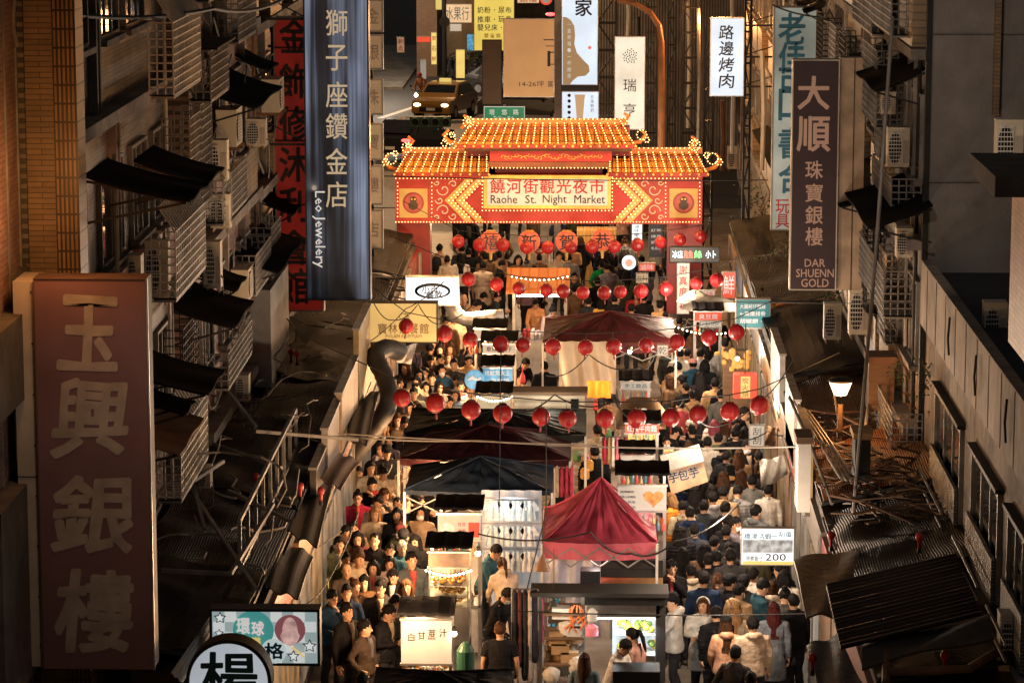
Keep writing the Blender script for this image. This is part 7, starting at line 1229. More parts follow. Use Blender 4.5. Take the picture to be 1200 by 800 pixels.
    if taxi: b = MB(); b.box(-.25, -.1, Hh + .003, .25, .1, Hh + .15); pb(b, 'roof_sign', SG['yellow'])
    t.rotation_euler = (0, 0, R(face)); return t
car('yellow taxi with lit headlights on the far road', 522, 137, -14, (.26, .12, .012), taxi=True, name='taxi', cat='taxi', lights='front'); car('dark saloon car with glowing tail lights behind the gate roof', 484, 183, 160, (.012, .011, .012), lights='rear')
car('dark parked car hidden beside the brown board', 600, 112, 60, (.03, .03, .035), lights='none'); car('dark car tail behind the tan board and the road sign', 622, 142, 80, (.02, .02, .022), lights='none')
def scooter(label, px, py, face, lit=False, color=(.03, .03, .035), rider=False, z=.13):
    g = onZ(px, py, z); t = thing('scooter', label, 'scooter', g)
    def pb(mb, nm, m, col=(1, 1, 1)): o = mb.build(nm, m, smooth=False); o.parent = t; o.color = (*col, 1); return o
    b = MB(); b.tube([(0, .75, .55), (0, .3, .62), (0, .0, .35), (0, -.35, .35), (0, -.5, .8), (0, -.48, 1.0)], [.12, .17, .13, .12, .15, .08], 10); pb(b, 'body', M['gloss'], color)
    b = MB(); b.tube([(0, .75, .78), (0, .4, .82), (0, .1, .76)], [.10, .14, .10], 8); pb(b, 'seat', M['black'])
    for y in (-.65, .65): b = MB(); b.lathe((0, y, .25), [(.25, -.05), (.25, .05)], 18, 0, axis='X'); pb(b, 'wheel', M['rubber'])
    b = MB(); b.tube([(-.34, -.42, 1.08), (0, -.47, 1.03), (.34, -.42, 1.08)], .022, 6); pb(b, 'handlebar', M['dark']); [pb(MB().ball((sx * .36, -.42, 1.25), .07, 8, 0, (1, .4, .8)), 'mirror', M['dark']) for sx in (-1, 1)]
    pb(MB().ball((0, -.60, .86), .09, 10), 'headlight', glow('scooter_headlight', (1, .95, .6), 14, sample=False) if lit else M['glass']); pb(MB().bar((0, -.65, .25), (0, -.47, .95), .06), 'fork', M['dark']); b = MB(); b.box(-.1, .85, .5, .1, .87, .62); pb(b, 'number_plate', M['white']); t.rotation_euler = (0, 0, R(face)); return g
gs = scooter('ridden scooter with a bright headlight beside the taxi', 495, 133, -24, True, z=.01)
for i, (x, y, a, lb) in enumerate(((526, 91, 15, 'left parked scooter on the far pavement'), (536, 93, 5, 'dark parked scooter in the middle of the far pavement'), (542, 91, -8, 'parked scooter beside the pale standing sign'), (561, 93, -20, 'parked scooter under the yellow sign'), (567, 97, 10, 'parked scooter half behind the brown board'))): scooter(lb, x, y, a)
# traffic light
Yq = YS(33, 5); x0, z0, x1, z1 = rect(480, 137, 528, 149, Yq); t = thing('traffic_light', 'unlit green-housed traffic light row above the far road', 'traffic light', ((x0 + x1) / 2, Yq, z0)); MB().box(x0, Yq, z0, x1, Yq + .25, z1).build('housing', M['paint'], t, color=(.03, .10, .05)); r_ = (z1 - z0) * .42
for i in range(4): x = x0 + (x1 - x0) * (i + .5) / 4; o = MB().lathe((x, Yq - .003, (z0 + z1) / 2), [(r_, 0), (r_ * 1.02, -.22), (r_ * .95, -.22), (r_ * .9, -.02)], 18, 0, axis='Y').build('visor', M['paint'], t, color=(.04, .12, .06)); MB().lathe((x, Yq - .01, (z0 + z1) / 2), [(r_ * .88, 0), (r_ * .6, -.03)], 16, 0, axis='Y').build('lens', M['glass'], o)
MB().tube([(x1, Yq + .12, (z0 + z1) / 2), (x1 + 6.5, Yq + .12, (z0 + z1) / 2 + .2)], .07, 8).build('mast_arm', M['galv'], t)
# small far tree
bush('small lit green tree on the far pavement', 552, 68, g_.y + 3, 1.1, 420, 33, 2.5, 'small_tree')
# ------------------------------------------------------------------ cables over everything
C_ = lambda x, y, Y: onY(x, y, Y)
for k, (pts, sg_, rr, mm, lb) in enumerate((
    ([(-40, 378, 45), (300, 497, 50), (560, 516, 50), (1000, 520, 50)], .1, .014, 'wirelight', 'pale twin wire running from the left roofs over the dark canopies'), ([(300, 500, 49.8), (700, 521, 50)], .05, .010, 'wirelight', 'thin pale wire below the twin wire'),
    ([(440, 206, GY - 3), (900, 211, GY - 3)], .05, .014, 'wire', 'black wire crossing the name board of the gate'), ([(600, 715, 43), (960, 718, 43), (1210, 712, 43)], .05, .010, 'wire', 'black wire low over the front stall'),
    ([(560, 625, 46), (692, 623, 46), (740, 648, 46), (790, 634, 46), (868, 588, 46)], .12, .014, 'wire', 'black cable drooping in front of the crimson canopy'), ([(590, 480, 52), (650, 462, 52), (720, 470, 52), (760, 495, 52), (800, 470, 52)], .15, .014, 'wire', 'black cable looping through the middle lanterns'),
    ([(800, 470, 52), (835, 500, 52), (890, 470, 52), (930, 420, 52)], .1, .012, 'wire', 'black cable looping over the right lane'), ([(640, 440, 56), (690, 415, 56), (750, 430, 56), (770, 410, 56)], .15, .012, 'wire', 'black cable under the red-brown canopy'),
    ([(433, 400, 58), (475, 362, 58), (520, 330, 58)], .05, .010, 'wire', 'black cable crossing the tea house sign'), ([(438, 355, 58), (460, 375, 58), (490, 356, 58), (515, 380, 58), (560, 350, 58)], .1, .010, 'wire', 'black cable drooping before the tea house sign'),
    ([(-20, 60, 38), (60, 14, 38), (250, 10, 44), (330, 0, 50)], .1, .03, 'wire', 'thick black cable at the top left'), ([(0, 760, 40), (95, 800, 40)], .05, .015, 'wirelight', 'pale cable at the lower left edge'), ([(20, 55, 36), (14, 30, 36), (17, -10, 36)], .0, .035, 'wirelight', 'bent pale conduit at the top left edge'),
    ([(905, 6, 66), (960, 20, 66), (1010, 30, 66)], .05, .02, 'wire', 'black bracket cable above the pale blue sign'), ([(850, 510, 54), (900, 505, 54), (940, 500, 54), (985, 475, 54)], .12, .012, 'wire', 'black cable toward the street lamp'), ([(800, 352, 60), (1210, 352, 45)], .05, .008, 'wire', 'thin wire across the right facade'),
    ([(175, 795, 40), (370, 700, 44), (420, 600, 48)], .15, .012, 'wire', 'black cable over the pastel sign'), ([(355, 620, 47), (375, 640, 47), (400, 622, 47)], .0, .014, 'wirelight', 'pale cable loop at the left crowd edge'), ([(1060, 570, 48), (1085, 640, 46), (1150, 690, 42), (1155, 780, 40)], .0, .05, 'galv', 'grey conduit bending down the right roof'), ([(1058, 560, 48), (1078, 640, 46), (1132, 680, 42), (1148, 700, 41)], .0, .03, 'wire', 'black hose beside the grey conduit'),
    ([(575, 770, 44), (600, 760, 44), (640, 600, 44), (640, 480, 44)], .0, .010, 'wire', 'black hanging wire left of the front stall'), ([(585, 600, 46), (587, 400, 46)], .0, .008, 'wire', 'thin upright wire near the middle lanterns'))):
    cable([C_(*p) for p in pts], rr, M[mm], lb, 'cable', sg_)
# pipes on roofs right bottom: brown tubular frame
b = MB(); [b.tube([onZ(*a, 3.7), onZ(*c, 3.7)], .05, 8) for a, c in (((1040, 756), (1038, 800)), ((1040, 787), (1135, 783)), ((1135, 783), (1165, 765)))]; tag(b.build('pipe_frame', M['rust'], loc=onZ(1040, 787, 3.7)), 'brown tubular pipe frame on the lower right roof', 'pipe frame')
# hanging signs of the right lane near the gate
for lb, r_, s_, m_, tx_, tc_ in (('white lit shop sign beyond the gate on the right', (815, 340, 838, 352), 50, 'white', '麻辣', 'red'), ('red lit slanting sign by the right gate pillar', (846, 318, 862, 350), 51, 'red', '鮮', 'white'), ('small yellow sign right of the beef stall', (777, 525, 790, 538), 66.5, 'yellow', '炸', 'red'), ('tiny white sign under the red-brown canopy', (770, 404, 783, 417), 58, 'white', '乾', 'dark'), ('white price card row at the right stalls', (820, 376, 846, 384), 54, 'white', '小吃', 'teal'), ('lit red sign through the gate at the right', (748, 308, 768, 318), 46, 'red', '滷味', 'white'), ('warm lit sign through the gate at the right', (745, 320, 760, 332), 46.5, 'warm', '飲料', 'dark')):
    fsign(lb, r_, s_, SG[m_], tx_, tc_)
Yq = YS(41.5, 1.7); x0, z0, x1, z1 = rect(676, 270, 722, 335, Yq); t = thing('stall_shed', 'golden wooden stall wall beyond the gate', 'shed', (x0, Yq, 0)); MB().box(x0, Yq, 0, x1, Yq + .8, z1).build('wall', wavemat('golden_planks', (.50, .30, .10), (.25, .14, .05), 'X', 3.0, .6, 0, .5, .2), t); lamp('shed_fill_light', 'POINT', ((x0 + x1) / 2, Yq - .6, 2.6), 60, WARM, .15)
x0, z0, x1, z1 = rect(722, 296, 748, 345, YS(41, 1.7)); Yq = YS(41, 1.7); t = thing('stall_shed', 'grey metal stall side beyond the gate', 'shed', (x0, Yq, 0)); MB().box(x0, Yq, 0, x1, Yq + .8, z1).build('wall', M['galv'], t)
# light along the lanes
for y in (42.5, 45.5, 48.5, 51.5, 55, 58.5, 62, 66, 70): lamp('lane_light', 'POINT', (-2.68, y, 2.05), 270, (1, .56, .27), .15)
for y in (43, 46, 49, 52, 55.5, 59, 63, 67, 71): lamp('lane_light', 'POINT', (1.85, y, 2.65), 230, (1, .76, .55), .15)
for y in (41.5, 50, 56, 62, 68): lamp('lane_light', 'POINT', (3.2, y, 2.5), 55, (1, .80, .62), .15); lamp('lane_light', 'POINT', (-4.15, y, 2.6), 4, (1, .58, .3), .15)
for y, x in ((79, -3), (83, 1.5), (88, -2.5), (93, 1), (99, -2), (85, -1)): lamp('lane_light', 'POINT', (x, y, 3.0), 210, (1, .66, .38), .2)

# small clutter at the stalls: hanging bags, price cards, strings of bulbs
rg = random.Random(41)
for i in range(44):
    s_ = rg.uniform(57, 66); Y = YS(s_, 1.9); px = rg.uniform(560, 770) if s_ < 66 else rg.uniform(500, 640) if s_ < 76 else rg.uniform(545, 635); c = Vector((onY(px, 500, Y).x, Y, rg.uniform(1.3, 1.9)))
    k = (0, 2)[i % 2]; col = rg.choice([(.5, .04, .05), (.55, .45, .3), (.05, .2, .3), (.6, .6, .55), (.6, .3, .05), (.1, .25, .1), (.5, .15, .25)]); w = rg.uniform(.05, .09)
    if k == 0: b = MB(); b.lathe(c, [(w * .7, -.16), (w, -.1), (w * .8, .0), (w * .2, .08), (.01, .2)], 9, 0, 1, .7); o = b.build('hanging_bag', M['paint'], loc=c, color=col, smooth=True); tag(o, 'small %s bag of goods hanging among the middle stalls' % cname(col), 'bag', 'small %s bags hanging at the stalls' % cname(col))
    elif k == 1: b = MB(); b.box(c.x - w, Y, c.z - w * .8, c.x + w, Y + .015, c.z + w * .8); o = b.build('price_card', M['paint'], loc=c, color=col); tag(o, 'small blank %s card hanging among the middle stalls' % cname(col), 'card', 'small %s cards hanging at the stalls' % cname(col))
    else: b = MB(); b.lathe(c, [(w * .8, -.1), (w, -.08), (w, .06), (w * .6, .1)], 12); o = b.build('goods_tub', M['paint'], loc=c, color=col); tag(o, 'small round %s tub among the middle stalls' % cname(col), 'tub', 'small %s tubs at the stalls' % cname(col))
for k, (a_, c_, s_, nm) in enumerate((((640, 400), (790, 402), 55.5, 'along the red-brown canopy'), ((560, 462), (600, 462), 64, 'over the bread picture stall'), ((500, 664), (552, 664), 78, 'over the glass food case'), ((790, 380), (850, 388), 54, 'over the right stalls by the gate'), ((600, 322), (665, 322), 50, 'along the plaid roof'))):
    Y = YS(s_, 2.3); p_, q_ = onY(*a_, Y), onY(*c_, Y); t = thing('string_lights', 'string of small warm bulbs %s' % nm, 'lights', p_); b = MB(); b2_ = MB(); n_ = 12; P3 = []
    for i in range(n_ + 1): v_ = p_.lerp(q_, i / n_) - Vector((0, .1, .08 * math.sin(i / n_ * math.pi))); P3.append(v_); b.octa(v_ - Vector((0, 0, .03)), .022)
    b2_.tube(P3, .006, 4); b2_.build('cord', M['wire'], t); b.build('bulbs', M['bulbw'], t)
# ------------------------------------------------------------------ the crowd
K = (.008, .008, .010); NV = (.010, .022, .055); WT = (.55, .50, .44); CR = (.52, .42, .30); GR = (.20, .20, .20); DG = (.04, .04, .043); BR = (.13, .075, .04); TN = (.34, .22, .12); OL = (.07, .07, .035); TE = (.02, .07, .09); RD = (.35, .02, .03)
BRN = (.05, .022, .010); BLD = (.22, .12, .05); GRY = (.3, .29, .27)
def P_(*a, **k): return person(*a, **k)
F = 0
# big figures, lower left
P_(406, 716, 52, 'stand', 'jacket', K, 'short', h=1.78, pants=(.03, .03, .035)); P_(427, 735, 60, 'pocket', 'jacket', (.05, .035, .025), 'short'); P_(451, 716, 60, 'phone', 'jacket', K, 'short', h=1.74, acc=('strap',)); P_(425, 797, 170, 'stand', 'jacket', K, 'short')
P_(388, 699, 25, 'eat', 'jacket', (.02, .05, .10), 'short', acc=('glasses',)); P_(406, 694, 5, 'stand', 'jacket', NV, 'short', h=1.74); P_(416, 688, 30, 'stand', 'jacket', BR, 'bun', hc=BRN)
P_(446, 688, 0, 'stroll', 'jacket', DG, 'short', acc=('glasses', 'strap'), h=1.72); P_(463, 703, 15, 'phone', 'coat', K, 'bob'); P_(476, 688, 5, 'stand', 'hoodie', (.60, .54, .44), 'bob', hc=BRN); P_(478, 711, 180, 'stand', 'jacket', DG, 'short'); P_(427, 681, 0, 'walk', 'jacket', BR, 'long')
P_(406, 668, 10, 'stand', 'tee', (.10, .08, .07), 'bald', acc=('strap',)); P_(438, 664, -10, 'walk', 'coat', (.3, .28, .26), 'bob', h=1.6); P_(462, 673, -15, 'phone', 'jacket', K, 'short', h=1.68); P_(482, 656, 20, 'stand', 'coat', (.06, .075, .085), 'short', h=1.8); P_(456, 659, 5, 'walk', 'jacket', (.45, .36, .32), 'bob', h=1.6); P_(420, 654, 20, 'stroll', 'hoodie', CR, 'tail', hc=BRN)
P_(405, 655, 30, 'stand', 'jacket', (.05, .06, .03), 'short'); P_(418, 647, 10, 'eat', 'jacket', CR, 'bob', hc=BRN); P_(457, 645, 0, 'stand', 'jacket', TE, 'short', h=1.68); P_(470, 641, 20, 'walk', 'jacket', TE, 'short', hc=GRY)
P_(439, 633, -5, 'stand', 'jacket', K, 'crop', h=1.76); P_(487, 634, 0, 'stroll', 'coat', K, 'long'); P_(405, 625, 20, 'stand', 'jacket', OL, 'short', h=1.78); P_(419, 630, 0, 'walk', 'jacket', (.12, .03, .04), 'bob'); P_(414, 619, 10, 'stand', 'jacket', TN, 'short')
P_(474, 627, -10, 'phone', 'jacket', K, 'short', cap=K); P_(472, 614, 10, 'walk', 'jacket', DG, 'short', hc=BRN); P_(465, 603, 0, 'stand', 'coat', K, 'bob'); P_(439, 602, 5, 'stand', 'coat', (.60, .50, .38), 'long', hc=BLD, h=1.62)
P_(419, 583, 0, 'stand', 'jacket', (.30, .02, .06), 'bun', acc=('glasses',), h=1.66); P_(466, 590, 8, 'stroll', 'jacket', NV, 'crop', acc=('mask',)); P_(449, 579, 25, 'eat', 'jacket', (.30, .27, .25), 'long', hc=BRN); P_(420, 553, 0, 'walk', 'tee', (.6, .04, .04), 'short', h=1.58)
P_(489, 586, 95, 'pocket', 'jacket', K, 'short', h=1.8); P_(447, 553, 30, 'phone', 'hoodie', (.58, .48, .36), 'bun', h=1.66); P_(453, 529, 18, 'stand', 'tee', K, 'short', cap=K, acc=('strap',), h=1.78, accc=(.35, .4, .35)); P_(434, 548, 15, 'stand', 'coat', WT, 'long')
P_(450, 503, 0, 'stand', 'coat', K, 'wavy', hc=BLD); P_(474, 494, 5, 'phone', 'jacket', CR, 'short', h=1.72); P_(466, 491, 0, 'walk', 'jacket', BR, 'long', hc=BRN)
for a in ((492, 480, 0, 'walk', 'coat', BR, 'bob'), (507, 494, 0, 'stand', 'jacket', TN, 'bun'), (521, 489, 10, 'phone', 'jacket', K, 'short'), (533, 489, 0, 'stand', 'jacket', K, 'bob'), (542, 487, 30, 'stroll', 'coat', TN, 'short'), (481, 477, -10, 'walk', 'jacket', TN, 'short'),
          (499, 454, 0, 'stand', 'hoodie', WT, 'bob'), (488, 455, 0, 'walk', 'jacket', DG, 'crop'), (515, 454, 10, 'stand', 'jacket', (.5, .3, .3), 'bob'), (533, 462, 0, 'walk', 'puffer', (.12, .18, .25), 'bob'), (551, 456, -20, 'stand', 'jacket', WT, 'short'), (488, 447, 0, 'stroll', 'coat', CR, 'long'),
          (506, 443, 0, 'walk', 'jacket', NV, 'short'), (518, 434, 0, 'stand', 'jacket', (.02, .06, .12), 'short'), (534, 444, 15, 'phone', 'jacket', K, 'short'), (491, 438, 0, 'walk', 'hoodie', WT, 'long'), (532, 427, -5, 'stand', 'jacket', DG, 'short'), (549, 422, 10, 'walk', 'jacket', TN, 'tail'),
          (516, 422, 0, 'stand', 'coat', BR, 'short'), (504, 421, 10, 'phone', 'jacket', K, 'short'), (525, 418, 0, 'walk', 'jacket', GR, 'bob'), (528, 408, 0, 'stroll', 'coat', K, 'long'), (515, 410, 0, 'stand', 'jacket', CR, 'bob')):
    P_(*a, acc=('mask',) if a[0] in (518, 491) else (), hc=BRN if a[0] in (525, 528) else BLK)
P_(504, 409, 0, 'walk', 'jacket', K, 'short', cap=K)
# right lane, lower
P_(787, 664, 0, 'eat', 'jacket', K, 'short', h=1.72); P_(810, 670, 195, 'stand', 'hoodie', (.48, .38, .28), 'short'); P_(825, 679, 180, 'stand', 'jacket', NV, 'short', h=1.82); P_(791, 704, 265, 'eat', 'hoodie', (.45, .43, .40), 'short', h=1.74, cap=K); P_(824, 709, 5, 'fold', 'coat', (.48, .45, .40), 'long', hc=BRN, acc=('band',), h=1.64)
P_(840, 720, 190, 'walk', 'puffer', K, 'short', acc=('strap',)); P_(855, 682, 130, 'stand', 'jacket', K, 'short', cap=K); P_(866, 693, 140, 'stand', 'hoodie', TN, 'short', acc=('mask',)); P_(872, 683, 180, 'stand', 'jacket', DG, 'short', cap=K); P_(883, 674, 150, 'stand', 'coat', WT, 'short'); P_(889, 687, 110, 'phone', 'jacket', (.015, .05, .07), 'short', h=1.78)
P_(862, 715, 180, 'stand', 'coat', (.25, .2, .14), 'long', hc=BLD, h=1.66); P_(851, 732, 185, 'stroll', 'hoodie', (.60, .33, .20), 'long', hc=BRN, cap=K, h=1.66); P_(882, 732, 195, 'stand', 'hoodie', (.46, .36, .26), 'short', h=1.72); P_(907, 715, 180, 'stand', 'coat', (.14, .16, .19), 'long', hc=(.06, .012, .012), h=1.72)
P_(919, 699, 160, 'phone', 'coat', (.10, .09, .08), 'bun', acc=('band',), h=1.70); P_(862, 766, 150, 'pocket', 'jacket', (.04, .036, .034), 'short', h=1.7); P_(880, 797, 175, 'stand', 'jacket', K, 'short'); P_(930, 705, 200, 'stand', 'jacket', K, 'short'); P_(905, 690, 175, 'walk', 'hoodie', (.5, .42, .33), 'bob', hc=BRN)
P_(830, 657, 180, 'stand', 'jacket', K, 'short', acc=('backpack',)); P_(840, 654, 190, 'walk', 'coat', K, 'short'); P_(856, 652, 180, 'stand', 'jacket', (.03, .03, .032), 'short', h=1.8); P_(919, 677, 170, 'stroll', 'coat', WT, 'bob'); P_(800, 650, 180, 'stand', 'coat', K, 'long')
# right lane, middle and far
for a in ((850, 536, 150, 'walk', 'jacket', K, 'short'), (889, 536, 180, 'stand', 'tee', K, 'short'), (848, 561, 180, 'walk', 'coat', CR, 'long', BRN), (869, 558, 180, 'stand', 'coat', DG, 'long', BRN), (881, 564, 190, 'stand', 'coat', (.13, .13, .12), 'short'), (790, 585, 240, 'phone', 'puffer', (.62, .22, .03), 'bob', BLD),
          (814, 577, 180, 'stand', 'coat', K, 'long'), (825, 594, 180, 'stand', 'jacket', (.04, .045, .05), 'short'), (836, 585, 200, 'walk', 'hoodie', GR, 'short'), (835, 576, 180, 'stand', 'jacket', BR, 'bob'), (848, 578, 170, 'stroll', 'jacket', TN, 'short'), (864, 577, 170, 'phone', 'puffer', (.22, .22, .22), 'short'),
          (850, 596, 165, 'stand', 'jacket', K, 'short'), (886, 600, 140, 'stand', 'hoodie', (.13, .14, .14), 'short'), (852, 612, 190, 'walk', 'jacket', K, 'short'), (814, 622, 180, 'stand', 'jacket', (.03, .035, .05), 'short'), (837, 636, 160, 'stand', 'jacket', K, 'crop'), (851, 624, 180, 'stroll', 'jacket', K, 'short'),
          (854, 644, 175, 'stand', 'jacket', DG, 'short'), (826, 646, 180, 'walk', 'coat', BR, 'long'), (829, 573, 180, 'stand', 'coat', K, 'bob'), (812, 427, 190, 'stand', 'hoodie', (.02, .07, .12), 'short'), (796, 431, 250, 'walk', 'jacket', WT, 'short'), (783, 436, 60, 'eat', 'jacket', TN, 'short'), (784, 447, 250, 'stand', 'coat', BR, 'bob', BRN),
          (809, 401, 180, 'walk', 'jacket', TN, 'long', BRN), (797, 415, 180, 'stand', 'jacket', WT, 'short'), (806, 415, 190, 'stroll', 'coat', WT, 'short'), (838, 450, 180, 'stand', 'coat', (.40, .25, .12), 'short'), (845, 464, 180, 'walk', 'jacket', (.09, .09, .085), 'short'), (812, 464, 200, 'stand', 'hoodie', TN, 'short'),
          (837, 500, 175, 'walk', 'coat', (.45, .35, .28), 'bob', (.22, .05, .07)), (850, 499, 160, 'stand', 'jacket', CR, 'long', BRN), (864, 505, 180, 'stand', 'jacket', K, 'short'), (842, 515, 180, 'stroll', 'hoodie', (.08, .09, .04), 'short'), (829, 519, 180, 'stand', 'jacket', (.4, .36, .3), 'short'), (812, 506, 200, 'walk', 'jacket', K, 'short'),
          (787, 506, 100, 'eat', 'jacket', K, 'short'), (873, 508, 180, 'walk', 'coat', BR, 'bob'), (862, 508, 185, 'stand', 'tee', K, 'short'), (849, 403, 200, 'stand', 'jacket', (.42, .26, .08), 'short'), (830, 408, 180, 'walk', 'coat', (.5, .5, .5), 'long'), (821, 415, 170, 'stand', 'jacket', (.45, .5, .52), 'short'), (776, 480, 90, 'phone', 'jacket', BR, 'short'), (797, 475, 230, 'stand', 'jacket', (.35, .05, .06), 'short'), (866, 535, 180, 'walk', 'coat', TN, 'long', BRN), (900, 575, 180, 'stand', 'jacket', WT, 'short')):
    P_(*a[:7], hc=a[7] if len(a) > 7 else BLK, cap=(.55, .25, .22) if a[0] == 812 and a[1] == 427 else None)
# middle: vendors
P_(697, 530, 185, 'stand', 'puffer', K, 'short', h=1.72); P_(707, 443, 30, 'lean', 'jacket', DG, 'short'); P_(710, 466, 20, 'lean', 'jacket', TN, 'short'); P_(605, 622, 35, 'phone', 'coat', (.02, .03, .035), 'long', h=1.55); P_(566, 640, 60, 'lean', 'jacket', (.03, .09, .12), 'short'); P_(594, 662, 200, 'lean', 'hoodie', CR, 'tail', hc=BRN); P_(579, 690, 50, 'lean', 'jacket', K, 'short', acc=('mask', 'glasses'))
P_(586, 738, 180, 'stand', 'tee', K, 'short', hc=BRN); P_(716, 751, 60, 'lean', 'jacket', (.6, .56, .5), 'short', h=1.62); P_(746, 745, 235, 'phone', 'jacket', (.36, .2, .16), 'tail', h=1.62); P_(685, 774, 170, 'stand', 'jacket', (.12, .17, .2), 'long', hc=BRN, h=1.55); P_(652, 556, 150, 'lean', 'jacket', K, 'short'); P_(607, 421, 40, 'lean', 'jacket', K, 'short'); P_(606, 442, 30, 'eat', 'jacket', (.35, .25, .18), 'bob'); P_(628, 352, 0, 'lean', 'jacket', (.5, .24, .10), 'short'); P_(648, 360, 0, 'lean', 'jacket', (.4, .3, .25), 'bun'); P_(638, 430, 180, 'stand', 'jacket', K, 'short'); P_(700, 505, 195, 'stand', 'coat', CR, 'short')
# under and beyond the gate
for a in ((549, 296, 190, 'stand', 'jacket', K, 'short'), (540, 303, 180, 'walk', 'jacket', WT, 'long'), (524, 305, 180, 'stand', 'jacket', CR, 'short'), (569, 302, 200, 'walk', 'jacket', BR, 'short'), (566, 312, 180, 'stand', 'coat', (.42, .34, .25), 'short'), (585, 300, 180, 'stand', 'jacket', TN, 'short'), (594, 302, 180, 'walk', 'jacket', (.02, .02, .02), 'short'), (585, 310, 90, 'phone', 'jacket', K, 'short'),
          (632, 303, 185, 'stand', 'coat', BR, 'short'), (626, 317, 180, 'stand', 'tee', WT, 'short'), (655, 300, 20, 'stand', 'hoodie', (.5, .4, .3), 'short'), (667, 303, 180, 'walk', 'coat', GR, 'short'), (673, 325, 0, 'stand', 'jacket', DG, 'short'), (607, 304, 10, 'walk', 'jacket', BR, 'bob'), (564, 348, 120, 'phone', 'jacket', K, 'short'), (580, 347, 100, 'phone', 'jacket', (.03, .04, .05), 'short'), (556, 357, 110, 'phone', 'jacket', WT, 'short'), (544, 350, 0, 'walk', 'jacket', TN, 'bald'),
          (523, 378, 0, 'stand', 'jacket', BR, 'short'), (690, 354, 180, 'stand', 'jacket', (.02, .025, .03), 'short'), (674, 340, 200, 'walk', 'jacket', BR, 'short'), (705.5, 311, 180, 'pocket', 'hoodie', (.005, .22, .06), 'short'), (700, 330, 190, 'stand', 'jacket', K, 'short'), (720, 351, 180, 'stand', 'puffer', K, 'short'), (705, 355, 180, 'walk', 'jacket', (.5, .28, .05), 'bob'), (740, 362, 180, 'stand', 'coat', CR, 'short'), (755, 350, 190, 'stroll', 'jacket', K, 'short'), (746, 345, 0, 'stand', 'jacket', RD, 'bob'), (533, 372, 10, 'stroll', 'jacket', CR, 'short'), (545, 375, 0, 'stand', 'coat', K, 'long')):
    P_(*a[:7])
P_(495, 113, -24, 'lean', 'jacket', (.3, .12, .05), 'short', cap=(.3, .05, .04), loc=(gs.x, gs.y + .25), note='rider', z0=.12)
NAMED[0] = 0; TN = (.45, .27, .14); CR = (.62, .48, .34)
# everybody behind them, filling the lanes
rg = random.Random(77)
def fill(n, xa, xb, ya, yb, face, dist, zone):
    k = 0; tries = 0
    while k < n and tries < n * 60:
        tries += 1; x, y = rg.uniform(xa, xb), rg.uniform(ya, yb)
        if any((p['x'] - x) ** 2 + (p['y'] - y) ** 2 < dist ** 2 for p in PEOPLE): continue
        px, py = proj((x, y, 1.59))
        if any(abs(p['px'] - px) < 6 and -5 < p['py'] - py < 5 for p in PEOPLE): continue
        f = face + rg.gauss(0, 25); tops = rg.choice(['jacket', 'jacket', 'hoodie', 'coat', 'puffer']); c = rg.choice([K, K, K, NV, DG, BR, TN, CR, WT, GR, K, OL]); c = tuple(v * rg.uniform(.8, 1.2) for v in c)
        P_(px, py, f, rg.choice(['stand', 'walk', 'phone', 'stroll', 'pocket', 'fold', 'eat']), tops, c, rg.choice(['short', 'short', 'long', 'bob', 'tail', 'short', 'bun', 'crop']), hc=rg.choice([BLK, BLK, BRN, BLK]), loc=(x, y), acc=rg.choice([(), (), (), ('strap',), ('backpack',), ('mask',)])); k += 1
fill(40, -4.15, -2.75, 46.5, 68, 0, .36, 'l'); fill(24, 1.35, 3.05, 46, 73, 180, .38, 'r'); fill(14, 1.35, 3.05, 48, 73, 20, .36, 'r'); fill(34, -4.6, 2.4, 76.5, 92, 180, .5, 'g'); fill(16, -4.6, 2.2, 92, 101, 180, .55, 'g')
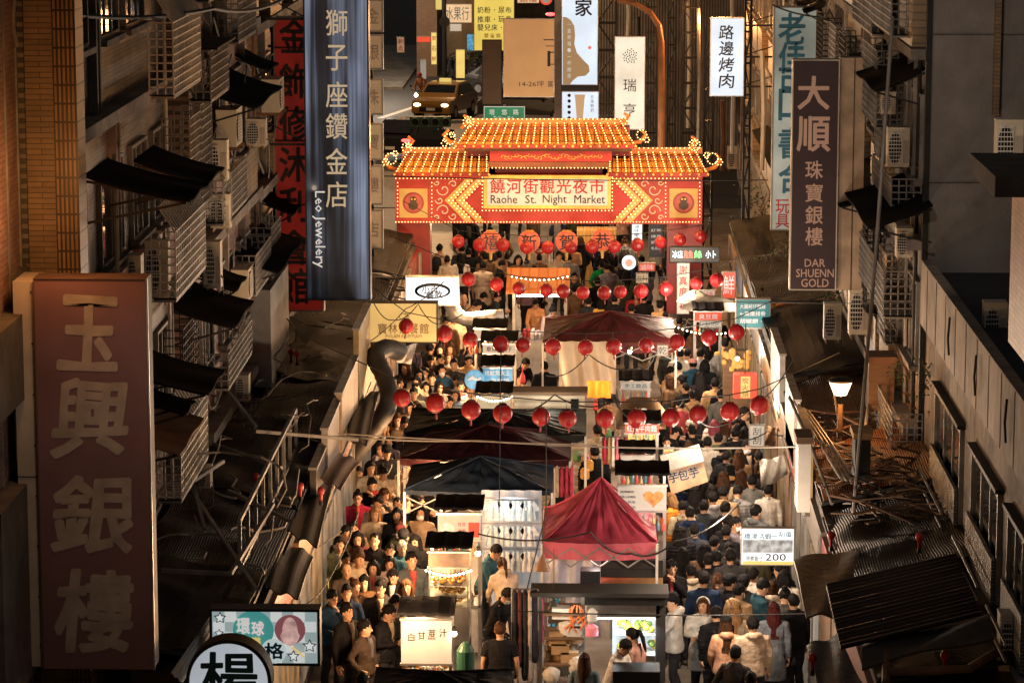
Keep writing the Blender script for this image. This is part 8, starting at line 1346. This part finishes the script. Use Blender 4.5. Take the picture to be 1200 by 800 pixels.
# labels: what each wears, where each stands, and the order within those who look alike
def zone(p):
    x, y = p['px'], p['py']
    if p['note'] == 'rider': return 'riding the scooter beside the taxi'
    if p['y'] > 88: return 'far beyond the gate'
    if p['y'] > 74.6: return 'beyond the gate opening, %s' % ('left side' if x < 600 else 'right side' if x > 680 else 'middle')
    if 560 < x < 640 and y > 560: return 'at the white clothes stall'
    if x > 560 and x < 765 and y > 690: return 'at the front juice stall'
    if 560 < x < 765: return 'among the middle stalls' if y < 480 else 'behind the crimson canopy'
    if x <= 560: return 'left lane beside the %s' % ('pastel sign' if y > 680 else 'dessert stall' if y > 610 else 'navy canopy' if y > 540 else 'bent duct' if y > 470 else 'blue seafood stall' if y > 400 else 'white oval sign')
    return 'right lane beside the %s' % ('juice stall' if y > 690 else 'price sign' if y > 610 else 'taro banner' if y > 525 else 'beef noodle stall' if y > 470 else 'yellow bagged snacks' if y > 385 else 'gate pillar')
from collections import defaultdict
PN = dict(phone='holding a phone', eat='with a hand at the mouth', fold='with folded arms', pocket='hands at the pockets', lean='leaning over a counter', shoot='holding a phone up')
gr = defaultdict(list)
for p in PEOPLE:
    f = abs((p['face'] + 180) % 360 - 180); base = 'person in %s %s' % (cname(p['tc']), GN[p['top']])
    base += ', ' + ('coloured cap' if p['cap'] and max(p['cap']) > .1 else 'black cap' if p['cap'] else ('blond ' if p['hc'] == BLD else 'brown ' if p['hc'] == BRN else 'grey ' if p['hc'] == GRY else '') + HN[p['hair']])
    p['b'] = base + ', ' + ('facing us' if f < 60 else 'seen from behind' if f > 125 else 'seen side-on'); p['z'] = zone(p); gr[(p['b'], p['z'])].append(p)
for (b_, z_), ps in gr.items():
    ps.sort(key=lambda p: p['y'])
    for i, p in enumerate(ps):
        lb = '%s, %s' % (b_, z_)
        if len(ps) > 1: lb = '%snearest %s' % (ORD[i] + ' ' if i else '', lb) if i < 20 else lb
        w = lb.split()
        if len(w) > 16: lb = lb.replace('seen from behind', 'back turned').replace('right lane beside', 'right lane by').replace('left lane beside', 'left lane by'); w = lb.split()
        if len(w) > 16: lb = lb.replace(', black cap', '').replace(', facing us', '').replace(', back turned', '').replace('opening, ', ''); w = lb.split()
        tag(p['o'], ' '.join(w[:16]), 'person', 'people in the market crowd')
